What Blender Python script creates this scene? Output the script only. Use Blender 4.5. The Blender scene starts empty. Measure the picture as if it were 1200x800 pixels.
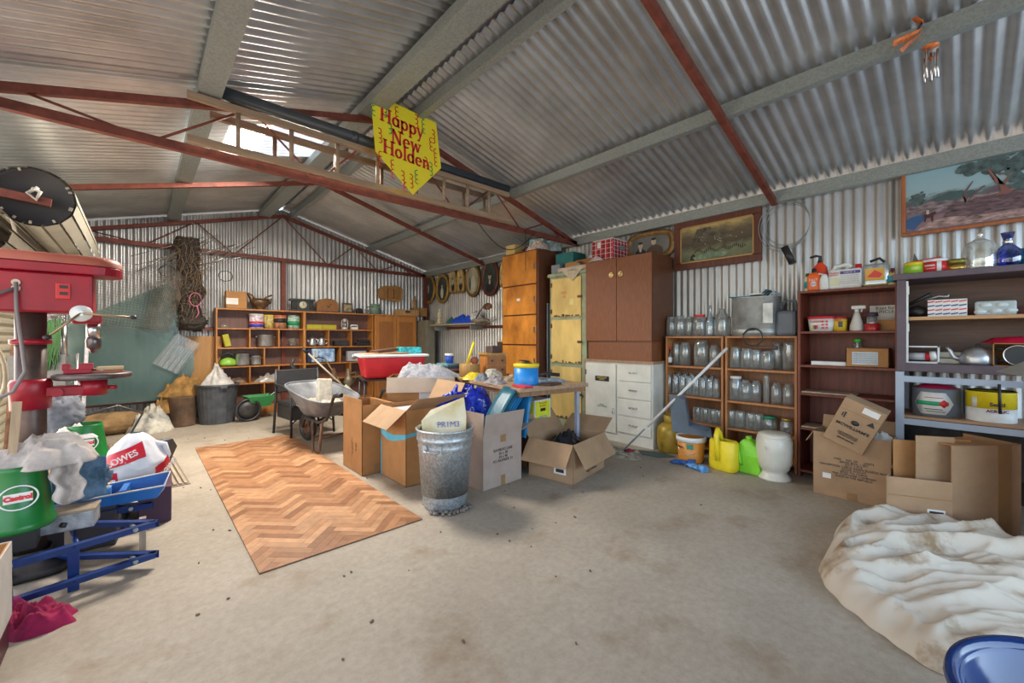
import bpy, math, random
from mathutils import Vector, Matrix, noise
PI = math.pi
C = bpy.context.scene.collection
scn = bpy.context.scene

# ------------------------------------------------------------------ camera, world, lights, exposure
F, HZ, H = 480.0, 396.0, 1.25                     # focal length in pixels of a 1200 x 800 frame, horizon row, eye height
TH = math.atan2(437, 480)
cd = bpy.data.cameras.new('camera'); cam = bpy.data.objects.new('camera', cd); C.objects.link(cam)
cd.sensor_width = 36; cd.lens = 36 * F / 1200; cd.shift_y = -(400 - HZ) / 1200
cd.clip_start = 0.02
cam.location = (0, 0, H); cam.rotation_euler = (PI / 2, 0, -TH)
scn.camera = cam

w = bpy.data.worlds.new('sky'); scn.world = w; w.use_nodes = True
wn = w.node_tree.nodes; wl = w.node_tree.links
bg = wn['Background']
sky = wn.new('ShaderNodeTexSky'); sky.sky_type = 'NISHITA'; sky.sun_elevation = math.radians(48)
sky.sun_rotation = math.radians(60); sky.sun_disc = False; sky.air_density = 1.0; sky.dust_density = 2.0
wl.new(sky.outputs[0], bg.inputs[0]); bg.inputs[1].default_value = 0.36

def area(name, loc, rot, sx, sy, power, col):
    l = bpy.data.lights.new(name, 'AREA'); l.shape = 'RECTANGLE'; l.size = sx; l.size_y = sy
    l.energy = power; l.color = col
    o = bpy.data.objects.new(name, l); C.objects.link(o); o.location = loc; o.rotation_euler = rot
    return o
sun = bpy.data.lights.new('sun', 'SUN'); sun.energy = 3.0; sun.angle = math.radians(1.0); sun.color = (1, .94, .84)
so = bpy.data.objects.new('sun', sun); C.objects.link(so)
so.rotation_euler = Vector((-0.35, 0.45, -1.0)).to_track_quat('-Z', 'Y').to_euler()
# daylight through the open front of the shed and through the open roller door in the left wall
area('front_daylight', (2.9, -2.40, 1.45), (PI / 2 - .42, 0, 0), 3.8, 1.7, 72, (.60, .80, 1.0))
area('left_daylight', (-1.02, 1.4, 1.35), (PI / 2 - .3, 0, -PI / 2), 4.4, 1.9, 26, (1.0, .84, .64))
area('left_rear_daylight', (-1.02, 4.9, 1.25), (PI / 2, 0, -PI / 2), 2.2, 2.1, 62, (1.0, .88, .72))
# daylight falling through the fibreglass roof sheet
area('skylight_daylight', (1.20, 4.86, 3.22), (0, math.atan(.273), 0), 1.0, .84, 190, (1.0, .92, .80))
scn.view_settings.view_transform = 'Standard'; scn.view_settings.look = 'None'
scn.view_settings.exposure = 0.52; scn.view_settings.gamma = 1; scn.view_settings.use_curve_mapping = False

# ------------------------------------------------------------------ survey helpers: where a sight line meets a real plane
_s, _c = math.sin(TH), math.cos(TH)
def at(u, v, x=None, y=None, z=None):
    k = (u - 600) / F; r = (_s + k * _c, _c - k * _s, (HZ - v) / F)
    t = x / r[0] if x is not None else y / r[1] if y is not None else (z - H) / r[2]
    return Vector((r[0] * t, r[1] * t, H + r[2] * t))
def yr(u, x): return at(u, 396, x=x).y
def xb(u, y): return at(u, 396, y=y).x
def zr(u, v, x): return at(u, v, x=x).z

# ------------------------------------------------------------------ materials
_M = {}
def nodes(name):
    m = bpy.data.materials.new(name); m.use_nodes = True
    return m, m.node_tree.nodes, m.node_tree.links, m.node_tree.nodes['Principled BSDF']
def mat(name, col, rough=.6, metal=0, var=.18, sc=9, bump=.15, st=(1, 1, 1), tint=None, kind='noise', rnd=0, emit=0, spec=.5, trans=0):
    if name in _M: return _M[name]
    m, n, l, p = nodes(name); _M[name] = m
    tc = n.new('ShaderNodeTexCoord'); mp = n.new('ShaderNodeMapping'); mp.inputs['Scale'].default_value = st
    l.new(tc.outputs['Object'], mp.inputs[0])
    if kind == 'voronoi':
        t = n.new('ShaderNodeTexVoronoi'); t.inputs['Scale'].default_value = sc; fac = t.outputs['Color']
        bw = n.new('ShaderNodeRGBToBW'); l.new(fac, bw.inputs[0]); fac = bw.outputs[0]
    elif kind == 'wave':
        t = n.new('ShaderNodeTexWave'); t.inputs['Scale'].default_value = sc; t.inputs['Distortion'].default_value = 6
        t.inputs['Detail'].default_value = 3; t.inputs['Detail Scale'].default_value = 1.4; fac = t.outputs['Fac']
    else:
        t = n.new('ShaderNodeTexNoise'); t.inputs['Scale'].default_value = sc; t.inputs['Detail'].default_value = 6
        t.inputs['Roughness'].default_value = .62; fac = t.outputs['Fac']
    l.new(mp.outputs[0], t.inputs['Vector'])
    r = n.new('ShaderNodeValToRGB'); l.new(fac, r.inputs[0])
    a = tint or tuple(x * (1 - var * 1.6) for x in col); b = tuple(min(1, x * (1 + var)) for x in col)
    r.color_ramp.elements[0].position = .3; r.color_ramp.elements[1].position = .68
    r.color_ramp.elements[0].color = (*a, 1); r.color_ramp.elements[1].color = (*b, 1)
    out = r.outputs[0]
    if rnd:
        oi = n.new('ShaderNodeObjectInfo'); hs = n.new('ShaderNodeHueSaturation')
        mr = n.new('ShaderNodeMapRange'); mr.inputs[3].default_value = 1 - rnd; mr.inputs[4].default_value = 1 + rnd
        l.new(oi.outputs['Random'], mr.inputs[0]); l.new(mr.outputs[0], hs.inputs['Value']); l.new(out, hs.inputs['Color'])
        out = hs.outputs[0]
    l.new(out, p.inputs['Base Color'])
    p.inputs['Roughness'].default_value = rough; p.inputs['Metallic'].default_value = metal
    p.inputs['Specular IOR Level'].default_value = spec
    if trans: p.inputs['Transmission Weight'].default_value = trans
    if bump:
        bp = n.new('ShaderNodeBump'); bp.inputs['Strength'].default_value = bump; bp.inputs['Distance'].default_value = .01
        l.new(fac, bp.inputs['Height']); l.new(bp.outputs[0], p.inputs['Normal'])
    return m
def glass(name, col=(.9, .93, .93), clear=.75, tintc=None, rough=.06, gloss=.5):
    if name in _M: return _M[name]
    m, n, l, p = nodes(name); _M[name] = m
    n.remove(p); out = n['Material Output']
    tr = n.new('ShaderNodeBsdfTransparent'); tr.inputs[0].default_value = (*col, 1)
    gl = n.new('ShaderNodeBsdfGlossy'); gl.inputs['Roughness'].default_value = rough; gl.inputs[0].default_value = (1, 1, 1, 1)
    df = n.new('ShaderNodeBsdfDiffuse'); df.inputs[0].default_value = (*(tintc or (.55, .6, .6)), 1)
    lw = n.new('ShaderNodeLayerWeight'); lw.inputs[0].default_value = .35
    m1 = n.new('ShaderNodeMixShader'); m1.inputs[0].default_value = 1 - clear
    m2 = n.new('ShaderNodeMixShader'); l.new(lw.outputs['Facing'], m2.inputs[0])
    m3 = n.new('ShaderNodeMixShader'); m3.inputs[0].default_value = 1 - gloss
    l.new(gl.outputs[0], m3.inputs[1]); l.new(df.outputs[0], m3.inputs[2])
    l.new(tr.outputs[0], m1.inputs[1]); l.new(m3.outputs[0], m1.inputs[2])
    l.new(m1.outputs[0], m2.inputs[1]); l.new(m3.outputs[0], m2.inputs[2])
    l.new(m2.outputs[0], out.inputs[0])
    return m
def wood(name, col, dark=None, rough=.5, sc=2.2, st=(1, 1, .12), rnd=0, bump=.06):
    st = tuple(14 * s if s > .5 else 1.2 for s in st)
    dark = dark or tuple(c * .62 for c in col)
    return mat(name, tuple(c * .95 for c in col), rough, 0, .12, sc * 1.2, bump, st, tint=dark, rnd=rnd)
def plain(name, col, rough=.5, metal=0, **k):
    k.setdefault('var', .08); k.setdefault('bump', .03); return mat(name, col, rough, metal, **k)

# ------------------------------------------------------------------ mesh builder
class B:
    def __init__(s, M=None): s.v = []; s.f = []; s.sm = []; s.M = M or Matrix()
    def add(s, vs, fs, smooth=False):
        o = len(s.v); s.v += [s.M @ Vector(p) for p in vs]; s.f += [tuple(i + o for i in f) for f in fs]; s.sm += [smooth] * len(fs); return s
    def box(s, c, d, rz=0, rx=0, ry=0):
        R = Matrix.Translation(c) @ Matrix.Rotation(rz, 4, 'Z') @ Matrix.Rotation(ry, 4, 'Y') @ Matrix.Rotation(rx, 4, 'X')
        x, y, z = d[0] / 2, d[1] / 2, d[2] / 2
        vs = [R @ Vector(p) for p in [(-x, -y, -z), (x, -y, -z), (x, y, -z), (-x, y, -z), (-x, -y, z), (x, -y, z), (x, y, z), (-x, y, z)]]
        return s.add(vs, [(3, 2, 1, 0), (4, 5, 6, 7), (0, 1, 5, 4), (1, 2, 6, 5), (2, 3, 7, 6), (3, 0, 4, 7)])
    def bb(s, x0, x1, y0, y1, z0, z1): return s.box(((x0 + x1) / 2, (y0 + y1) / 2, (z0 + z1) / 2), (abs(x1 - x0), abs(y1 - y0), abs(z1 - z0)))
    def tube(s, pts, r, n=8, cap=True, closed=False):
        pts = [Vector(p) for p in pts]; m = len(pts); rs = r if isinstance(r, (list, tuple)) else [r] * m
        vs = []; up = None
        for i, p in enumerate(pts):
            if closed: t = pts[(i + 1) % m] - pts[i - 1]
            else: t = pts[min(i + 1, m - 1)] - pts[max(i - 1, 0)]
            t = t.normalized() if t.length > 1e-9 else Vector((0, 0, 1))
            if up is None: up = t.orthogonal().normalized()
            up = (up - t * up.dot(t)); up = up.normalized() if up.length > 1e-6 else t.orthogonal().normalized()
            b = t.cross(up)
            for k in range(n):
                a = 2 * PI * k / n; vs.append(p + (up * math.cos(a) + b * math.sin(a)) * rs[i])
        fs = [(i * n + k, i * n + (k + 1) % n, (i + 1) * n + (k + 1) % n, (i + 1) * n + k) for i in range(m - 1) for k in range(n)]
        if closed: fs += [((m - 1) * n + k, (m - 1) * n + (k + 1) % n, (k + 1) % n, k) for k in range(n)]
        s.add(vs, fs, True)
        if cap and not closed:
            o = len(s.v) - m * n
            s.f += [tuple(o + k for k in range(n))[::-1], tuple(o + (m - 1) * n + k for k in range(n))]; s.sm += [False] * 2
        return s
    def cyl(s, a, b, r, r2=None, n=20): return s.tube([a, b], [r, r if r2 is None else r2], n)
    def lathe(s, prof, c=(0, 0, 0), n=24, sx=1, sy=1, a0=0, a1=2 * PI, sq=None):
        full = abs(a1 - a0 - 2 * PI) < 1e-6; m = n if full else n + 1; vs = []
        for r, z in prof:
            for k in range(m):
                a = a0 + (a1 - a0) * k / n; ca, sa = math.cos(a), math.sin(a)
                if sq: q = (abs(ca) ** sq + abs(sa) ** sq) ** (-1 / sq); ca *= q; sa *= q
                vs.append((c[0] + r * ca * sx, c[1] + r * sa * sy, c[2] + z))
        fs = [(i * m + k, i * m + (k + 1) % m, (i + 1) * m + (k + 1) % m, (i + 1) * m + k) for i in range(len(prof) - 1) for k in range(n)]
        return s.add(vs, fs, True)
    def prism(s, poly, z0, z1):
        n = len(poly); vs = [(x, y, z0) for x, y in poly] + [(x, y, z1) for x, y in poly]
        return s.add(vs, [tuple(range(n))[::-1], tuple(range(n, 2 * n))] + [(i, (i + 1) % n, n + (i + 1) % n, n + i) for i in range(n)])
    def grid(s, fn, nu, nv, smooth=True, wrap=False):
        m = nu if wrap else nu + 1
        vs = [fn(i / nu, j / nv) for j in range(nv + 1) for i in range(m)]
        fs = [(j * m + i, j * m + (i + 1) % m, (j + 1) * m + (i + 1) % m, (j + 1) * m + i) for j in range(nv) for i in range(nu)]
        return s.add(vs, fs, smooth)
    def mesh(s, name, m):
        me = bpy.data.meshes.new(name); me.from_pydata(s.v, [], s.f)
        me.polygons.foreach_set('use_smooth', s.sm); me.materials.append(m); me.update(); return me
    def build(s, name, m, parent=None, loc=None, rz=0, bev=0, label=None, cat=None, group=None, kind=None, solid=0):
        o = bpy.data.objects.new(name, s.mesh(name, m)); C.objects.link(o)
        if parent: o.parent = parent
        if loc is not None: o.location = loc
        if rz: o.rotation_euler = (0, 0, rz)
        if solid:
            k = o.modifiers.new('solid', 'SOLIDIFY'); k.thickness = solid; k.offset = 0
        if bev:
            k = o.modifiers.new('bevel', 'BEVEL'); k.width = bev; k.segments = 2; k.limit_method = 'ANGLE'
        return tag(o, label, cat, group, kind)
def tag(o, label=None, cat=None, group=None, kind=None):
    for k, v in (('label', label), ('category', cat), ('group', group), ('kind', kind)):
        if v: o[k] = v
    return o
def thing(name, label, cat, loc=(0, 0, 0), rz=0, group=None, kind=None):
    o = bpy.data.objects.new(name, None); C.objects.link(o); o.location = loc; o.rotation_euler = (0, 0, rz); o.empty_display_size = .05
    return tag(o, label, cat, group, kind)
def dup(o, loc=None, rz=None, label=None, parent=None, sc=None):
    c = o.copy(); C.objects.link(c)
    if parent: c.parent = parent
    if loc is not None: c.location = loc
    if rz is not None: c.rotation_euler = (0, 0, rz)
    if sc: c.scale = sc
    if label: c['label'] = label
    for ch in list(o.children): dup(ch, parent=c)
    return c
def text(s, size, m, parent=None, M=None, name='lettering', ext=.001, bold=0, align='CENTER', sx=1):
    cu = bpy.data.curves.new('t', 'FONT'); cu.body = s; cu.size = size; cu.extrude = ext; cu.offset = bold; cu.align_x = align; cu.align_y = 'CENTER'; cu.resolution_u = 3
    cu.space_line = .9
    t = bpy.data.objects.new('t', cu); C.objects.link(t); bpy.context.view_layer.update()
    me = bpy.data.meshes.new_from_object(t); bpy.data.objects.remove(t)
    me.name = name; me.materials.clear(); me.materials.append(m)
    me.transform((M or Matrix()) @ Matrix.Diagonal((sx, 1, 1, 1)))
    o = bpy.data.objects.new(name, me); C.objects.link(o)
    if parent: o.parent = parent
    return o
# frames for flat work: text and prints facing -x (right wall things), -y, +z
def FX(x, y, z, rz=0): return Matrix.Translation((x, y, z)) @ Matrix(((0, 0, -1, 0), (-1, 0, 0, 0), (0, 1, 0, 0), (0, 0, 0, 1))) @ Matrix.Rotation(rz, 4, 'Z')
def FY(x, y, z, rz=0): return Matrix.Translation((x, y, z)) @ Matrix(((1, 0, 0, 0), (0, 0, -1, 0), (0, 1, 0, 0), (0, 0, 0, 1))) @ Matrix.Rotation(rz, 4, 'Z')
def ridged(p, oc=4):
    v = 0; a = 1
    for i in range(oc): v += a * (1 - abs(noise.noise(p))) ** 3; p = p * 1.93 + Vector((3.1, 1.7, .4)); a *= .5
    return v / 1.9
def heap(b, cx, cy, z0, rx, ry, h, seed=0, fq=3.0, amp=.5, n=48, p=2.2, jag=.12, rz=0):
    ca, sa = math.cos(rz), math.sin(rz)
    def fn(u, v):
        a = 2 * PI * u; r = v
        e = 1 + jag * noise.noise(Vector((math.cos(a) * 2, math.sin(a) * 2, seed * 3.3))) * 2
        x, y = rx * r * e * math.cos(a), ry * r * e * math.sin(a)
        q = Vector((x * fq + seed, y * fq, seed * 1.7)); wv = noise.noise_vector(q * .6) * 1.3
        k = ridged(q + wv)
        zz = h * (1 - r ** p) * (1 - amp + amp * 1.35 * k)
        if v > .999: zz = 0
        d = noise.noise_vector(q * 1.4) * .08 * min(rx, ry) * (r > .05)
        X, Y = x + d.x, y + d.y
        return (cx + X * ca - Y * sa, cy + X * sa + Y * ca, z0 + max(0, zz))
    return b.grid(fn, n, max(10, n // 2), True, True)
def blob(b, c, r, seed=0, fq=3.0, amp=.12, n=28, flat=None):
    def fn(u, v):
        a = 2 * PI * u; t = PI * v
        d = Vector((math.sin(t) * math.cos(a), math.sin(t) * math.sin(a), math.cos(t)))
        k = 1 + amp * (ridged(d * fq + Vector((seed, seed * 2.1, 0)), 3) * 2 - 1.2)
        p = Vector((c[0] + d.x * r[0] * k, c[1] + d.y * r[1] * k, c[2] + d.z * r[2] * k))
        if flat is not None and p.z < flat: p.z = flat
        return p
    return b.grid(fn, n, n * 2 // 3, True, True)

# ------------------------------------------------------------------ the shed
XR, XL, YB, YF, XM, ZR, SL = 4.80, -1.06, 8.10, -2.5, 1.87, 3.54, .273
def roofz(x): return ZR - SL * abs(x - XM)
galv = mat('galvanised_iron', (.47, .485, .50), .30, .62, .16, 2.2, .04, (1, 1, 1), rnd=.07)
galv_w = mat('galvanised_wall_iron', (.50, .50, .50), .38, .55, .16, 2.2, .04, (1, 1, .5), rnd=.06)
steel = mat('galvanised_section', (.29, .32, .31), .5, .45, .07, 90, .03, kind='voronoi')
redox = mat('red_oxide_steel', (.17, .042, .026), .6, .1, .25, 14, .1)
conc = None
m, n, l, p = nodes('concrete'); conc = m
tc = n.new('ShaderNodeTexCoord')
def _nz(sc, det=8, ro=.6):
    t = n.new('ShaderNodeTexNoise'); t.inputs['Scale'].default_value = sc; t.inputs['Detail'].default_value = det; t.inputs['Roughness'].default_value = ro
    l.new(tc.outputs['Object'], t.inputs['Vector']); return t
def _ramp(src, a, b, ca, cb):
    r = n.new('ShaderNodeValToRGB'); l.new(src, r.inputs[0]); r.color_ramp.elements[0].position = a; r.color_ramp.elements[1].position = b
    r.color_ramp.elements[0].color = (*ca, 1); r.color_ramp.elements[1].color = (*cb, 1); return r
def _mul(a, b, f=1):
    x = n.new('ShaderNodeMix'); x.data_type = 'RGBA'; x.blend_type = 'MULTIPLY'; x.inputs[0].default_value = f
    l.new(a, x.inputs[6]); l.new(b, x.inputs[7]); return x.outputs[2]
t1 = _nz(1.1); t2 = _nz(26, 10, .75); t3 = _nz(2.6, 5); t4 = _nz(90, 2)
c1 = _ramp(t1.outputs[0], .3, .7, (.32, .27, .21), (.44, .38, .305))
c2 = _ramp(t2.outputs[0], .35, .6, (.80, .79, .78), (1, 1, 1))
c3 = _ramp(t3.outputs[0], .30, .45, (.72, .62, .52), (1, 1, 1))
c4 = _ramp(t4.outputs[0], .26, .33, (.45, .4, .36), (1, 1, 1))
o_ = _mul(_mul(_mul(c1.outputs[0], c2.outputs[0]), c3.outputs[0], .8), c4.outputs[0], .6)
l.new(o_, p.inputs['Base Color']); p.inputs['Roughness'].default_value = .72
bp = n.new('ShaderNodeBump'); bp.inputs['Strength'].default_value = .25; bp.inputs['Distance'].default_value = .006
l.new(t2.outputs[0], bp.inputs['Height']); l.new(bp.outputs[0], p.inputs['Normal'])
B().bb(XL - .05, XR + .05, YF - .6, YB + .05, -.12, 0).build('floor', conc, kind='structure')
B().bb(-40, 40, -40, 40, -.3, -.13).build('trim_outside_ground', mat('dry_ground', (.36, .30, .22), .9, 0, .2, 3), kind='structure')

def corr(u0, u1, along0, along1, fn, pitch=.076, amp=.009, top=None, seg=8, rows=1):
    """corrugated strip: u across the ribs, a(u) along them; fn(u, a, h) gives the world point"""
    k = max(2, int(round((u1 - u0) / pitch * seg))); b = B(); vs = []
    for i in range(k + 1):
        u = u0 + (u1 - u0) * i / k; h = amp * math.cos(2 * PI * u / pitch); a1 = top(u) if top else along1
        for j in range(rows + 1): vs.append(fn(u, along0 + (a1 - along0) * j / rows, h))
    q = rows + 1
    return b.add(vs, [(i * q + j, (i + 1) * q + j, (i + 1) * q + j + 1, i * q + j + 1) for i in range(k) for j in range(rows)], True)
wr = thing('wall_right', None, None, kind='structure'); wb = thing('wall_back', None, None, kind='structure')
wlft = thing('wall_left', None, None, kind='structure'); ceil = thing('ceiling', None, None, kind='structure')
SW = .76
y = YF
while y < YB - .01:
    y1 = min(y + SW, YB)
    corr(y, y1 + .02, 0, 2.665, lambda u, a, h: (XR + .012 + h, u, a)).build('corrugated_sheet', galv_w, wr); y = y1
x = XL
while x < XR - .01:
    x1 = min(x + SW, XR)
    corr(x, x1 + .02, 0, 0, lambda u, a, h: (u, YB + .012 + h, a), top=lambda u: roofz(u) - .022).build('corrugated_sheet', galv_w, wb); x = x1
wf = thing('wall_front', None, None, kind='structure')      # gable and lintel over the open front doorway
x = XL
while x < XR - .01:
    x1 = min(x + SW, XR); corr(x, x1 + .02, 2.35, 0, lambda u, a, h: (u, YF - .012 - h, a), top=lambda u: roofz(u) - .022).build('corrugated_sheet', galv_w, wf); x = x1
y = YF - .1; k = 0; RP = .088; RSW = .88
skylight = mat('fibreglass_skylight', (.85, .88, .86), .5, 0, .05, 5, 0)
sp = skylight.node_tree.nodes['Principled BSDF']; sp.inputs['Transmission Weight'].default_value = .9; sp.inputs['Roughness'].default_value = .8
while y < YB + .1:
    y1 = min(y + RSW, YB + .12)
    for side in (-1, 1):
        L = (XR - XM) + .30
        def fn(u, a, h, side=side): return (XM + side * a, u, ZR - SL * a + .01 + h)
        lit = side == -1 and 4.3 < y + .44 < 5.3
        if lit:
            corr(y, y1 + .02, 1.25, L, fn, RP, .013).build('corrugated_sheet', galv, ceil)
            corr(y, y1 + .02, .05, 1.25, fn, RP, .010).build('skylight_sheet', skylight, ceil)
        else: corr(y, y1 + .02, 0.02, L, fn, RP, .013).build('corrugated_sheet', galv, ceil)
    y = y1; k += 1
B().add([(XM - .22, YF, ZR - .02), (XM, YF, ZR + .06), (XM + .22, YF, ZR - .02), (XM - .22, YB + .1, ZR - .02), (XM, YB + .1, ZR + .06), (XM + .22, YB + .1, ZR - .02)],
        [(0, 1, 4, 3), (1, 2, 5, 4)]).build('ridge_cap', galv, ceil)
# left wall beyond the open roller door
corr(6.1, YB, 0, 2.66, lambda u, a, h: (XL - .012 + h, u, a)).build('corrugated_sheet', galv_w, wlft)
b = B(); 
for yy in (YF, 6.05): b.bb(XL - .1, XL, yy, yy + .1, 0, 2.68)
b.build('post', redox, wlft)
B().bb(XL - .06, XL - .0, YF, YB, 2.50, 2.70).build('header', steel, wlft)
# roller door curtain with level ribs closing the rear bay of the left wall
rd = thing('door_1', None, None, kind='structure')
creamd = mat('cream_door_slats', (.50, .44, .33), .5, .1, .15, 4)
for k in range(24):
    z0 = .02 + k * .09
    B().add([(XL + .03, 5.2, z0), (XL + .03, 8.0, z0), (XL + .055, 8.0, z0 + .03), (XL + .055, 5.2, z0 + .03), (XL + .055, 8.0, z0 + .06), (XL + .055, 5.2, z0 + .06), (XL + .03, 8.0, z0 + .088), (XL + .03, 5.2, z0 + .088)],
            [(0, 1, 2, 3), (3, 2, 4, 5), (5, 4, 6, 7)]).build('slat', creamd, rd)

# eave beam and purlins, each a channel section running the length of the shed
def channel(name, x, z, hgt, wid, side, label, m=steel, y0=YF, y1=YB, lip=.015):
    b = B(); t = .004
    b.bb(x - t, x + t, y0, y1, z - hgt / 2, z + hgt / 2)
    b.bb(x, x + side * wid, y0, y1, z + hgt / 2 - 2 * t, z + hgt / 2); b.bb(x, x + side * wid, y0, y1, z - hgt / 2 - t, z - hgt / 2 + t)
    b.bb(x + side * wid - t, x + side * wid + t, y0, y1, z - hgt / 2, z - hgt / 2 + lip); b.bb(x + side * wid - t, x + side * wid + t, y0, y1, z + hgt / 2 - lip, z + hgt / 2)
    return b.build(name, m, label=label, cat='beam')
channel('eave_beam', 4.70, 2.665, .11, .08, 1, 'galvanised channel beam along the top of the right wall above the paintings')
channel('purlin', 3.40, roofz(3.4) - .085, .10, .06, 1, 'galvanised channel purlin halfway down the right roof slope')
channel('purlin', 1.98, roofz(1.98) - .085, .10, .06, 1, 'galvanised channel purlin just right of the ridge')
b = B(); b.bb(1.50, 1.67, YF, YB, roofz(1.5) - .115, roofz(1.5) - .03); b.build('purlin', steel, label='broad galvanised box purlin just left of the ridge', cat='beam')
b = B(); b.bb(.31, .45, YF, YB, roofz(.31) - .10, roofz(.31) - .02); b.build('purlin', steel, label='broad galvanised purlin halfway down the left roof slope', cat='beam')
# trusses
def truss(y, label, webs=True, inset=.10, posts=(), chord=True):
    t = thing('roof_truss', label, 'truss', (0, y, 0)); zc = 2.62; e = inset + .05
    rr = lambda x: roofz(x) - e
    for s in (-1, 1):
        xe = XR - .06 if s == 1 else XL + .06
        d = Vector((xe - XM, 0, rr(xe) - rr(XM))); L = d.length; mid = Vector(((xe + XM) / 2, 0, (rr(xe) + rr(XM)) / 2))
        B(Matrix.Translation(mid)).box((0, 0, 0), (L, .05, .05), ry=-math.atan2(d.z, d.x) if s == 1 else -math.atan2(-d.z, -d.x)).build('rafter', redox, t)
    if chord: B().bb(XL + .05, XR - .05, -.025, .025, zc - .03, zc + .03).build('bottom_chord', redox, t)
    if webs:
        xs = [-.55, .07, .65, 1.15, XM, 2.62, 3.12, 3.6, 4.05, 4.4]
        pts = [(xs[i], (rr(xs[i]) if i % 2 == 0 else zc)) for i in range(len(xs))]
        for a, c in zip(pts, pts[1:]): B().cyl((a[0], 0, a[1]), (c[0], 0, c[1]), .009, n=8).build('web_rod', redox, t)
    return t
truss(3.78, 'red steel roof truss carrying the ladders and black pipe')
truss(8.03, 'red steel truss against the back gable wall')
truss(1.27, 'plain red steel rafter pair nearest the front', False, chord=False)
truss(5.95, 'plain red steel rafter pair between the two trusses', False, chord=False)
B().bb(XM - .035, XM + .035, 7.98, 8.06, 0, 2.60).build('post', redox, label='red steel post in the middle of the back wall', cat='post')
B().bb(4.68, 4.76, 7.98, 8.06, 0, 2.62).build('post', redox, label='red steel corner post where back and right walls meet', cat='post')
B().bb(4.72, 4.775, -.6, 8.0, 1.43, 1.48).build('wall_rail', redox, label='red steel rail along the right wall', cat='rail')
B().bb(XL, 4.7, 8.03, 8.085, 1.37, 1.42).build('wall_rail', redox, label='red steel rail across the back wall behind the bookcase', cat='rail')
B().bb(XL, .7, 7.98, 8.085, .30, .36).build('wall_rail', redox, label='low red steel rail at the foot of the back wall', cat='rail')

# ------------------------------------------------------------------ shared colours
card = mat('cardboard', (.40, .19, .065), .8, 0, .10, 6, .05)
card2 = mat('pale_cardboard', (.38, .235, .13), .8, 0, .10, 6, .05)
cardin = mat('cardboard_inside', (.46, .36, .28), .85, 0, .08, 5, .03)
cardgrey = mat('grey_brown_cardboard', (.38, .29, .24), .8, 0, .08, 6, .04)
tape = plain('brown_packing_tape', (.30, .17, .075), .3)
ink = plain('black_ink', (.03, .028, .03), .6); white = plain('white_paint', (.72, .72, .70), .5); paper = plain('paper', (.75, .74, .70), .8)
black = plain('black_plastic', (.02, .02, .022), .45); chrome = plain('bright_metal', (.62, .62, .62), .25, 1)
alum = mat('aluminium', (.50, .51, .53), .35, .8, .1, 12, .05)
pine = wood('pine_shelf', (.46, .20, .07), (.34, .13, .04)); oak = wood('bookcase_timber', (.50, .21, .05), (.33, .12, .026), rnd=.05)
dbrown = wood('dark_brown_timber', (.12, .055, .032), (.06, .028, .018)); redw = wood('red_stained_timber', (.20, .04, .016), (.085, .016, .008))
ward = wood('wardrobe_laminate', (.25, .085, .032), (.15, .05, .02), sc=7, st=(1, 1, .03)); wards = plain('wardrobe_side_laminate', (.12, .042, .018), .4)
red = plain('red_plastic', (.62, .02, .03), .4); yellow = plain('yellow_plastic', (.80, .62, .02), .4); green = plain('green_plastic', (.22, .62, .03), .4)
blue = plain('blue_plastic', (.02, .16, .55), .4); teal = plain('teal_print', (.02, .36, .42), .5); orange = plain('orange_plastic', (.80, .13, .02), .4)
rust = mat('rusty_iron', (.16, .08, .045), .85, .2, .4, 9, .3); dmetal = mat('dark_metal', (.06, .055, .055), .5, .6, .25, 12, .1)
jg = glass('jar_glass', (.90, .92, .92), .84, (.50, .53, .52)); bg_ = glass('blue_glass', (.05, .16, .60), .85, (.01, .07, .35)); cg = glass('cut_glass', (.9, .9, .85), .65, (.62, .62, .58))
gg = glass('green_glass', (.2, .5, .2), .6, (.05, .2, .06))
cream = mat('cream_enamel', (.62, .49, .24), .6, 0, .12, 5, .05)

# ------------------------------------------------------------------ cartons: hollow body, flaps as parts
def carton(name, label, c, w, d, h, rz=0, m=card, flaps=(), cat='box', z=0, fl=None, tapes=True, group=None, inm=None):
    t = thing(name, label, cat, (c[0], c[1], z), rz, group); k = .004
    b = B()
    b.bb(-w / 2, w / 2, -d / 2, -d / 2 + k, 0, h); b.bb(-w / 2, w / 2, d / 2 - k, d / 2, 0, h)
    b.bb(-w / 2, -w / 2 + k, -d / 2, d / 2, 0, h); b.bb(w / 2 - k, w / 2, -d / 2, d / 2, 0, h); b.bb(-w / 2, w / 2, -d / 2, d / 2, 0, k)
    b.build('carton_body', m, t)
    for side, ang in flaps:               # ang measured from straight up, outward positive
        L = fl or min(w, d) / 2
        q = B(); a = math.radians(ang)
        if side in 'NS':
            s_ = 1 if side == 'N' else -1; ww = w
            Mx = Matrix.Translation((0, s_ * (d / 2 - k / 2), h)) @ Matrix.Rotation(-a * s_, 4, 'X')
            q.M = Mx; q.box((0, 0, L / 2), (ww - .004, k, L))
        else:
            s_ = 1 if side == 'E' else -1
            Mx = Matrix.Translation((s_ * (w / 2 - k / 2), 0, h)) @ Matrix.Rotation(a * s_, 4, 'Y')
            q.M = Mx; q.box((0, 0, L / 2), (k, d - .004, L))
        q.build('flap', inm or m, t)
    if tapes:
        q = B(); q.bb(-.025, .025, -d / 2 - .0015, -d / 2 - .0005, 0, .09); q.build('tape', tape, t)
    return t
def side_text(t, s, size, w, d, face, x, z, m=ink, rz=0, sx=1):
    """lettering on a carton side: face S (towards -y) or W (towards -x)"""
    M = FY(x, -d / 2 - .002, z, rz) if face == 'S' else FX(-w / 2 - .002, x, z, rz)
    return text(s, size, m, t, M, sx=sx, ext=.0006)
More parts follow.
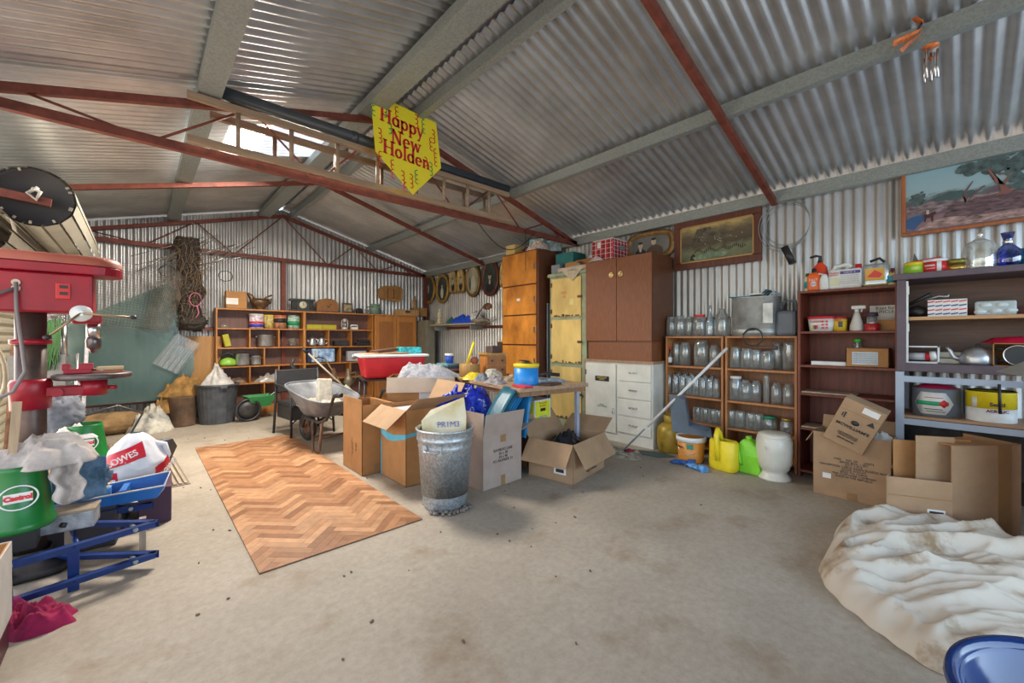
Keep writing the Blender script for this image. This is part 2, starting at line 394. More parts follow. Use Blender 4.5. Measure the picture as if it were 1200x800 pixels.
def sticker(t, w, d, face, x, z, sw, sh, m=paper, name='label_sticker'):
    b = B()
    if face == 'S': b.bb(x - sw / 2, x + sw / 2, -d / 2 - .0022, -d / 2 - .0006, z - sh / 2, z + sh / 2)
    else: b.bb(-w / 2 - .0022, -w / 2 - .0006, x - sw / 2, x + sw / 2, z - sh / 2, z + sh / 2)
    return b.build(name, m, t)

# ------------------------------------------------------------------ right wall: white kitchen cabinet and wardrobe
t = thing('kitchen_cabinet', 'old white kitchen cabinet with one door and four drawers under the wardrobe', 'cabinet', (4.52, 2.80, 0))
wp = mat('aged_white_paint', (.66, .64, .57), .45, 0, .08, 5, .05)
B().bb(-.26, .25, -.47, .47, .0, .955).build('body', wp, t, bev=.004)
B().bb(-.285, .25, -.485, .485, .955, .985).build('worktop', wood('worktop_edge', (.40, .24, .14)), t)
yd = yr(722, 4.24) - 2.80
d = B().bb(-.278, -.26, yd + .008, .455, .10, .93).build('door', wp, t, bev=.003)
b = B(); b.bb(-.286, -.279, .30, .10, .72, .78); b.build('notice_plate', black, d)
text('SWITCH OFF\nLIGHTS', .024, plain('yellow_print', (.85, .6, .1)), d, FX(-.288, .2, .75))
text('Keep it\nClean and tidy', .024, plain('green_print', (.02, .25, .12)), d, FX(-.281, .2, .42), ext=.0005)
b = B(); b.tube([(-.285, yd + .04, .40), (-.30, yd + .035, .40), (-.30, yd + .035, .34), (-.285, yd + .04, .34)], .006); b.build('handle', plain('blue_tinted_chrome', (.45, .55, .68), .2, .9), d)
for z in (.2, .82): B().bb(-.284, -.278, .44, .462, z - .03, z + .03).build('hinge', chrome, d)
for k in range(4):
    z0 = .13 + k * .205
    f = B().bb(-.278, -.26, -.45, yd - .008, z0, z0 + .195).build('drawer', wp, t, bev=.004)
    ym = (yd - .45) / 2
    b = B(); b.tube([(-.28, ym - .05, z0 + .1), (-.297, ym - .02, z0 + .095), (-.297, ym + .02, z0 + .105), (-.28, ym + .05, z0 + .1)], .005); b.bb(-.281, -.277, ym - .055, ym + .055, z0 + .09, z0 + .108); b.build('handle', chrome, f)

t = thing('wardrobe', 'brown wood-grain two-door wardrobe standing on the white cabinet', 'cabinet', (4.51, 2.80, .985))
B().bb(-.23, .25, -.44, .44, 0, .225).build('plinth', ward, t)
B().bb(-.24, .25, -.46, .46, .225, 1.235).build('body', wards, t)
for s in (-1, 1):
    d = B().bb(-.262, -.242, .003 if s > 0 else -.457, .457 if s > 0 else -.003, .23, 1.23).build('door', ward, t, bev=.003)
    b = B(Matrix.Translation((-.263, s * .065, 1.03)) @ Matrix.Rotation(-PI / 2, 4, 'Y')); b.lathe([(0, .012), (.014, .012), (.02, .02), (.03, .022), (.034, .014), (.034, 0)], n=20)
    b.build('knob', plain('brass', (.65, .48, .24), .3, .8), d)

# ------------------------------------------------------------------ jar shelving
def shelf_unit(name, label, x0, x1, y0, y1, top, levels, m, back=None, th=.02, side_t=.02, cat='shelves', bottom=.05):
    t = thing(name, label, cat, ((x0 + x1) / 2, (y0 + y1) / 2, 0)); hx, hy = (x1 - x0) / 2, (y1 - y0) / 2
    for s in (-1, 1): B().bb(-hx, hx, s * hy - (side_t if s > 0 else 0), s * hy + (0 if s > 0 else side_t), 0, top).build('side_panel', m, t, bev=.0015)
    for z in levels: B().bb(-hx + .004, hx, -hy + side_t, hy - side_t, z - th, z).build('shelf', m, t, bev=.0015)
    B().bb(-hx, hx, -hy, hy, top, top + th).build('top', m, t, bev=.0015)
    if back: B().bb(hx - .008, hx, -hy, hy, bottom, top).build('back_panel', back, t)
    return t
jb = wood('jar_shelf_back', (.30, .125, .05), (.2, .08, .03))
JX0, JX1 = 4.47, 4.765
shelf_unit('open_shelves', 'orange pine jar shelves nearer the white cabinet', JX0, JX1, 1.665, 2.29, 1.25, [.08, .33, .61, .94], pine, jb)
shelf_unit('open_shelves', 'orange pine jar shelves beside the red bookcase', JX0, JX1, 1.02, 1.645, 1.25, [.08, .33, .61, .94], pine, jb)
lidm = {}
def jar_mesh(r, h, neck=.78, sh=.80, lid=None, name='jar'):
    b = B(); b.lathe([(0, .003), (r * .9, .003), (r, .012), (r, h * sh), (r * neck, h * (sh + .1)), (r * neck, h), (r * neck - .004, h), (r * neck - .004, h * (sh + .1)), (r - .006, h * sh - .01), (r - .006, .02), (0, .012)], n=18)
    return b
_jars = {}
def jar(u, x, z, wpx, hpx, label, group, lid=None, name='glass_jar', m=None, neck=.8, dx=0, cat='jar', sh=.8):
    D = x * _s + yr(u, x) * _c; r = wpx * D / 480 / 2; h = hpx * D / 480; y = yr(u, x)
    key = (round(r, 3), round(h, 3), neck, str(m), lid)
    if key in _jars: o = dup(_jars[key], (x, y, z)); tag(o, label, cat, group); o.name = name; return o
    o = jar_mesh(r, h, neck, sh).build(name, m or jg, None, (x, y, z), label=label, cat=cat, group=group)
    if lid is not None: B().lathe([(0, h + .012), (r * neck + .003, h + .012), (r * neck + .004, h + .008), (r * neck + .004, h - .014), (r * neck, h - .014)], n=20).build('lid', lid, o)
    _jars[key] = o; return o
TA = 1.27
ords = ['leftmost', 'second', 'third', 'fourth', 'fifth', 'sixth', 'seventh', 'rightmost']
g = 'glass jars on top of the left jar shelves'
lab = 'ribbed glass jar standing on top of the left jar shelves'
for u, w_, h_, q in ((787, 11, 23, 'touching the wardrobe'), (797, 12, 24, 'second from the wardrobe')): jar(u, 4.58, TA, w_, h_, 'clear jar on top of the jar shelves, ' + q, 'jars on top of the left shelves')
jar(808, 4.60, TA, 9, 23, 'narrow clear jar with pale label on top of the jar shelves', None)
jar(820, 4.58, TA, 14, 24, 'wide clear jar with red lid on top of the jar shelves', None, lid=red)
b = B(); b.lathe([(0, 0), (.042, 0), (.046, .02), (.046, .14), (.035, .18), (.014, .25), (.013, .33), (.016, .335), (.012, .335), (.01, .25), (.03, .17), (.04, .02), (0, .01)], n=18)
b.build('glass_bottle', glass('pale_blue_glass', (.75, .85, .9), .7, (.5, .6, .66)), None, (4.58, yr(832.5, 4.58), TA), label='tall pale bottle with a slim neck among the jars on the shelf top', cat='bottle')
b = B(); b.lathe([(0, 0), (.066, 0), (.072, .02), (.072, .17), (.055, .23), (.03, .26), (.03, .29), (.026, .29), (.026, .26), (.05, .22), (.066, .02), (0, .01)], n=20)
f = b.build('glass_flagon', jg, None, (4.57, yr(846, 4.57), TA), label='big clear glass flagon on the shelf top beside the steel boiler', cat='bottle')
B().tube([(.03, 0, .28), (.06, 0, .285), (.07, 0, .25), (.055, 0, .22)], .006).build('handle', jg, f)
B().bb(4.60, 4.70, yr(861, 4.6), yr(855, 4.6), TA, TA + .20).build('glass_tank', glass('dark_glass', (.3, .3, .3), .6, (.1, .1, .1)), label='small dark square glass battery jar beside the steel boiler', cat='jar')
# shelf rows of the left unit
b = B(); b.lathe([(0, 0), (.022, 0), (.024, .01), (.024, .11), (.012, .15), (.012, .19), (0, .19)], n=14)
o = b.build('sauce_bottle', plain('brown_glass', (.05, .02, .012), .1), None, (4.52, yr(785, 4.52), .94), label='small brown bottle with red cap at the left end of the second jar shelf', cat='bottle')
B().lathe([(0, .21), (.014, .21), (.014, .185)], n=14).build('cap', red, o); B().lathe([(.0245, .03), (.025, .03), (.025, .09), (.0245, .09)], n=14).build('label_sticker', paper, o)
for u, w_, h_, l_ in ((793, 9, 26, 'tall narrow clear jar just right of the small brown bottle'), (803, 12, 27, 'clear jar holding dark fittings, second from the brown bottle'), (822, 16, 30, 'widest clear jar on the second shelf of the left jar unit'), (838, 12, 26, 'clear jar at the right end of the second shelf, behind the white pole')):
    jar(u, 4.60, .94, w_, h_, l_, None)
for x, us, h_ in ((4.53, (784, 792, 800, 808, 816, 824, 832, 840), 23), (4.65, (787, 795, 803, 811, 819, 827, 835), 25)):
    for i, u in enumerate(us): jar(u, x, .61, 7.6, h_, 'slim preserving jar on the left unit\'s packed middle shelf, ' + (ords[i] + ' in the front line' if x < 4.6 else ('second', 'third', 'fourth', 'fifth', 'sixth', 'seventh', 'last')[i] + ' in the rear line'), 'packed preserving jars in the left unit', neck=.72)
for i, u in enumerate((817, 826, 835, 843)): jar(u, 4.56, .33, 9.4, 17, 'squat clear jar on the low shelf behind the grey moulding, ' + ('leftmost', 'second', 'third', 'rightmost')[i] + ' of four', 'squat jars behind the grey moulding', neck=.9)
# right unit
for u, h_, q in ((862, 25, 'leftmost'), (875, 24, 'middle'), (886, 23, 'rightmost')): jar(u, 4.53, .94, 12, h_, q + ' of three plain jars left of the jar with the wooden handle', 'plain jars on the right unit second shelf', neck=.85)
j = jar(899, 4.53, .94, 13, 22, 'clear jar with a wooden crank handle lying across its mouth', None)
B().bb(-.012, .012, -.09, .09, .205, .235).build('crank_handle', dbrown, j, bev=.006)
jar(911, 4.62, .94, 13, 32, 'tall clear jar behind the jar with the wooden handle', None)
jar(925, 4.58, .94, 13, 33, 'tall square-shouldered jar at the right end beside the red bookcase', None, neck=.9)
jar(862, 4.54, .61, 14, 27, 'clear jar with a white screw lid in the third row of the right unit', None, lid=white)
jar(874, 4.55, .61, 12, 25, 'clear jar with a glass stopper beside the white-lidded jar', None, neck=.6)
for u, q in ((886, 'just left of the thin glass tube'), (910, 'just right of the thin glass tube'), (924, 'at the right end of the third row')): jar(u, 4.58, .61, 11, 25, 'slender clear jar ' + q, 'slender jars in the third row', neck=.62)
jar(898, 4.56, .61, 6, 34, 'thin tall glass tube vase in the third row of the right unit', None, neck=1.0)
for i, u in enumerate((857, 868, 880, 889)): jar(u, 4.54, .33, 10.5, 20, ('fourth', 'third', 'second', 'first')[i] + ' squat clear jar leftwards from the green-lidded jar', 'squat jars left of the green lid', neck=.9)
jar(902, 4.58, .33, 15, 17, 'clear jar with a green lid behind the white stoneware crock', None, lid=plain('dark_green_lid', (.02, .25, .12)))
jar(922, 4.58, .33, 13, 17, 'clear jar with a gold lid behind the white stoneware crock', None, lid=plain('gold_lid', (.55, .38, .12), .3, .7))
# boiler on top
t = thing('steel_boiler', 'dented oval galvanised boiler on top of the jar shelves', 'boiler', (4.60, yr(886, 4.60), TA))
tin = mat('old_tinned_steel', (.42, .44, .44), .42, .6, .25, 6, .1)
B().lathe([(0, .0), (.205, .0), (.21, .06), (.205, .065), (.21, .07), (.215, .38), (.221, .385), (.215, .39), (.19, .39), (.19, .02), (0, .02)], n=36, sx=.66, sq=2.7).build('body', tin, t)
B().bb(-.152, -.14, -.19, -.10, .12, .32).build('side_bracket', tin, t, bev=.005)
b = B(); b.bb(-.13, .12, .0, .215, .392, .40); b.build('blue_cloth_edge', plain('blue_cloth', (.02, .22, .33), .8), t)
b = B(); b.box((-.06, -.03, .41), (.14, .11, .012), ry=.05); b.build('white_tag', paper, t)
b = B(); b.grid(lambda u, v: (-.14 + .25 * v, -.20 + .13 * u, .40 + .05 * math.sin(PI * u)), 12, 3); b.build('striped_cloth', mat('striped_cloth', (.75, .8, .8), .8, 0, .3, 3, 0, (1, 6, 1), tint=(.02, .3, .42), kind='wave'), t)
pts = [(4.44 + .0 * i, yr(882, 4.44) + .085 * math.cos(a), 1.26 + .085 * math.sin(a)) for i, a in enumerate([k * 2 * PI / 24 for k in range(24)])]
B().tube(pts, .006, closed=True).tube([(4.45, yr(870, 4.44), 1.285), (4.44, yr(876, 4.44), 1.33), (4.44, yr(884, 4.44), 1.335)], .006).build('rubber_hose', black, label='loop of thin black hose hanging off the boiler over the shelf edge', cat='hose')
# grey jerry can beside the boiler
t = thing('jerry_can', 'slate grey plastic jerry can between the boiler and the red bookcase', 'can', (4.60, yr(924, 4.60), TA))
gp = plain('slate_plastic', (.13, .15, .18), .5)
B().bb(-.10, .10, -.085, .085, 0, .24).build('body', gp, t, bev=.03)
B().tube([(0, -.07, .23), (0, -.055, .33), (0, .03, .34), (0, .05, .27)], .014).build('handle', gp, t); B().cyl((0, .055, .24), (0, .06, .33), .022).build('spout', gp, t)

# ------------------------------------------------------------------ floor in front of the jar shelves
gasm = mat('old_yellow_gas_bottle', (.42, .27, .03), .45, .1, .3, 5, .1)
t = thing('gas_bottle', 'rusty yellow gas bottle on the floor beside the white cabinet', 'gas bottle', (4.36, 2.17, 0))
B().lathe([(0, .02), (.10, .0), (.13, .0), (.135, .03), (.145, .06), (.15, .10), (.15, .22), (.14, .27), (.09, .31), (.04, .32), (0, .32)], n=32).build('tank', gasm, t)
B().lathe([(.075, .30), (.078, .30), (.078, .40), (.072, .40), (.072, .30)], n=24, a0=.6, a1=2 * PI - .2).build('collar', gasm, t); B().cyl((0, 0, .31), (0, 0, .37), .02).build('valve', dmetal, t)
b = B(); b.lathe([(0, 0), (.115, 0), (.118, .01), (.135, .24), (.130, .24), (.11, .01), (0, .006)], n=32)
t = b.build('paint_bucket', plain('orange_bucket', (.62, .24, .035), .45), None, (4.16, 1.86, 0), label='orange paint bucket with white rim under the grey moulding', cat='bucket')
B().lathe([(.128, .21), (.141, .21), (.143, .255), (.132, .258), (.128, .25)], n=32).build('rim', white, t)
M_ = lambda a, z, r: Matrix.Rotation(a, 4, 'Z') @ FX(-r, 0, z)
text('Pryme', .045, plain('brown_print', (.12, .05, .02)), t, M_(-.55, .16, .131)); 
b = B(); b.tube([(.11 * math.cos(a) - .03, .11 * math.sin(a), .20 - .11 * math.sin(max(0, (a - PI * .6)) * 1.0)) for a in [PI * .55 + k * PI * .75 / 14 for k in range(15)]], .003); b.build('bail_wire', chrome, t)
B(Matrix.Rotation(.35, 4, 'Z')).box((-.128, 0, .17), (.006, .06, .05)).build('print_patch', plain('dark_green_print', (.03, .22, .16)), t)
def glove(label, c, rz, m, z=0):
    b = B(Matrix.Translation((c[0], c[1], z)) @ Matrix.Rotation(rz, 4, 'Z'))
    blob(b, (0, 0, .02), (.055, .045, .02), 3, 6, .05, 16, flat=0)
    for k, (a, L) in enumerate(((.35, .07), (.12, .085), (-.1, .08), (-.33, .065))):
        b.tube([(.03 * math.cos(a), .05 * math.sin(a * 2), .018), (.05 + L * .5 * math.cos(a), .06 * math.sin(a * 1.6), .026), (.05 + L * math.cos(a), .07 * math.sin(a * 1.6), .012)], [.012, .011, .008])
    b.tube([(0, -.03, .018), (.03, -.065, .02), (.05, -.075, .012)], [.013, .012, .008]); b.tube([(-.10, 0, .018), (-.03, 0, .02)], [.04, .035], n=12)
    return b.build('work_glove', m, label=label, cat='glove', group=None)
gl = mat('blue_glove', (.02, .10, .35), .7, 0, .4, 14, .3)
glove('navy and blue work glove lying nearer the orange bucket', (3.99, 1.85), 2.0, gl); glove('blue work glove with white cuff nearer the yellow can', (3.93, 1.70), 1.2, mat('blue_white_glove', (.12, .32, .60), .7, 0, .5, 14, .3, tint=(.02, .05, .2)))
# grey angled moulding
t = thing('plastic_moulding', 'blue-grey L-shaped plastic moulding propped above the orange bucket', 'moulding', (4.19, 1.90, .262))
sg = plain('blue_grey_plastic', (.12, .16, .21), .5)
B(Matrix.Rotation(-.25, 4, 'Z')).prism([(-.01, -.02), (.01, -.02), (.01, .02), (-.01, .02)], 0, .001)
b = B(); b.add([(0, -.24, 0), (0, .17, 0), (0, .205, .38), (0, .03, .385), (0, -.02, .13), (0, -.22, .095)], [(0, 1, 2, 3, 4, 5)]); b.build('face', sg, t, solid=.008)
b = B(); b.add([(0, .10, .384), (0, .03, .385), (0, -.02, .13), (0, -.22, .095), (-.10, -.22, .08), (-.10, -.05, .10), (-.10, -.005, .36), (-.10, .05, .375)], [(0, 1, 6, 7), (1, 2, 5, 6), (2, 3, 4, 5)]); b.build('return_lip', plain('dark_blue_grey_plastic', (.08, .11, .16), .5), t, solid=.008)
# yellow watering can
t = thing('watering_can', 'bright yellow plastic watering can beside the orange bucket', 'watering can', (4.10, 1.52, 0), -.2)
B().lathe([(0, 0), (.10, 0), (.118, .015), (.122, .06), (.118, .27), (.108, .285), (.06, .285), (.06, .27)], n=32, sx=.62, sy=1.08, sq=3).build('body', yellow, t)
B().tube([(0, .02, .27), (-.02, .03, .35), (-.045, .03, .38), (-.085, .02, .33), (-.085, .01, .10)], [.022, .024, .026, .024, .02], n=12).build('handle', yellow, t)
B().tube([(0, .10, .22), (0, .10, .30), (0, .06, .36), (0, .03, .35)], .013).build('rear_grip', black, t)
# lime jerry can
t = thing('jerry_can', 'lime green plastic jerry can between the yellow watering can and white crock', 'can', (4.21, 1.335, 0), -.1)
B().add([(-.08, -.12, 0), (.08, -.12, 0), (.08, .12, 0), (-.08, .12, 0), (-.085, -.12, .17), (.085, -.12, .17), (.085, .125, .17), (-.085, .125, .17), (-.07, -.09, .25), (.07, -.09, .25), (.07, .08, .25), (-.07, .08, .25), (-.05, -.03, .31), (.05, -.03, .31), (.05, .04, .31), (-.05, .04, .31)],
        [(3, 2, 1, 0)] + [(a + i, a + (i + 1) % 4, a + 4 + (i + 1) % 4, a + 4 + i) for a in (0, 4, 8) for i in range(4)] + [(12, 13, 14, 15)]).build('body', green, t, bev=.018)
B().tube([(-.075, .07, .21), (-.10, .05, .20), (-.10, .035, .10), (-.083, .03, .08)], .013).build('handle', green, t); B().cyl((0, .0, .30), (0, .005, .335), .026).build('cap', green, t)
# stoneware crock
stw = plain('white_stoneware', (.64, .61, .52), .3, var=.05)
t = thing('water_filter_crock', 'white stoneware water filter crock on a flared foot', 'crock', (4.20, 1.13, 0))
B().lathe([(0, 0), (.128, 0), (.13, .012), (.118, .03), (.10, .05), (.098, .075), (.115, .09), (.135, .15), (.142, .26), (.140, .34), (.134, .35), (.136, .36), (.13, .375), (.12, .375), (.11, .36), (0, .36)], n=40).build('body', stw, t)
B().lathe([(0, .405), (.10, .405), (.122, .395), (.126, .385), (.126, .375)], n=36).build('lid', stw, t)
B().cyl((-.13, .03, .29), (-.155, .035, .29), .012).build('tap_boss', stw, t)
# white pole / oar
p0, p1 = Vector((3.98, 2.52, .02)), Vector((4.40, 1.60, 1.15))
t = thing('paddle', 'white-shafted paddle with dark blade leaning from floor to jar shelves', 'paddle', tuple(p0))
d_ = p1 - p0
B().cyl(d_ * .24, d_, .014).build('shaft', white, t)
b = B(); q = d_.normalized(); sd = q.cross(Vector((0, 0, 1))).normalized()
rows_ = [(0, .05), (.06, .062), (.18, .058), (.27, .03), (.32, .014)]
vs = []; nn = q.cross(sd)
for s_, w_ in rows_:
    for e in (-1, 1): vs.append(q * s_ + sd * w_ * e + nn * .008 * (0))
b.add(vs, [(2 * i, 2 * i + 1, 2 * i + 3, 2 * i + 2) for i in range(len(rows_) - 1)]); b.build('blade', plain('dark_grey_blade', (.10, .12, .13), .4), t, solid=.012)
# debris: mat of leaves and rags in front of the white cabinet
b = B(); heap(b, 3.82, 2.78, 0, .36, .42, .035, 5, 9, .9, 40, 1.2, .25); b.build('rag_litter', mat('rag_litter', (.42, .40, .33), .95, 0, .6, 16, .6, tint=(.10, .09, .06)), label='heap of dusty litter and rag scraps in front of the white cabinet', cat='litter')
for i, (x_, y_, r_) in enumerate(((3.74, 2.62, .10), (3.98, 2.46, .07))):
    b = B(); heap(b, x_, y_, .01, r_, r_ * .7, .03, 9 + i, 14, .8, 24, 1.5, .2); b.build('red_rag', mat('red_rag', (.32, .03, .05), .9, 0, .3, 9, .3), label=('larger crumpled red rag in the litter by the open carton', 'smaller red rag beside the paddle blade')[i], cat='rag')
b = B(); b.add([(3.98, 2.30, .006), (4.10, 2.42, .006), (4.20, 2.16, .004), (4.16, 2.02, .004), (4.00, 2.12, .008)], [(0, 1, 2, 3, 4)]); b.build('slate_offcut', plain('dark_green_slate', (.05, .09, .09), .6), label='dark green flat offcut on the floor before the gas bottle', cat='offcut', solid=.006)

# ------------------------------------------------------------------ red bookcase and its contents
shelf_unit('bookcase', 'tall red-stained bookcase between jar shelves and mauve cabinet', 4.40, 4.765, .335, 1.0, 1.65, [.07, .45, .76, 1.01, 1.31], redw, redw, th=.02)
for z, y0, y1 in ((.765, .70, .97), (.455, .72, .97)): B().bb(4.39, 4.60, y0 - .1, y1, z, z + .012).build('loose_board', wood('pale_board', (.42, .30, .20)), label='pale loose board lying on the %s shelf of the red bookcase' % ('lower' if z < .6 else 'middle'), cat='board')
X = 4.50; T = 1.675
def bottle(name, label, u, x, z, prof, m, n=24, sx=1, sy=1, sq=None, cat='bottle', rz=0):
    return B().lathe(prof, n=n, sx=sx, sy=sy, sq=sq).build(name, m, None, (x, yr(u, x), z), rz, label=label, cat=cat)
t = bottle('pump_bottle', 'big orange pump bottle of hand cleaner on the red bookcase', 961, 4.58, T, [(0, 0), (.055, 0), (.06, .02), (.06, .17), (.05, .22), (.022, .25), (.02, .27), (0, .27)], plain('red_orange_plastic', (.70, .06, .02), .35), sq=3, sx=.7)
B().tube([(0, 0, .26), (0, 0, .315), (0, .03, .325), (0, .075, .315)], [.02, .012, .012, .009]).build('pump', black, t)
t = bottle('hand_cleaner_bottle', 'flat orange bottle with black cap in front of the pump bottle', 954, 4.50, T, [(0, 0), (.045, 0), (.05, .015), (.05, .13), (.035, .155), (.02, .16), (.02, .17), (0, .17)], orange, sq=4, sx=.5)
B().lathe([(0, .2), (.017, .2), (.019, .165)], n=16).build('cap', black, t)
text('FAST', .030, white, t, FX(-.028, 0, .095)); B(Matrix.Translation((-.0265, 0, .06)) @ Matrix.Rotation(-PI / 2, 4, 'Y')).lathe([(0, .002), (.024, .002), (.024, 0)], n=20).build('round_badge', paper, t); text('ORANGE', .014, red, t, FX(-.030, 0, .06))
t = bottle('white_jug', 'small white plastic jug between the orange bottles', 966, 4.49, T, [(0, 0), (.03, 0), (.034, .01), (.034, .09), (.02, .13), (.015, .14), (0, .14)], white, sq=3)
B().tube([(-.0, -.01, .13), (-.0, .04, .15), (0, .045, .11)], .008).build('handle', white, t)
t = bottle('spray_can', 'slim cream and green bottle at the left end of the bookcase top', 946, 4.53, T, [(0, 0), (.02, 0), (.022, .01), (.022, .12), (.012, .14), (0, .14)], plain('cream_plastic', (.7, .68, .45)))
B().lathe([(0, .165), (.013, .165), (.015, .135)], n=16).build('cap', plain('dark_green_cap', (.02, .18, .06)), t); B().lathe([(.0222, .03), (.023, .03), (.023, .09), (.0222, .09)], n=16).build('label_sticker', teal, t)
t = thing('plastic_jerry', 'white plastic jerry can with red cap on the red bookcase', 'can', (4.53, yr(991, 4.53), T))
B().bb(-.05, .05, -.115, .115, 0, .17).build('body', white, t, bev=.02)
B().tube([(0, .09, .165), (0, .07, .205), (0, -.02, .21), (0, -.04, .185)], .016).build('handle', white, t); B().lathe([(0, .04), (.022, .04), (.024, 0)], (0, -.085, .165), n=20).build('cap', red, t)
B().bb(-.0525, -.0505, -.105, .03, .125, .15).build('label_band', plain('purple_print', (.10, .07, .28)), t); text('Window\nWASH', .022, red, t, FX(-.053, .075, .13)); B().bb(-.0525, -.0505, .03, .105, .03, .10).build('label_sticker', plain('yellowish_paper', (.65, .64, .45)), t)
text('CLEANER  5L', .014, white, t, FX(-.0535, -.035, .137)); 
for k in range(5): text('mix with water and wipe clean', .010, plain('grey_print', (.3, .3, .34)), t, FX(-.052, -.035, .11 - k * .016))
t = thing('clear_jug', 'clear plastic jug of yellow liquid with black handle', 'jug', (4.53, yr(1027, 4.53), T))
B().bb(-.05, .05, -.085, .085, 0, .19).build('body', glass('clear_plastic', (.93, .95, .95), .7), t, bev=.02); B().bb(-.046, .046, -.08, .08, .004, .035).build('liquid', plain('yellow_liquid', (.55, .5, .05), .2), t, bev=.01)
B().tube([(0, -.05, .20), (0, -.02, .235), (0, .04, .215)], .011).build('handle', black, t); B().bb(-.053, -.051, -.055, .065, .05, .15).build('label_sticker', plain('yellow_red_label', (.75, .4, .06)), t)
b = B(); b.prism([(-.03, 0), (.02, -.01), (.035, .02), (-.01, .03)], 0, .001); b.M = Matrix(); 
B(FX(-.054, .005, .10)).prism([(-.05, -.02), (.03, -.03), (.05, .0), (.0, .035)], 0, .001).build('label_flash', plain('red_flash', (.7, .06, .05)), t)
t = bottle('small_bottle', 'little clear bottle with teal label beside the mauve cabinet', 1046, 4.50, T, [(0, 0), (.028, 0), (.03, .01), (.03, .08), (.015, .1), (.014, .11), (0, .11)], plain('amber_liquid', (.6, .38, .15), .2), sq=3)
B().lathe([(0, .14), (.012, .14), (.016, .1)], n=14).build('cap', plain('maroon_cap', (.16, .02, .02)), t); B().lathe([(.0305, .02), (.031, .02), (.031, .075), (.0305, .075)], n=24, sq=3).build('label_sticker', teal, t)
# row at 1.31
t = thing('plastic_tub', 'white tub with red lid and printed side on the upper bookcase shelf', 'tub', (4.53, yr(963, 4.53), 1.31))
B().lathe([(0, 0), (.085, 0), (.098, .11), (.09, .11), (0, .1)], n=32, sx=.75, sq=4).build('body', white, t); B().lathe([(0, .132), (.10, .132), (.104, .11), (.10, .11)], n=32, sx=.75, sq=4).build('lid', red, t)
text('SUPERB', .026, red, t, FX(-.077, .03, .085)); 
for k in range(4): B().bb(-.078, -.073, .0 - .012 * k + .05, .012 - .012 * k + .05, .02 + .005 * (k % 2), .055).build('label_patch', (green, red, ink, red)[k], t)
b = B(); [b.cyl((-.079, -.05 + .03 * i, .03 + .028 * j), (-.074, -.05 + .03 * i, .03 + .028 * j), .009, n=10) for i in range(2) for j in range(3)]; b.build('red_spots', red, t)
t = bottle('yellow_tin', 'small yellow printed tin beside the red-lidded tub', 984.5, 4.53, 1.31, [(0, 0), (.05, 0), (.05, .115), (0, .115)], plain('yellow_tin', (.75, .50, .03), .35), cat='tin')
B().lathe([(0, .128), (.052, .128), (.052, .105)], n=24).build('lid', plain('maroon_lid', (.35, .03, .04)), t); B(Matrix.Rotation(.2, 4, 'Z')).box((-.05, 0, .06), (.004, .03, .05)).build('label_patch', plain('dark_print', (.06, .05, .05)), t); text('AJAX', .022, red, t, FX(-.0525, .005, .095))
t = bottle('spray_bottle', 'white trigger spray bottle on the upper bookcase shelf', 1004, 4.50, 1.31, [(0, 0), (.045, 0), (.048, .01), (.045, .05), (.022, .14), (.016, .16), (0, .16)], plain('milky_plastic', (.60, .57, .52), .5))
B().bb(-.014, .014, -.06, .035, .185, .215).build('trigger_head', white, t, bev=.008); B().tube([(0, 0, .155), (0, 0, .19)], .016).build('collar', white, t); B().tube([(0, -.035, .19), (0, -.03, .16)], .006).build('trigger', white, t)
t = bottle('salt_grinder', 'clear grinder with red base and dark lid beside the spray bottle', 1022, 4.47, 1.31, [(0, 0), (.048, 0), (.05, .01), (.05, .055), (.036, .06), (0, .06)], plain('dark_red_plastic', (.42, .015, .02), .3), cat='grinder')
B().lathe([(.034, .06), (.034, .12), (.03, .12), (.03, .06)], n=20).build('clear_barrel', jg, t); B().lathe([(0, .155), (.036, .15), (.04, .12), (0, .12)], n=24).build('lid', plain('plum_lid', (.06, .03, .06)), t)
t = thing('notice_card', 'white handwritten card leaning behind the red grinder', 'card', (4.66, yr(1037, 4.66), 1.31))
B(Matrix.Rotation(.12, 4, 'Y')).bb(-.002, .002, -.10, .10, .0, .22).build('sheet', paper, t); text('Kept for\nUNCLE', .035, ink, t, Matrix.Rotation(.12, 4, 'Y') @ FX(-.004, 0, .18))
t = carton('small_carton', 'low brown carton behind the grinder on the upper bookcase shelf', (4.57, yr(1036, 4.57)), .12, .17, .09, z=1.31, tapes=False)
# row at 1.01
t = carton('labelled_carton', 'brown carton with a large white address label on the bookcase', (4.53, yr(1018, 4.53)), .20, .27, .155, z=1.01, m=card, tapes=False)
B().bb(-.104, -.101, -.07, .095, .02, .125).build('address_label', plain('pale_blue_paper', (.55, .60, .62), .7), t)
for k in range(5): text('handle with care and keep dry', .0125, plain('grey_print', (.3, .3, .34)), t, FX(-.106, .012, .11 - k * .018))
B().bb(-.10, .10, -.133, .133, .153, .157).build('lid_flap', card, t)
jar(1005, 4.68, 1.01, 8, 29, 'jar with bright green cap behind the labelled carton', None, lid=plain('bright_green_cap', (.05, .6, .06)))
t = B().bb(4.45, 4.56, yr(995, 4.5), yr(952, 4.5), 1.012, 1.045).build('flat_box', paper, label='long flat white box on the middle bookcase shelf', cat='box', bev=.003)

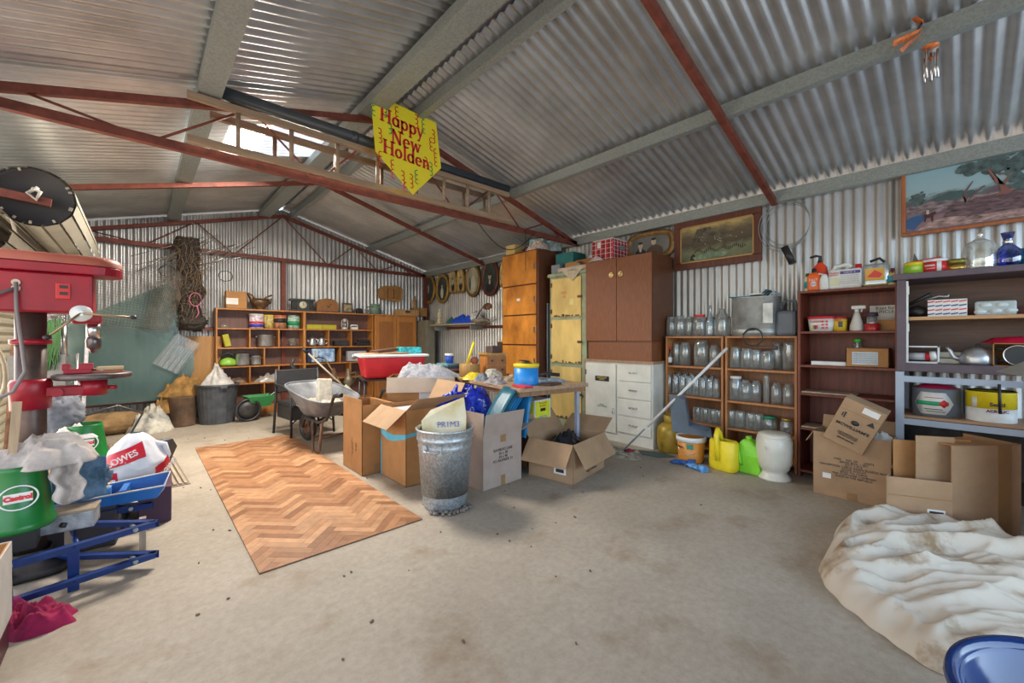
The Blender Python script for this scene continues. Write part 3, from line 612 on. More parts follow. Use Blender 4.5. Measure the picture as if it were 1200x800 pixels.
# ------------------------------------------------------------------ mauve cabinet on steel shelving at the right edge
mv = mat('mauve_paint', (.095, .065, .085), .45, 0, .15, 10, .06); mvin = wood('cabinet_inside', (.13, .062, .038), (.08, .04, .026), st=(1, .3, 1))
t = thing('wall_cabinet', 'open mauve-painted cabinet standing on the galvanised steel shelving', 'cabinet', (4.53, -.22, 1.0))
B().bb(-.27, .235, -.56, .58, .69, .735).build('top', mv, t, bev=.003); B().bb(-.235, .235, -.54, .555, 0, .06).build('bottom_rail', mv, t, bev=.003)
B().bb(-.235, .235, .53, .555, .06, .69).build('side_panel', mv, t); B().bb(-.235, .235, -.54, -.515, .06, .69).build('side_panel', mv, t)
B().bb(-.245, -.235, .505, .555, .0, .69).build('face_strip', mv, t); B().bb(.215, .225, -.54, .53, .06, .69).build('back_panel', mvin, t)
B().bb(-.20, .21, -.51, .525, .385, .41).build('shelf', wood('pale_pine', (.50, .28, .12), (.38, .19, .08), st=(1, .12, 1)), t); B().bb(-.236, -.228, .492, .504, .07, .68).build('white_edge_strip', white, t)
for z in (.30, .58): B().bb(-.238, -.226, .488, .502, z, z + .06).build('hinge', paper, t)
CT, CS, CB = 1.735, 1.41, 1.06
# steel shelving
ss = mat('galvanised_angle', (.34, .40, .50), .45, .4, .05, 6, .03)
t = thing('steel_shelving', 'galvanised steel angle shelving under the mauve cabinet', 'shelves', (4.50, -.20, 0))
for x_ in (-.21, .21):
    for y_ in (-.52, .54):
        b = B(); b.bb(x_ - .003, x_ + .003, y_ - .045 if y_ > 0 else y_, y_ if y_ > 0 else y_ + .045, 0, .995); b.bb(min(x_, x_ - .04 * (1 if x_ > 0 else -1)), max(x_, x_ - .04 * (1 if x_ > 0 else -1)), y_ - .003, y_ + .003, 0, .995); b.build('upright', ss, t)
for z, nm in ((.955, 'top_frame'), (.635, 'shelf_frame')):
    b = B(); b.bb(-.2165, -.2135, -.521, .541, z - .035, z + .01); b.bb(-.213, .21, -.52, -.514, z - .03, z + .01); b.bb(-.213, .21, .534, .54, z - .03, z + .01); b.build(nm, ss, t)
B().bb(-.205, .205, -.51, .53, .648, .668).build('shelf_board', wood('raw_shelf_board', (.42, .24, .13), (.3, .16, .08), st=(1, .12, 1)), t)
B().bb(-.205, .205, -.51, .53, .30, .318).build('shelf_board', plain('dark_shelf_board', (.07, .06, .06)), t)
B().bb(.20, .206, -.51, .53, .04, .60).build('added_dark_panel', dmetal, t)  # added dark board, keeps the bay dark instead of showing the wall
SHF = .668
t = thing('paint_drum', 'grey round drum with a six-sided green and white safety label', 'tin', (4.46, yr(1097, 4.46), SHF))
B().lathe([(0, 0), (.125, 0), (.13, .005), (.13, .205), (.126, .21), (.12, .20), (0, .20)], n=36).build('body', plain('grey_drum', (.14, .16, .19), .5), t); B().lathe([(0, .235), (.06, .232), (.11, .215), (.12, .205)], n=32).build('lid', plain('crimson_lid', (.55, .02, .08), .4), t)
lm = Matrix.Rotation(.12, 4, 'Z')
def wrap(b, poly, r, a0=0):      # flat outline bent round a drum of radius r, facing -x
    def w_(p): a = p[0] / r; return (-r * math.cos(a), -r * math.sin(a), p[1])
    return b
def patch(t, r, y0, y1, z0, z1, m, name='label_patch', zs=None, n=10):
    b = B(); vs = []
    for i in range(n + 1):
        f = i / n; yy = y0 + (y1 - y0) * f; a = yy / r; lo, hi = (z0, z1) if zs is None else zs(f)
        vs += [(-r * math.cos(a), r * math.sin(a), lo), (-r * math.cos(a), r * math.sin(a), hi)]
    return b.add(vs, [(2 * i, 2 * i + 1, 2 * i + 3, 2 * i + 2) for i in range(n)], True).build(name, m, t, solid=.0008)
hexf = lambda lo, hi, m_: (lambda f: (m_ - (m_ - lo) * min(1, f / .18, (1 - f) / .18), m_ + (hi - m_) * min(1, f / .18, (1 - f) / .18)))
patch(t, .1315, -.10, .13, 0, 0, paper, 'hexagonal_label', hexf(.02, .18, .10)); patch(t, .1325, -.07, .115, .085, .115, plain('label_green', (.02, .35, .16)), 'green_band')
patch(t, .1335, -.075, -.015, 0, 0, red, 'red_diamond', lambda f: (.10 - .03 * (1 - abs(2 * f - 1)), .10 + .03 * (1 - abs(2 * f - 1)) + .0005))
patch(t, .1325, -.04, .06, .055, .06, ink, 'small_print'); patch(t, .1325, -.04, .06, .14, .145, plain('print_pink', (.6, .1, .15)), 'small_print'); patch(t, .1325, -.05, .05, .04, .044, ink, 'small_print')
t = thing('paint_tin', 'yellow and white paint tin lettered with black words', 'tin', (4.44, yr(1161, 4.44), SHF))
B().lathe([(0, 0), (.118, 0), (.12, .004), (.12, .10), (.12, .10)], n=36).build('body', white, t); B().lathe([(.12, .095), (.1205, .095), (.1205, .20), (.123, .205), (.12, .212), (.11, .20), (0, .20)], n=36).build('yellow_band', yellow, t)
B().lathe([(.100, .21), (.112, .216), (.122, .21)], n=32).build('rim', dmetal, t)
text('Seacl', .036, ink, t, Matrix.Rotation(.22, 4, 'Z') @ FX(-.1215, 0, .125), bold=.001); text('ACRYLIC', .026, plain('wine_print', (.2, .03, .06)), t, Matrix.Rotation(.22, 4, 'Z') @ FX(-.1225, 0, .080), bold=.0008)
patch(t, .1212, .07, .10, .10, .17, plain('pale_stripe', (.7, .7, .66)), 'pale_stripe')
B().cyl((4.28, yr(1172, 4.28), .74), (4.28, yr(1171, 4.28), .94), .008, n=8).build('hanging_spanner', black, label='black bar hanging in front of the yellow paint tin', cat='bar')
# top row of the mauve cabinet
t = thing('green_tin', 'lime and yellow striped tin at the left end of the mauve cabinet top', 'tin', (4.42, yr(1072, 4.42), CT))
B().lathe([(0, 0), (.062, 0), (.062, .095), (0, .095)], n=28).build('body', plain('lime_print', (.30, .62, .03), .4), t); B().lathe([(.0625, .07), (.063, .07), (.063, .093), (.0625, .093)], n=28).build('yellow_band', yellow, t)
patch(t, .0632, -.03, .02, .03, .06, plain('pale_lime', (.6, .75, .2)), 'label_patch')
b = B(); b.add([(4.62, yr(1066, 4.6), CT), (4.62, yr(1088, 4.6), CT), (4.62, yr(1071, 4.6), CT + .20)], [(0, 1, 2)]); b.build('grey_roofing_offcut', plain('dark_slate', (.12, .13, .13)), label='dark triangular offcut leaning behind the lime tin', cat='offcut', solid=.012)
B().box((4.50, yr(1082, 4.5), CT + .115), (.03, .19, .018), rx=-.12).build('red_brush', red, label='long red and white handle lying across the small tins', cat='tool', bev=.004)
t = thing('red_tin', 'red and white printed tin beside the lime tin', 'tin', (4.42, yr(1096, 4.42), CT))
B().lathe([(0, 0), (.075, 0), (.075, .085), (0, .085)], n=28).build('body', plain('red_print', (.62, .03, .04), .4), t); B().lathe([(0, .105), (.072, .103), (.077, .095), (.077, .083)], n=28).build('lid', white, t); patch(t, .0758, -.035, -.01, .005, .08, paper, 'white_panel'); patch(t, .0758, .0, .06, .05, .06, paper, 'white_line'); patch(t, .0758, .0, .05, .03, .034, paper, 'white_line')
t = thing('gold_tin', 'squat gold tin with olive lid beside the cut-glass jar', 'tin', (4.42, yr(1122, 4.42), CT))
B().lathe([(0, 0), (.055, 0), (.058, .02), (.062, .045), (0, .045)], n=28).build('body', plain('gold_tin', (.62, .40, .10), .25, .7), t); B().lathe([(0, .09), (.062, .088), (.066, .08), (.066, .045), (.06, .045)], n=28).build('lid', plain('olive_gold', (.22, .20, .04), .3, .6), t)
t = thing('biscuit_barrel', 'large domed clear glass jar with round stopper on the mauve cabinet', 'jar', (4.42, yr(1148, 4.42), CT))
pr = [(0, 0), (.082, 0), (.088, .01)]
for k in range(9): pr += [(.09 + .012 * math.sin(k / 9 * PI) - .018 * k / 9, .015 + k * .019), (.086 + .012 * math.sin(k / 9 * PI) - .018 * k / 9, .024 + k * .019)]
B().lathe(pr + [(.07, .19), (.045, .205)], n=36).build('bowl', cg, t); B().lathe([(.05, .2), (.03, .215), (.012, .225), (.012, .235), (.02, .25), (.014, .262), (0, .266)], n=24).build('stopper', cg, t)
t = thing('blue_decanter', 'cobalt blue faceted glass decanter on the mauve cabinet', 'vase', (4.42, yr(1181, 4.42), CT))
B().lathe([(0, 0), (.062, 0), (.07, .03), (.078, .10), (.045, .135), (.024, .16), (.022, .19), (.034, .24), (.03, .24), (.018, .19), (.02, .16)], n=10).build('body', bg_, t); B().lathe([(.0235, .165), (.026, .17), (.0235, .185)], n=16).build('neck_ring', chrome, t)
B().lathe([(0, 0), (.05, 0), (.06, .12), (.055, .12), (.045, .01), (0, .008)], n=20).build('green_bowl', plain('bright_green_glass', (.02, .16, .03), .2), None, (4.45, yr(1206, 4.45), CT), label='green bowl at the far right end of the mauve cabinet top', cat='bowl')
# middle row
t = thing('striped_box', 'box with red, white and blue woven stripes inside the mauve cabinet', 'box', (4.46, yr(1110, 4.46), CS))
B().bb(-.06, .06, -.10, .10, 0, .125).build('body', paper, t)
navy = plain('navy_print', (.03, .08, .25)); redp = plain('coral_print', (.65, .06, .07))
for k in range(4):
    b = B()
    for j in range(5): b.add([(-.0612, .10 - j * .04, .012 + k * .03), (-.0612, .065 - j * .04, .012 + k * .03 + .006), (-.0612, .062 - j * .04, .028 + k * .03), (-.0612, .10 - j * .04, .022 + k * .03)], [(3, 2, 1, 0)])
    b.build('woven_stripe', navy if k % 2 == 0 else redp, t, solid=.0006)
t = thing('gravy_ladle_set', 'tangle of dark kitchen tools left of the striped box', 'tool', (4.47, yr(1074, 4.47), CS))
blob(B(), (0, 0, .045), (.06, .07, .045), 4, 6, .3, 20, flat=0).build('mincer_body', dmetal, t); B().tube([(0, .05, .10), (0, -.02, .14), (0, -.08, .18)], .012).build('handle', dmetal, t); B().tube([(-.02, -.05, .13), (-.02, -.12, .155), (-.02, -.17, .15), (-.02, -.17, .17)], .008).build('pale_bracket', alum, t)
t = thing('hexagon_box', 'pale box printed with grey-green oval shapes on the pine shelf', 'box', (4.47, yr(1166, 4.47), CS))
B().bb(-.06, .06, -.095, .095, 0, .10).build('body', plain('pale_green_grey', (.42, .47, .46), .6), t, bev=.012)
for y_, z_ in ((.045, .072), (-.03, .07), (.0, .03), (.07, .025), (-.07, .03)):
    b = B(Matrix.Translation((-.0615, y_, z_)) @ Matrix.Rotation(-PI / 2, 4, 'Y')); b.lathe([(0, .001), (.016, .001), (.016, 0)], n=16, sy=1.9); b.build('printed_oval', plain('pale_oval', (.60, .66, .66), .6), t)
# bottom row
t = thing('white_dispenser', 'white-framed dispenser holding a clear red-ended roll', 'dispenser', (4.42, yr(1078, 4.42), CB))
b = B(); b.bb(-.05, .05, -.105, .105, 0, .012); b.bb(-.05, .05, -.105, .105, .12, .13); b.bb(-.05, .05, .095, .105, 0, .13); b.bb(-.05, .05, -.105, -.095, 0, .13); b.build('frame', white, t)
B().cyl((-.01, .08, .05), (-.01, -.03, .05), .028).build('roll', plain('grey_roll', (.45, .42, .42), .3), t); B().cyl((-.01, -.03, .05), (-.01, -.065, .05), .029).build('red_end', red, t); B().cyl((-.02, -.055, .055), (-.02, -.09, .06), .034).build('white_cap', white, t)
t = thing('food_container', 'stack of two cream plastic containers behind the teapot spout', 'container', (4.52, yr(1115, 4.52), CB))
for z in (0, .045): B().bb(-.07, .07, -.11, .11, z, z + .04).build('container', plain('cream_plastic2', (.62, .58, .48), .5), t, bev=.006)
t = thing('teapot', 'dull aluminium teapot with a dark handle in the mauve cabinet', 'teapot', (4.40, yr(1146, 4.40), CB))
B().lathe([(0, 0), (.085, 0), (.092, .02), (.09, .06), (.07, .10), (.055, .115), (.03, .125), (.012, .13), (0, .13)], n=32, sx=.9).build('body', alum, t); B().tube([(0, .075, .035), (0, .115, .05), (0, .135, .10), (0, .15, .125)], [.02, .016, .011, .009]).build('spout', alum, t)
B().tube([(0, -.06, .11), (0, -.11, .12), (0, -.13, .09), (0, -.12, .04), (0, -.085, .03)], .009).build('handle', plain('black_bakelite', (.05, .055, .06)), t); B().lathe([(0, .15), (.012, .147), (.008, .128)], n=14).build('lid_knob', black, t)
t = thing('open_carton', 'small brown carton with a round steel pot inside it', 'box', (4.42, yr(1192, 4.42), CB))
b = B(); b.bb(-.10, .10, .105, .11, 0, .155); b.bb(-.10, .10, -.11, -.105, 0, .155); b.bb(-.1, .1, -.11, .11, 0, .004); b.bb(-.1, .1, -.11, .11, .150, .155); b.bb(.095, .1, -.11, .11, 0, .155); b.build('carton_body', card, t)
B().cyl((-.10, -.0, .075), (.05, -.0, .075), .066).build('pot', black, t); B(Matrix.Translation((-.104, 0, .075)) @ Matrix.Rotation(PI / 2, 4, 'Y')).lathe([(.062, 0), (.068, .004), (.068, -.004), (.062, 0)], n=28).build('rim', chrome, t)
b = B(); heap(b, 4.42, yr(1185, 4.42), CB + .156, .09, .14, .05, 2, 8, .5, 24); b.build('red_package', plain('red_shiny_wrap', (.45, .01, .04), .2), label='shiny red package on top of the small carton', cat='package')

# ------------------------------------------------------------------ pictures on the right wall
def picfn(name, stops, sc=3.5, det=8, detail=None, st=(1, 1, 1)):
    """procedural painting: vertical bands of colour broken up by noise, in generated coordinates"""
    m, n, l, p = nodes(name); tc = n.new('ShaderNodeTexCoord'); sx = n.new('ShaderNodeSeparateXYZ'); l.new(tc.outputs['Generated'], sx.inputs[0])
    mp = n.new('ShaderNodeMapping'); mp.inputs['Scale'].default_value = st; l.new(tc.outputs['Generated'], mp.inputs[0])
    t = n.new('ShaderNodeTexNoise'); t.inputs['Scale'].default_value = sc; t.inputs['Detail'].default_value = det; t.inputs['Roughness'].default_value = .7; l.new(mp.outputs[0], t.inputs['Vector'])
    ma = n.new('ShaderNodeMath'); ma.operation = 'MULTIPLY_ADD'; ma.inputs[1].default_value = .5; l.new(t.outputs[0], ma.inputs[0]); 
    ad = n.new('ShaderNodeMath'); ad.operation = 'ADD'; ad.inputs[1].default_value = -.25; l.new(sx.outputs[2], ad.inputs[0]); l.new(ad.outputs[0], ma.inputs[2])
    r = n.new('ShaderNodeValToRGB'); l.new(ma.outputs[0], r.inputs[0]); e = r.color_ramp.elements
    e[0].position = stops[0][0]; e[0].color = (*stops[0][1], 1); e[1].position = stops[-1][0]; e[1].color = (*stops[-1][1], 1)
    for pz, c in stops[1:-1]: q = e.new(pz); q.color = (*c, 1)
    l.new(r.outputs[0], p.inputs['Base Color']); p.inputs['Roughness'].default_value = .35; return m
def frame_picture(name, label, y0, y1, z0, z1, fw, fm, pm, lean=0, x=4.755, inner=None, extra=None):
    t = thing(name, label, 'picture', (x, (y0 + y1) / 2, z0)); hy = (y1 - y0) / 2; h = z1 - z0; R = Matrix.Rotation(lean, 4, 'Y')
    b = B(R)
    for a in ((-hy, hy, 0, fw), (-hy, hy, h - fw, h), (-hy, -hy + fw, fw, h - fw), (hy - fw, hy, fw, h - fw)): b.bb(-.025, .0, *a)
    b.build('frame', fm, t, bev=.006)
    if inner:
        b = B(R); w2 = .014
        for a in ((-hy + fw, hy - fw, fw, fw + w2), (-hy + fw, hy - fw, h - fw - w2, h - fw), (-hy + fw, -hy + fw + w2, fw, h - fw), (hy - fw - w2, hy - fw, fw, h - fw)): b.bb(-.016, -.006, *a)
        b.build('inner_frame', inner, t)
    B(R).bb(-.008, -.004, -hy + fw * .6, hy - fw * .6, fw * .6, h - fw * .6).build('painting', pm, t)
    return t, R
fr = wood('red_brown_frame', (.13, .035, .018), (.07, .018, .01))
def pcs(t, R, x, items):
    """flat painted shapes on a picture: (name, material, outline of (y, z))"""
    for i, (nm, m_, poly) in enumerate(items): B(R).add([(x - i * .0005, y_, z_) for y_, z_ in poly], [tuple(range(len(poly)))]).build(nm, m_, t)
m1 = picfn('battle_painting', [(.0, (.08, .08, .04)), (.30, (.16, .18, .10)), (.45, (.07, .05, .03)), (.68, (.11, .085, .05)), (.80, (.22, .17, .08)), (.92, (.50, .38, .15))], 6)
y0, y1 = yr(893, 4.74), yr(790, 4.74); z0, z1 = zr(797, 317, 4.74), zr(790, 262, 4.74)
t, R = frame_picture('landscape_painting', 'dark framed painting of a crowded river bank below a flat-topped mountain', y0, y1, z0, z1, .075, fr, m1, inner=plain('gilt_slip', (.45, .28, .10), .4, .3), lean=0)
hy = (y1 - y0) / 2; hh = z1 - z0
pcs(t, R, -.0088, [('painted_mountain', mat('mountain_paint', (.10, .085, .055), .5, 0, .5, 14, 0), [(.30, .30), (.24, .36), (.20, .45), (.05, .455), (.03, .40), (-.1, .36), (-.2, .30)]), ('painted_river', mat('river_paint', (.16, .24, .15), .5, 0, .4, 14, 0), [(.22, .10), (.25, .13), (.10, .17), (-.15, .15), (-.1, .105)])])
b = B(R); rnd = random.Random(4)
for k in range(26):
    y_ = .22 - k * .021; h_ = rnd.uniform(.02, .045); z_ = .18 + .015 * math.sin(k); b.add([(-.0092, y_ - .007, z_), (-.0092, y_ + .007, z_), (-.0092, y_ + .004, z_ + h_), (-.0092, y_ - .004, z_ + h_)], [(0, 1, 2, 3)])
b.add([(-.0092, .28, .10), (-.0092, .21, .10), (-.0092, .22, .15), (-.0092, .24, .18), (-.0092, .27, .15)], [(0, 1, 2, 3, 4)])
b.build('painted_crowd', plain('crowd_paint', (.02, .014, .01)), t)
b = B(R)
for k in range(14): y_ = rnd.uniform(-.3, .2); z_ = rnd.uniform(.26, .36); b.add([(-.0092, y_ - .006, z_), (-.0092, y_ + .006, z_), (-.0092, y_ + .005, z_ + .01), (-.0092, y_ - .005, z_ + .01)], [(0, 1, 2, 3)])
b.build('painted_tents', plain('tent_paint', (.42, .36, .22)), t)
m2 = picfn('river_print', [(.0, (.16, .10, .13)), (.18, (.25, .15, .16)), (.34, (.08, .05, .09)), (.44, (.13, .08, .10)), (.52, (.10, .13, .13)), (.60, (.30, .42, .45)), (.95, (.24, .40, .46))], 7)
y1 = yr(1056, 4.74); t, R = frame_picture('river_print', 'orange-framed print of horses watering at a tree-lined river', y1 - 1.15, y1, zr(1057, 278, 4.74), zr(1056, 204, 4.74) + .02, .028, wood('orange_frame', (.38, .12, .04), (.28, .08, .02)), m2)

tree = mat('painted_tree', (.07, .11, .11), .5, 0, .5, 22, 0); trunk = plain('painted_trunk', (.22, .09, .07))
def leafy(c, r, sd, n=22): return [(c[0] + math.cos(2 * PI * k / n) * r[0] * (1 + .45 * noise.noise(Vector((k * 1.7, sd, 0)))), c[1] + math.sin(2 * PI * k / n) * r[1] * (1 + .5 * noise.noise(Vector((k * 1.3, sd, 3))))) for k in range(n)]
def crown(nm, m_, c, r, cnt, seed, sz):
    rn = random.Random(seed); b = B(R)
    for k in range(cnt):
        a = rn.uniform(0, 2 * PI); q = math.sqrt(rn.random()); cc = (c[0] + r[0] * q * math.cos(a), c[1] + r[1] * q * math.sin(a)); s_ = sz * rn.uniform(.6, 1.2)
        pl = [p for p in leafy(cc, (s_, s_ * .7), k + seed, 9)]
        b.add([(-.0116 - .00002 * k, max(-.53, min(.54, y_)), max(.03, min(.515, z_))) for y_, z_ in pl], [tuple(range(9))])
    b.build(nm, m_, t, kind='stuff')
pcs(t, R, -.0088, [('painted_river', plain('deep_blue_paint', (.03, .09, .22)), [(.545, .07), (.50, .045), (.44, .12), (.40, .17), (.44, .19), (.545, .14)]), ('painted_pool', plain('pale_blue_paint', (.3, .42, .5)), [(.45, .20), (.41, .165), (.36, .20), (.40, .235)]),
    ('painted_hills', mat('far_hill_paint', (.22, .16, .17), .5, 0, .55, 16, 0, (1, 1, 3)), [(.545, .16), (.545, .24), (.45, .255), (.3, .26), (.1, .25), (-.5, .27), (-.5, .2)]), ('painted_bank', mat('bank_paint', (.13, .075, .085), .5, 0, .55, 16, 0, (1, 1, 3)), [(.34, .10), (.30, .20), (.1, .235), (-.2, .25), (-.5, .25), (-.5, .10)]), ('painted_path', mat('path_paint', (.34, .22, .20), .5, 0, .55, 16, 0, (1, 1, 3)), [(.48, .04), (.40, .10), (.34, .12), (.1, .09), (-.4, .10), (-.4, .04)])])
crown('painted_far_trees', plain('far_tree_paint', (.05, .10, .10)), (.27, .275), (.10, .022), 26, 3, .022)
crown('painted_bush', tree, (.485, .285), (.032, .045), 22, 5, .022); crown('painted_bush', tree, (.45, .30), (.010, .05), 10, 8, .016)
crown('painted_crown', tree, (.06, .46), (.17, .055), 60, 11, .034); crown('painted_crown', tree, (-.10, .36), (.10, .13), 60, 14, .036); crown('painted_crown', mat('painted_leaf_brown', (.16, .14, .13), .5, 0, .5, 22, 0), (.0, .42), (.09, .05), 20, 17, .026)
pcs(t, R, -.0130, [('painted_trunk', trunk, [(.06, .22), (.035, .25), (.05, .34), (.09, .43), (.105, .43), (.07, .35), (.06, .31), (.03, .30), (.0, .36), (-.01, .36), (.015, .29), (-.02, .23)]),
    ('painted_trunk', plain('thin_trunk_paint', (.13, .08, .08)), [(.215, .20), (.20, .24), (.205, .29), (.17, .36), (.178, .36), (.215, .30), (.225, .27), (.20, .205)]),
    ('painted_trunk', plain('thin_trunk_paint', (.13, .08, .08)), [(.20, .21), (.17, .25), (.11, .31), (.115, .315), (.18, .26)]),
    ('painted_horse', plain('horse_paint', (.05, .015, .015)), [(.44, .10), (.435, .13), (.44, .16), (.40, .165), (.375, .175), (.37, .155), (.385, .145), (.388, .09), (.395, .09), (.40, .13), (.425, .13), (.43, .10)]),
    ('painted_rider', plain('rider_paint', (.55, .42, .35)), [(.425, .16), (.41, .16), (.41, .19), (.42, .195), (.427, .185)])])
# wire coil on the wall
t = thing('wire_coil', 'coil of fencing wire hanging on the right wall beside the dark painting', 'wire', (4.75, yr(923, 4.75), 0))
y_c = 0; 
for k in range(4):
    rr = .20 + .012 * k; b = B(); b.tube([(-.01 - .006 * k, rr * .93 * math.cos(a) + .01 * k, 2.37 + (rr + .02 * (k % 2)) * math.sin(a)) for a in [i * 2 * PI / 36 for i in range(36)]], .0035, n=6, closed=True); b.build('wire_loop', steel, t)
B().cyl((-.03, .02, 2.15), (-.03, -.05, 1.98), .032).build('binding', black, t)

# ------------------------------------------------------------------ herringbone floor panel: every block a part
MX0, MX1, MY0, MY1 = .47, 1.44, 2.50, 5.84
matt = thing('parquet_panel', 'loose panel of herringbone parquet lying on the concrete', 'floor panel', (MX0, MY0, 0))
B().bb(0, MX1 - MX0, 0, MY1 - MY0, .001, .005).build('backing', plain('parquet_backing', (.10, .05, .025), .8), matt)
pqs = [mat('parquet_' + q, c_, .38, 0, .14, 16, .04, rnd=.13) for q, c_ in (('tan', (.38, .185, .088)), ('honey', (.48, .26, .135)), ('brown', (.275, .122, .056)))]
def clip(poly, ax, lim, keep_less):
    out = []
    for i in range(len(poly)):
        a, b_ = poly[i - 1], poly[i]; ia = (a[ax] <= lim) == keep_less; ib = (b_[ax] <= lim) == keep_less
        if ia != ib: f = (lim - a[ax]) / (b_[ax] - a[ax]); out.append((a[0] + (b_[0] - a[0]) * f, a[1] + (b_[1] - a[1]) * f))
        if ib: out.append(b_)
    return out
rnd = random.Random(7); W_, H_ = MX1 - MX0, MY1 - MY0; bw_ = .054; n_ = 5; bl = bw_ * n_; g_ = .0008; cnt = 0
A45 = math.radians(45); ca, sa = math.cos(A45), math.sin(A45)
for i in range(-80, 80):
    for j in range(-12, 13):
        # one horizontal and one vertical block per lattice step
        ox, oy = i * bw_ + j * bl, i * bw_ - j * bl
        for (x0, y0, x1, y1) in ((ox, oy, ox + bl, oy + bw_), (ox, oy + bw_, ox + bw_, oy + bw_ + bl)):
            P4 = [(x0 + g_, y0 + g_), (x1 - g_, y0 + g_), (x1 - g_, y1 - g_), (x0 + g_, y1 - g_)]
            P4 = [(px * ca - py * sa + .3, px * sa + py * ca) for px, py in P4]
            for ax, lim, kl in ((0, 0, False), (0, W_, True), (1, 0, False), (1, H_, True)):
                P4 = clip(P4, ax, lim, kl)
                if len(P4) < 3: break
            if len(P4) < 3: continue
            ar = abs(sum(P4[k - 1][0] * P4[k][1] - P4[k][0] * P4[k - 1][1] for k in range(len(P4)))) / 2
            if ar < .0006: continue
            B().prism(P4, .005, .0085 + rnd.uniform(0, .0006)).build('parquet_block', pqs[rnd.choice((0, 0, 1, 1, 2))], matt); cnt += 1
print('parquet blocks', cnt)

# ------------------------------------------------------------------ cartons in the middle of the floor
t = carton('carton', 'tall brown carton with faint inked symbols, at the wheelbarrow end of the row', (1.625, 3.88), .27, .46, .64, m=card, flaps=(('W', 4), ('E', 100)), fl=.05)
text('FRAGILE\nTHIS WAY UP', .03, tape, t, FX(-.137, .0, .22, -PI / 2)); text('ITEM 20', .024, ink, t, FX(-.137, -.09, .24, -PI / 2))
t = carton('carton', 'open brown carton with a blue painted swoosh behind the galvanised bin', (1.90, 3.37), .50, .48, .64, m=card, flaps=(('W', 128), ('S', 58), ('E', 30)), fl=.22, inm=card2)
sw = plain('light_blue_paint', (.10, .42, .55), .6)
b = B(); b.add([(-.252, .238, .38), (-.252, .238, .42), (-.252, .0, .40), (-.252, -.24, .44), (-.252, -.24, .40), (-.252, .0, .345), (-.252, .10, .34)], [(0, 1, 2, 6), (2, 3, 4, 5), (2, 5, 6)]); b.add([(-.252, .238, .0), (-.252, .238, .36), (-.252, .215, .30), (-.252, .215, .0)], [(0, 1, 2, 3)]); b.add([(-.252, -.24, .44), (.0, -.2415, .46), (.0, -.2415, .43), (-.25, -.2415, .41)], [(0, 1, 2, 3)]); b.build('painted_swoosh', sw, t)
side_text(t, 'S KAM\nHOME', .035, .5, .48, 'S', .0, .34); b = B(); b.bb(-.24, .24, -.23, .235, .02, .60); b.build('inner_packing', plain('pale_grey_packing', (.50, .49, .52), .8), t)
t = carton('carton', 'pinkish-brown open carton stuffed with blue sheets right of the galvanised bin', (2.285, 2.80), .45, .34, .43, rz=.04, m=cardgrey, flaps=(('S', 12), ('W', -3), ('E', 70)), fl=.20)
side_text(t, 'BAMBOO LINE\n26 x 38\n24 x 46\nPO NUMBER 51', .034, .45, .34, 'S', .0, .26); B().bb(-.03, .03, -.1725, -.171, .37, .43).build('tape', tape, t)
bs = plain('blue_sheet', (.02, .22, .50), .35); ts = plain('dark_teal_sheet', (.02, .12, .18), .4)
t = thing('folded_sheets', 'bundle of bright blue and dark teal plastic sheets standing in the open carton', 'sheets', (2.30, 2.80, .1))
for k in range(5):
    b = B(); b.grid(lambda u, v, k=k: (-.12 + .34 * v * v + .045 * k, -.12 + .20 * u + .02 * k, .0 + .82 * v - .12 * v * v - .015 * k), 4, 10); b.build('sheet', bs if k > 1 else ts, t, solid=.006)
b = B(); b.grid(lambda u, v: (.38 + .02 * u - .08 * v, -.13 + .22 * u, .64 - .40 * v), 4, 4); b.build('sheet', bs, t, solid=.01)
b = B(); heap(b, 2.18, 2.83, .42, .10, .12, .10, 12, 8, .7, 26); b.build('clothing', mat('patterned_cloth', (.6, .58, .5), .9, 0, .6, 30, .2, tint=(.05, .06, .05)), label='patterned cloth in the carton beside the blue sheets', cat='cloth')
t = carton('carton', 'low wide open carton with folded-down flaps and black bags inside', (2.985, 2.50), .62, .46, .34, rz=.18, m=card2, flaps=(('W', 142), ('S', 148), ('E', 60), ('N', 40)), fl=.22)
sticker(t, .62, .46, 'W', -.10, .10, .12, .06); sticker(t, .62, .46, 'S', .24, .13, .07, .08); B().bb(-.314, -.3125, -.14, -.06, .085, .115).build('barcode', ink, t)
side_text(t, 'STORAGE CASE\nNET 6 KG\nMADE OF BOARD', .026, .62, .46, 'S', .03, .08)
b = B(); heap(b, 3.02, 2.55, .22, .22, .17, .17, 21, 9, .6, 34, 1.6); b.build('black_bag', plain('black_bin_liner', (.012, .015, .022), .25, bump=.3), label='crumpled black plastic bags inside the low open carton', cat='bag')
t = carton('carton', 'dark brown carton under the yellow and white file box', (2.78, 3.02), .50, .34, .36, rz=-.1, m=plain('dark_cardboard', (.16, .08, .045), .8))
t = thing('file_box', 'yellow and white printed file box under the workbench', 'box', (2.98, 2.97, .365), .1)
B().bb(-.13, .13, -.14, .14, 0, .27).build('body', white, t); B().bb(-.115, .115, -.1425, -.1405, .04, .255).build('yellow_panel', plain('lemon_print', (.72, .72, .03), .5), t); B().bb(-.1325, -.1305, -.13, .13, .05, .26).build('yellow_panel', plain('lemon_print', (.72, .72, .03), .5), t)
B().bb(-.04, .04, -.1455, -.142, .155, .185).build('hand_slot', black, t); text('Removal\nBOXES', .035, plain('brick_print', (.5, .12, .02)), t, FY(0, -.1435, .222)); text('500/50', .05, plain('blue_print', (.15, .25, .5)), t, FY(0, -.1435, .09))
B().box((-.17, .06, .30), (.40, .24, .012), ry=.25, rz=.1).build('yellow_lid', plain('dull_yellow', (.55, .50, .04), .5), t)
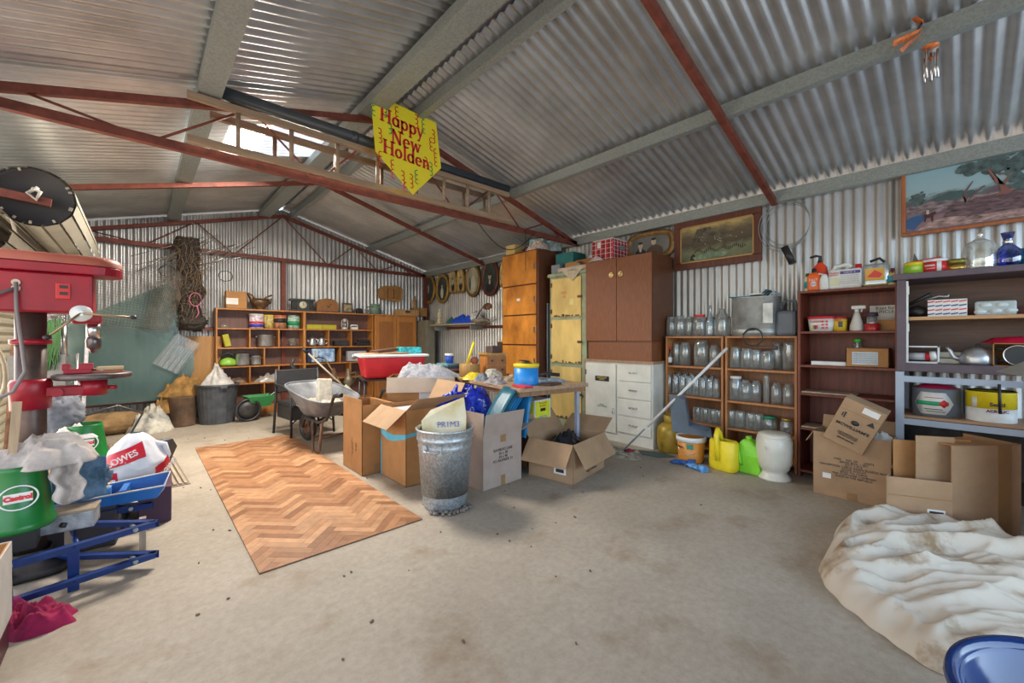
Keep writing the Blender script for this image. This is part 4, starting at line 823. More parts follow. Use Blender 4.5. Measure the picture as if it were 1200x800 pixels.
t = carton('carton', 'big open carton with a grey jumper spilling over its edge', (2.31, 3.99), .70, .44, .84, rz=-.62, m=card, flaps=(('S', 165),), fl=.16, inm=cardin)
b2 = B(Matrix.Translation((2.31, 3.99, 0)) @ Matrix.Rotation(-.62, 4, 'Z')); heap(b2, .10, -.07, .83, .30, .17, .14, 31, 5, .4, 40, 2); heap(b2, -.10, -.02, .80, .18, .19, .20, 33, 7, .5, 40, 2.4)
b2.build('grey_jumper', mat('grey_knit', (.30, .30, .33), .9, 0, .25, 30, .3), label='grey jumper draped over the big open carton', cat='clothing')
b = B(Matrix.Translation((2.31, 3.99, 0)) @ Matrix.Rotation(-.62, 4, 'Z')); b.bb(-.02, .345, -.2225, -.2205, .56, .835); b.build('white_liner', plain('white_liner', (.62, .62, .64), .7), label='white liner panel on the big open carton', cat='liner')
# galvanised bin
t = thing('galvanised_bin', 'tapered galvanised rubbish bin holding a cream paper sack', 'bin', (1.71, 2.63, 0))
gb = mat('spangled_zinc', (.46, .50, .53), .42, .7, .13, 75, .04, kind='voronoi')
B().lathe([(0, 0), (.152, 0), (.16, .01), (.158, .025), (.165, .04), (.17, .10), (.173, .112), (.176, .10), (.196, .44), (.202, .45), (.198, .46), (.205, .50), (.212, .505), (.207, .515), (.21, .565), (.218, .57), (.22, .58), (.212, .585), (.206, .575), (.165, .05), (0, .04)], n=48).build('body', gb, t)
for a in (-2.6, .5):
    b = B(Matrix.Rotation(a, 4, 'Z') @ Matrix.Translation((.205, 0, .455))); b.tube([(0, -.06, 0), (.03, -.055, -.01), (.03, .055, -.01), (0, .06, 0)], .006); b.bb(-.004, .004, -.075, -.045, -.03, .03); b.bb(-.004, .004, .045, .075, -.03, .03); b.build('handle', gb, t)
b = B(Matrix.Translation((1.73, 2.67, .42)) @ Matrix.Rotation(-.50, 4, 'Z') @ Matrix.Rotation(-.25, 4, 'X')); b.add([(-.16, -.05, 0), (.16, -.05, 0), (.16, .05, 0), (-.16, .05, 0), (-.17, -.04, .20), (.17, -.04, .22), (.17, .05, .22), (-.17, .05, .20), (-.10, -.01, .28), (.16, -.01, .37), (.16, .01, .37), (-.10, .01, .28)], [(3, 2, 1, 0)] + [(a + i, a + (i + 1) % 4, a + 4 + (i + 1) % 4, a + 4 + i) for a in (0, 4) for i in range(4)] + [(8, 9, 10, 11)])
s_ = b.build('paper_sack', mat('stained_cream_paper', (.62, .58, .46), .8, 0, .25, 4, .3, tint=(.60, .44, .16)), label='stained cream paper sack sticking out of the galvanised bin', cat='sack')
text('PR1M3', .06, plain('violet_print', (.12, .10, .35)), s_, b.M @ FY(.03, -.055, .16))
b = B(); rnd = random.Random(3)
for k in range(26): 
    a = -2.7 + k * .07; r_ = .19 + rnd.uniform(-.01, .04); blob(b, (1.71 + r_ * math.cos(a), 2.63 + r_ * math.sin(a), .012), (.016, .014, .014), k, 5, .3, 8, flat=0)
b.build('metal_chain', mat('dusty_chain', (.20, .17, .15), .7, .3, .4, 20, .3), label='dusty chain heaped round the foot of the galvanised bin', cat='chain')
# blue plastic bag heap
b = B(); heap(b, 2.34, 3.20, .522, .27, .21, .31, 8, 5, .32, 80, 3.2); heap(b, 2.10, 3.08, .645, .17, .12, .14, 3, 6, .5, 36)
m, n, l, p = nodes('blue_print_plastic'); tcn = n.new('ShaderNodeTexCoord'); t1_ = n.new('ShaderNodeTexNoise'); t1_.inputs['Scale'].default_value = 11; t1_.inputs['Detail'].default_value = 5; l.new(tcn.outputs['Object'], t1_.inputs[0])
r = n.new('ShaderNodeValToRGB'); l.new(t1_.outputs[0], r.inputs[0]); r.color_ramp.interpolation = 'CONSTANT'; e = r.color_ramp.elements; e[0].color = (.003, .012, .20, 1); e[1].position = .47; e[1].color = (.008, .03, .50, 1); q = e.new(.60); q.color = (.005, .02, .33, 1); q = e.new(.66); q.color = (.45, .50, .72, 1); q = e.new(.69); q.color = (.005, .02, .40, 1)
l.new(r.outputs[0], p.inputs['Base Color']); p.inputs['Roughness'].default_value = .25
bp = n.new('ShaderNodeBump'); bp.inputs['Distance'].default_value = .05; bp.inputs['Strength'].default_value = .9; l.new(t1_.outputs[0], bp.inputs['Height']); l.new(bp.outputs[0], p.inputs['Normal'])
o = b.build('plastic_bag', m, label='bulging royal blue printed plastic bag behind the galvanised bin', cat='bag')
B(Matrix.Translation((2.30, 3.03, .80)) @ Matrix.Rotation(-PI / 2.2, 4, 'X')).lathe([(0, .002), (.016, .002), (.016, 0)], n=16).build('yellow_badge', plain('pale_yellow', (.75, .7, .2)), o)
B().bb(2.12, 2.56, 3.06, 3.40, 0, .52).build('storage_crate', cardgrey, label='closed grey-brown carton beneath the blue plastic bag', cat='box', bev=.003)
# red tub on a steel trolley
t = thing('steel_trolley', 'bare steel-legged stand carrying the red tub', 'stand', (2.33, 4.80, 0), -.25)
B().bb(-.36, .36, -.22, .22, .745, .765).build('top', dmetal, t)
for sx_ in (-1, 1):
    for sy_ in (-1, 1): B().cyl((sx_ * .34, sy_ * .20, .745), (sx_ * .38, sy_ * .22, 0), .012, n=8).build('leg', dmetal, t)
t = thing('red_tub', 'red plastic storage tub with a white rim piled with papers', 'tub', (2.33, 4.80, .767), -.25)
B().add([(-.33, -.19, 0), (.33, -.19, 0), (.33, .19, 0), (-.33, .19, 0), (-.38, -.23, .26), (.38, -.23, .26), (.38, .23, .26), (-.38, .23, .26)], [(3, 2, 1, 0), (4, 5, 6, 7), (0, 1, 5, 4), (1, 2, 6, 5), (2, 3, 7, 6), (3, 0, 4, 7)]).build('body', red, t, bev=.03)
B().bb(-.41, .41, -.26, .26, .255, .285).build('rim', white, t, bev=.01)
t = B(Matrix.Translation((2.33, 4.80, 1.052)) @ Matrix.Rotation(-.25, 4, 'Z')); 
t2 = B(t.M); t2.box((-.10, 0, .012), (.55, .36, .012), ry=-.03); t2.build('card_sheet', card2, label='flattened pale cardboard sheet on the red tub', cat='sheet')
B(t.M).box((.22, 0, .045), (.26, .22, .075)).build('teal_box', mat('teal_print_box', (.03, .50, .56), .5, 0, .4, 30, 0, tint=(.0, .10, .16)), label='box with teal and white print on the red tub', cat='box')
B(t.M).box((-.08, .03, .045), (.28, .20, .03), ry=-.10, rz=.3).build('dark_book', dbrown, label='dark framed picture lying on the red tub', cat='picture', bev=.004)
# workbench
wbm = Matrix.Translation((2.49, 2.63, 0)) @ Matrix.Rotation(-.14, 4, 'Z')
t = thing('workbench', 'old timber-topped workbench with grey steel legs heaped with odds and ends', 'bench', (2.49, 2.63, 0), -.14)
B().bb(0, .84, 0, 1.90, .765, .80).build('top', wood('bench_top', (.42, .28, .18), (.28, .17, .10), st=(1, .1, 1)), t, bev=.004)
B().bb(.02, .82, .03, 1.87, .72, .765).build('apron', wood('bench_apron', (.30, .16, .08)), t)
lg = plain('blue_grey_leg', (.33, .35, .44), .5)
for x_, ys_ in ((.10, (.42, 1.80)), (.74, (.06, 1.80))):
    for y_ in ys_: B().bb(x_ - .018, x_ + .018, y_ - .018, y_ + .018, 0, .72).build('leg', lg, t)
def onb(x, y, z=.80): return wbm @ Vector((x, y, z))
def place_bench(o, x, y, z=.802, rz=0): o.location = onb(x, y, z); o.rotation_euler = (0, 0, rz); return o
t = thing('cable_spool', 'blue cable spool with a yellow top flange on the workbench', 'spool'); place_bench(t, .26, .26)
B().lathe([(0, 0), (.115, 0), (.118, .01), (.118, .165), (0, .165)], n=36).build('blue_wrap', plain('spool_blue', (.015, .25, .70), .4), t); B().lathe([(0, .205), (.125, .20), (.128, .185), (.12, .165), (.10, .165)], n=36).build('flange', yellow, t)
B().lathe([(.02, .21), (.05, .212), (.055, .204)], n=20).build('core_label', dmetal, t); b = B(); b.tube([(.05 * math.cos(a), .05 * math.sin(a) + .03, .212 + .02 * math.sin(a / 2)) for a in [k * .4 for k in range(15)]], .006); b.build('cable_end', black, t)
ragw = mat('dirty_white_rag', (.52, .49, .43), .95, 0, .35, 14, .4); ragg = mat('grey_rag', (.28, .26, .27), .95, 0, .35, 14, .4)
def heapthing(name, label, cat, x, y, z, rx, ry, h, m, seed, fq=6, amp=.6, n=36, rz=0, p=2, group=None):
    b = B(); heap(b, 0, 0, 0, rx, ry, h, seed, fq, amp, n, p, .15, rz); return b.build(name, m, None, (x, y, z), label=label, cat=cat, group=group)
v = onb(.22, .82); heapthing('rag', 'white crumpled rag heap behind the blue spool', 'rag', v.x, v.y, .80, .15, .12, .13, ragw, 41, 9)
v = onb(.10, .56); heapthing('rag', 'rolled mauve-grey rag at the workbench left edge', 'rag', v.x, v.y, .80, .10, .19, .07, ragg, 42, 7, rz=-.5)
v = onb(.60, .30); heapthing('cloth', 'faded denim-blue cloth on the workbench right of the spool', 'cloth', v.x, v.y, .80, .20, .16, .05, mat('denim', (.20, .26, .34), .9, 0, .3, 14, .4), 43, 8)
b = B(wbm); b.tube([(.46, .34, .87), (.60, .38, .88), (.72, .30, .865)], .018); b.tube([(.50, .46, .86), (.66, .42, .87)], .014); b.build('pliers', dmetal, label='dark hand tools lying on the denim cloth', cat='tool')
v = onb(.34, .60); heapthing('rag', 'tan crumpled rag between the blue spool and the drawer chest', 'rag', v.x, v.y, .80, .11, .10, .08, mat('tan_rag', (.40, .30, .20), .95, 0, .35, 14, .4), 45, 9)
v = onb(.62, .78); heapthing('rag', 'pinkish crumpled rag in front of the wooden lockers', 'rag', v.x, v.y, .80, .13, .10, .09, mat('pink_rag', (.50, .36, .33), .95, 0, .35, 14, .4), 46, 9)
v = onb(.09, .82); heapthing('rag', 'slate-blue rolled rag beside the yellow bag', 'rag', v.x, v.y, .80, .07, .13, .08, mat('slate_rag', (.16, .18, .22), .95, 0, .35, 14, .4), 47, 9)
v = onb(.10, 1.02); heapthing('yellow_bag', 'crumpled yellow plastic bag on the workbench', 'bag', v.x, v.y, .80, .15, .13, .09, plain('bright_yellow_bag', (.66, .52, .03), .35), 44, 7)
b = B(wbm); 
for k, (x_, y_, w_, l_, z_) in enumerate(((.10, .10, .10, .20, .802), (.45, .10, .20, .09, .802), (.42, .55, .14, .10, .802), (.62, .62, .12, .16, .802))):
    B(wbm).box((x_, y_, z_ + .008), (w_, l_, .014), rz=.3 * k).build('notebook', (red, dbrown, card2, blue)[k], label=('small red booklet at the near left corner of the workbench', 'thin brown book in front of the blue spool', 'pale card folder between the spool and the drawers', 'blue booklet beside the denim cloth')[k], cat='book')
hxs = [(.08, 'red-brown', (.35, .10, .06), .28, .03), (.115, 'black', (.03, .03, .03), .27, .035), (.155, 'pink-edged', (.40, .16, .15), .26, .02), (.18, 'navy', (.03, .05, .10), .27, .035), (.22, 'sea-green', (.10, .24, .24), .25, .028)]
zb = .802
for k, (_, nm, c_, l_, th) in enumerate(hxs):
    B(wbm).box((.04 + .01 * (k % 2), 1.55, zb + th / 2), (.17, l_, th - .003), rz=.06 * (k - 2)).build('book', plain('cover_' + nm.replace('-', '_'), c_, .6), label='%s book in the pile on the far end of the workbench, %s' % (nm, ('lowest', 'second up', 'middle', 'second from top', 'topmost')[k]), cat='book', group='pile of books on the workbench'); zb += th
v = onb(.06, 1.55); t = B().lathe([(0, 0), (.045, 0), (.052, .10), (.048, .10), (.04, .01), (0, .01)], n=24).build('ice_cream_tub', plain('royal_tub', (.02, .07, .42), .4), None, (v.x, v.y, zb + .001), label='small blue and white tub on top of the book pile', cat='tub')
B().lathe([(.0525, .085), (.055, .085), (.056, .112), (0, .112)], n=24).build('lid', white, t)
v = onb(.20, 1.30); t = B().lathe([(0, 0), (.115, 0), (.12, .01), (.12, .14), (.115, .15), (.11, .14), (0, .13)], n=30).build('wooden_barrel', wood('light_barrel', (.42, .24, .08)), None, (v.x, v.y, .802), label='shallow round wooden tub holding a yellow tube', cat='tub')
B().cyl((v.x - .03, v.y + .02, .94), (v.x + .05, v.y - .02, 1.20), .016).build('yellow_tube', yellow, label='tall yellow plastic tube leaning in the wooden tub', cat='tube')
blob(B(), (0, 0, 0), (.05, .05, .045), 1, 3, .03, 20).build('terracotta_ball', plain('terracotta', (.28, .09, .05), .8), None, (v.x + .07, v.y, .985), label='dull red ball resting in the wooden tub', cat='ball')
v = onb(.52, 1.30); t = thing('drawer_chest', 'little wooden chest of two drawers against the wooden lockers', 'chest', (v.x, v.y, .802), -.2)
B().bb(-.13, .13, -.10, .10, 0, .25).build('body', oak, t, bev=.004); B().bb(-.15, .15, -.12, .12, .25, .268).build('top', wood('yellowish_top', (.5, .3, .08)), t)
for z in (.02, .13):
    d = B().bb(-.12, .12, -.108, -.10, z, z + .10).build('drawer', wood('drawer_front', (.36, .15, .04)), t)
    for x_ in (-.07, .07): B().cyl((x_, -.108, z + .05), (x_, -.125, z + .05), .012, n=10).build('knob', dbrown, d)
B().bb(v.x - .07, v.x + .09, v.y - .07, v.y + .06, 1.072, 1.155).build('black_case', plain('worn_black_case', (.08, .05, .045), .5), label='dark rivetted case on top of the little drawer chest', cat='case', bev=.006)

# ------------------------------------------------------------------ tall lockers, left of the wardrobe
t = thing('wooden_lockers', 'tall varnished ply locker with a column of five orange doors', 'locker', (4.47, 4.44, 0))
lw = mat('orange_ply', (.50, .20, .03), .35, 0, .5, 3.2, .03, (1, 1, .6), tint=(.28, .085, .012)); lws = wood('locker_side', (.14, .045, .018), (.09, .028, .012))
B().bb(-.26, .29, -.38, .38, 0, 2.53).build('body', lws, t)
for k, (z0, z1) in enumerate(((2.04, 2.51), (1.60, 2.02), (1.16, 1.58), (.70, 1.14), (.22, .68))):
    d = B().bb(-.285, -.262, -.345, .375, z0, z1).build('door', lw, t, bev=.004)
    B().bb(-.30, -.286, -.335, -.315, (z0 + z1) / 2 - .04, (z0 + z1) / 2 + .04).build('latch', chrome, d)
    if k == 1: B().bb(-.2875, -.2855, -.02, .05, 1.80, 1.84).build('card_label', paper, d)
t = thing('cream_locker', 'tall narrow cream locker with green frame and three rusty doors', 'locker', (4.53, 3.62, 0))
gf = mat('sage_green_paint', (.30, .34, .22), .55, 0, .2, 9, .08); cr = mat('cream_ply_door', (.68, .48, .16), .5, 0, .2, 3, .04, (1, 1, .5))
B().bb(-.22, .24, -.33, .31, 0, 2.10).build('body', gf, t); B().bb(-.25, .25, -.36, .34, 2.10, 2.15).build('cornice', gf, t, bev=.01)
for k, (z0, z1) in enumerate(((1.54, 2.07), (.91, 1.50), (.16, .86))):
    d = B().bb(-.238, -.222, -.25, .27, z0, z1).build('door', cr, t, bev=.003)
    B().bb(-.252, -.239, -.27, -.20, (z0 + z1) / 2 - .02, (z0 + z1) / 2 + .01).build('catch', rust, d)
    for z in (z0 + .08, z1 - .08): B().bb(-.244, -.236, .255, .285, z - .03, z + .03).build('hinge', rust, d)
    b = B(); rn = random.Random(k)
    for q in range(9): y_ = -.24 + q * .055 + rn.uniform(-.01, .02); b.bb(-.2395, -.238, y_, y_ + rn.uniform(.02, .05), z0 + .004, z0 + rn.uniform(.01, .04))
    b.build('rust_patches', rust, d)
    if k == 0: B().bb(-.2405, -.2385, -.13, -.06, 1.70, 1.78).build('paper_note', plain('yellow_note', (.75, .62, .25)), d); text('NO\n16', .06, plain('faded_red', (.55, .12, .06)), d, FX(-.2400, .04, 1.84))
B().bb(4.33, 4.60, 4.00, 4.012, 0, 1.75).build('blue_board', plain('pale_blue_board', (.18, .21, .25), .5), label='pale blue-grey board standing between the wooden and cream lockers', cat='board')
B().bb(4.26, 4.60, 3.262, 3.278, 0, .95).build('plywood_strip', wood('ply_edge', (.38, .20, .09)), label='narrow plywood board between the cream locker and white cabinet', cat='board')
# on top of the wooden lockers
TW = 2.535
B().bb(4.24, 4.42, 4.60, 4.80, TW, TW + .15).build('cream_case', plain('cream_case', (.60, .42, .16), .6), label='cream square case at the left end on the wooden lockers', cat='case', bev=.006)
heapthing('patterned_bedding', 'pale patterned bedding bundle on the wooden lockers', 'bedding', 4.38, 4.26, TW, .17, .20, .18, mat('patterned_white', (.62, .57, .50), .9, 0, .5, 26, .2, tint=(.35, .2, .17)), 51, 6)
heapthing('red_hat', 'dark red cloth bundle behind the cream case', 'cloth', 4.52, 4.62, TW, .12, .13, .16, mat('dark_red_cloth', (.20, .03, .02), .9), 52, 6)
B().box((4.60, 4.42, TW + .12), (.22, .24, .20), rz=.3, ry=.12).build('turquoise_box', mat('turquoise_print', (.35, .62, .62), .5, 0, .5, 8, 0, tint=(.02, .34, .40)), label='turquoise and white printed box on the wooden lockers', cat='box')
B().box((4.60, 4.12, TW + .09), (.20, .10, .16), rz=-.2, ry=-.12).build('white_print_box', mat('white_print', (.60, .60, .56), .5, 0, .3, 12, 0, tint=(.05, .25, .35)), label='white box with blue lettering at the right end on the wooden lockers', cat='box')
# on the cream locker
TCR = 2.152
B().bb(4.44, 4.72, 3.62, 3.94, TCR, TCR + .30).build('dark_teal_box', plain('dark_teal_box', (.02, .17, .17), .6), label='dark teal box at the back of the cream locker top', cat='box', bev=.004)
B().bb(4.34, 4.44, 3.46, 3.68, TCR, TCR + .13).build('small_brown_box', card, label='small brown box with pale label on the cream locker', cat='box', bev=.003)
B().bb(4.46, 4.72, 3.28, 3.59, TCR, TCR + .17).build('long_brown_box', card, label='long brown box above the beige cloth on the cream locker', cat='box', bev=.003)
b = B(); heap(b, 4.42, 3.50, TCR, .17, .27, .12, 53, 5, .5, 40)
b.grid(lambda u, v: (4.268 - .008 * math.sin(9 * u), 3.75 - .50 * u, TCR + .05 - (.05 + .14 * max(0, 1 - abs(u - .5) * 3)) * v), 24, 6); b.build('beige_dust_sheet', mat('beige_cloth', (.50, .42, .32), .9, 0, .2, 12, .2), label='beige cloth hanging in a point over the cream locker', cat='cloth')
b = B(); b.bb(4.30, 4.36, 3.74, 3.90, TCR, TCR + .12)
b.build('wire_tray', plain('grey_tray', (.22, .24, .28), .5, .3), label='small grey tray at the left end of the cream locker top', cat='tray', bev=.004)
heapthing('clothing_bundle', 'white and purple clothing bundle left of the red tartan box', 'clothing', 4.62, 3.33, TCR + .172, .13, .18, .20, mat('purple_white_cloth', (.62, .60, .62), .9, 0, .6, 9, .3, tint=(.10, .05, .16)), 54, 6)
# red tartan cool box on the wardrobe
TWD = 2.222
t = thing('tartan_box', 'red and white tartan box on the brown wardrobe', 'box', (4.50, 3.06, TWD))
rt = plain('tartan_red', (.45, .02, .035), .5); B().bb(-.16, .18, -.15, .17, 0, .265).build('body', rt, t, bev=.008); B().bb(-.15, .17, -.14, .16, .265, .28).build('top_panel', plain('pale_top', (.6, .55, .5)), t)
b = B()
for k in range(4): b.bb(-.1625, -.1605, -.12 + k * .075, -.115 + k * .075, .005, .26); b.bb(-.1625, -.1605, -.148, .168, .03 + k * .062, .034 + k * .062)
for k in range(5): b.bb(-.13 + k * .07, -.125 + k * .07, -.1525, -.1505, .005, .26); b.bb(-.158, .178, -.1525, -.1505, .03 + k * .05, .034 + k * .05)
b.build('white_check_lines', paper, t)
b = B()
for k in range(4): b.bb(-.1622, -.1602, -.10 + k * .075, -.075 + k * .075, .005, .26)
for k in range(4): b.bb(-.11 + k * .07, -.085 + k * .07, -.1522, -.1502, .005, .26)
b.build('dark_check_bands', plain('dark_tartan', (.16, .01, .02)), t); B().bb(-.02, .10, -.1555, -.151, .15, .20).build('metal_badge', alum, t); B().bb(-.166, -.161, .03, .08, .17, .25).build('white_tag', white, t)
heapthing('clear_plastic_bag', 'crumpled clear plastic at the foot of the tartan box', 'bag', 4.30, 3.13, TWD, .05, .10, .07, plain('clear_wrap', (.6, .5, .48), .2), 55, 12)
# portraits
def oval_pic(name, label, yc, zc, ry_, rz_, fm, pm, x=4.75, fw=.06, arch=False, fig=None, sqp=2, lean=0.0):
    t = thing(name, label, 'picture', (x, yc, zc - rz_), group='old portraits along the right wall'); n = 40
    def ring(e, k):
        a = 2 * PI * k / n; c_, s_ = math.cos(a), math.sin(a)
        if arch and s_ < 0: q = (abs(c_) ** 8 + abs(s_) ** 8) ** (-1 / 8)
        else: q = (abs(c_) ** sqp + abs(s_) ** sqp) ** (-1 / sqp)
        return (ry_ - e) * c_ * q, rz_ + (rz_ - e) * s_ * q
    b = B(Matrix.Rotation(lean, 4, 'Y')); prof = [(0, .0), (0, -.018), (fw * .3, -.034), (fw * .6, -.03), (fw * .8, -.016), (fw, -.016), (fw, 0)]; vs = []
    for e, dx in prof: vs += [(dx, *ring(e, k)) for k in range(n)]
    b.add(vs, [(i * n + k, (i + 1) * n + k, (i + 1) * n + (k + 1) % n, i * n + (k + 1) % n) for i in range(len(prof) - 1) for k in range(n)], True); b.build('frame', fm, t)
    B(Matrix.Rotation(lean, 4, 'Y')).add([(-.010, *ring(fw * .9, k)) for k in range(n)], [tuple(range(n))]).build('portrait', pm, t)
    for (nm, m_, cy, cz, ay, az) in (fig or []):
        b = B(Matrix.Rotation(lean, 4, 'Y')); b.add([(-.0125 - .0008 * fig.index((nm, m_, cy, cz, ay, az)), cy * ry_ + ay * ry_ * math.cos(2 * PI * k / 20), rz_ + cz * rz_ + az * rz_ * math.sin(2 * PI * k / 20)) for k in range(20)], [tuple(range(20))]); b.build(nm, m_, t)
    return t
gilt = mat('gilt_frame', (.40, .24, .05), .4, .4, .3, 30, .2); gdk = mat('brown_gilt', (.24, .13, .04), .4, .3, .3, 30, .2); mah = plain('mahogany_frame', (.10, .03, .02), .35)
dk = mat('sepia_dark', (.05, .06, .055), .35, 0, .3, 4, 0); lt = mat('sepia_light', (.42, .42, .30), .4, 0, .3, 4, 0); skin = plain('sepia_face', (.50, .40, .30)); suit = plain('dark_suit_print', (.015, .016, .02)); pale = plain('pale_dress_print', (.55, .53, .42))
def oc(u0, u1, v0, v1, x=4.74):
    ya, yb_ = yr(u1, x), yr(u0, x); um = (u0 + u1) / 2; return (ya + yb_) / 2, (zr(um, v0, x) + zr(um, v1, x)) / 2, (yb_ - ya) / 2 * .97, (zr(um, v0, x) - zr(um, v1, x)) / 2
man = [('painted_suit', suit, 0, -.48, .42, .32), ('painted_collar', pale, 0, -.22, .10, .13), ('painted_head', skin, 0, .08, .17, .17), ('painted_hair', suit, 0, .20, .16, .08)]
lady = [('painted_dress', pale, 0, -.30, .22, .36), ('painted_head', skin, 0, .12, .12, .11)]
oval_pic('oval_portrait', 'gilt oval portrait with a dark dancing figure, farthest along the wall', *oc(494.5, 510, 322, 356), gilt, dk, fig=[('painted_figure', plain('grey_figure', (.3, .32, .32)), 0, 0, .14, .3)], fw=.07)
oval_pic('oval_portrait', 'gilt oval portrait of a small pale figure on black', *oc(510.5, 526, 320, 355.5), gilt, dk, fig=lady, fw=.07)
oval_pic('arched_portrait', 'arched gilt frame of an elderly man, left of the arched pair', *oc(526.5, 535, 315, 344), gilt, lt, arch=True, fig=man, fw=.045)
oval_pic('arched_portrait', 'arched gilt frame of a dark-suited man, right of the arched pair', *oc(535.5, 544.5, 313, 343), gilt, mat('warm_sepia', (.50, .38, .20), .4), arch=True, fig=man, fw=.045)
oval_pic('oval_portrait', 'brown gilt oval portrait of a bride in a pale dress', *oc(545, 563, 309, 348), gdk, lt, fig=[('painted_dress', pale, -.1, -.2, .34, .5), ('painted_head', skin, 0, .38, .12, .10), ('painted_suit', plain('grey_suit', (.12, .12, .11)), .35, -.2, .16, .4)], fw=.06)
oval_pic('oval_portrait', 'dark mahogany oval portrait of a man in a dark suit', *oc(563.5, 585, 304, 347), mah, dk, fig=man, fw=.075)
oval_pic('arched_portrait', 'gilt framed portrait half hidden behind the wooden lockers', *oc(585.5, 603, 302, 336), gilt, lt, arch=True, fig=man, fw=.05)
yc_, zc_, ry_, rz_ = oc(733, 789, 262, 300, 4.70)
ym_, yp_ = yr(789, 4.70), yr(733, 4.70)
t = oval_pic('double_portrait', 'round-cornered gilt frame with two dark-suited men on top of the wardrobe', (ym_ + yp_) / 2, TWD + .185, (yp_ - ym_) / 2, .18, gdk, mat('grey_backdrop', (.16, .16, .15), .3, 0, .4, 2, 0), x=4.74, fw=.06, sqp=3.6,
             fig=[('painted_suit', suit, .38, -.55, .25, .40), ('painted_suit', plain('brown_suit_print', (.08, .045, .03)), -.22, -.45, .34, .45), ('painted_collar', pale, .38, -.22, .05, .14), ('painted_head', skin, .38, .08, .10, .22), ('painted_head', skin, -.18, .22, .10, .22), ('painted_hair', suit, .38, .26, .10, .09), ('painted_hair', suit, -.18, .41, .10, .09)], lean=.0)
# wall shelf near the back corner
t = thing('wall_shelf', 'plank shelf on the red rail near the back corner', 'shelf', (4.60, 6.60, 1.50))
B().bb(-.20, .16, -.80, .75, 0, .025).build('board', wood('grey_plank', (.42, .33, .24), (.3, .22, .15), st=(1, .1, 1)), t)
for y_ in (-.6, .6): B().bb(-.16, .12, y_ - .015, y_ + .015, -.10, 0).build('bracket', steel, t)
heapthing('blue_bag', 'bright blue plastic bag on the shelf below the portraits', 'bag', 4.56, 6.35, 1.526, .17, .42, .17, plain('cobalt_bag', (.01, .08, .60), .3), 61, 5)
heapthing('white_net_bag', 'white mesh bundle behind the blue bag on the wall shelf', 'bag', 4.62, 6.05, 1.526, .14, .20, .24, mat('white_mesh', (.55, .57, .60), .8, 0, .4, 30, .3), 62, 8)
t = B().lathe([(0, 0), (.09, 0), (.06, .05), (.03, .10), (.06, .16), (.05, .22), (.02, .26), (.035, .30), (0, .34)], n=18).build('figurine', mat('mottled_ceramic', (.5, .45, .28), .4, 0, .5, 20, .1), None, (4.50, 7.12, 1.526), label='mottled ornament at the corner end of the wall shelf', cat='ornament')
heapthing('green_leaf_bag', 'dark green crumpled bag between the ornament and the blue bag', 'bag', 4.58, 6.80, 1.526, .12, .16, .14, plain('dark_green_bag', (.03, .14, .10), .4), 63, 7)
b = B(); b.tube([(4.52, 5.98, 1.56), (4.50, 5.80, 1.72), (4.48, 5.66, 1.80)], .012); blob(b, (4.48, 5.55, 1.80), (.03, .13, .06), 3, 6, .2, 18); b.build('dried_fan', rust, label='dark dried fan head sticking up beside the white mesh bundle', cat='ornament')
b = B(); blob(b, (4.48, 5.75, 1.555), (.12, .22, .05), 9, 7, .35, 26, flat=1.526); b.tube([(4.44, 5.60, 1.56), (4.42, 5.40, 1.53), (4.42, 5.25, 1.56)], .01); b.build('rope_tangle', mat('rope', (.30, .24, .18), .95, 0, .5, 30, .5), label='brown tangle of rope at the near end of the wall shelf', cat='rope')
B().bb(4.40, 4.60, 7.46, 7.95, 0, 1.62).build('steel_locker', mat('olive_grey_steel', (.22, .21, .16), .5, .2, .12, 6, .05), label='olive-grey steel locker standing in the back right corner', cat='locker', bev=.006)
B().box((4.60, 5.15, .85), (.07, .05, 1.70), rx=.0).build('timber_post', wood('orange_post', (.38, .15, .05)), label='thin orange timber upright left of the wooden lockers', cat='post')
heapthing('yellow_bundle', 'yellow plastic bundle hung beside the wooden lockers', 'bundle', 4.45, 5.00, 1.19, .07, .13, .26, plain('bright_yellow_wrap', (.75, .55, .02), .4), 64, 9)
B().bb(4.36, 4.60, 4.86, 5.14, 0, 1.188).build('tall_box', dbrown, label='dark upright box under the yellow bundle', cat='box')
B().cyl((4.72, 5.28, 1.2), (4.74, 5.30, 2.15), .012).build('bamboo_cane', plain('bamboo', (.45, .33, .15)), label='pale cane leaning on the wall left of the wooden lockers', cat='cane')

# ------------------------------------------------------------------ pigeonhole bookcases on the back wall
YC = 7.78; BT = 1.70
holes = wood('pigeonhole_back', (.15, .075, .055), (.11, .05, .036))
def pigeon(name, label, x0, x1, levels, divs):
    t = thing(name, label, 'bookcase', (x0, YC, 0)); W = x1 - x0; d = .25
    for x in (0, W - .02): B().bb(x, x + .02, 0, d, 0, BT).build('side_panel', oak, t)
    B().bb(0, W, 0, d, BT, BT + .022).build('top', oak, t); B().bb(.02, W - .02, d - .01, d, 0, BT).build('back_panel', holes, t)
    for z in levels: B().bb(.02, W - .02, .003, d - .01, z - .02, z).build('shelf', oak, t)
    for u, z0, z1 in divs: x = xb(u, YC) - x0; B().bb(x - .009, x + .009, .004, d - .012, z0, z1 - .02).build('divider', oak, t)
    B().bb(.02, W - .02, .004, .02, 0, .10).build('kickboard', oak, t)
    return t
L1 = [.12, .52, .80, 1.10, 1.41]
X0, X1, X2, X3 = xb(253, YC), xb(357, YC), xb(437.5, YC), 4.36
pigeon('pigeonhole_bookcase', 'left half of the long orange pigeonhole bookcase holding saucepans and tins', X0, X1, L1, ((293, 1.10, 1.41), (327, 1.10, 1.41), (310, .80, 1.10), (293, .52, .80), (327, .52, .80), (310, .12, .52)))
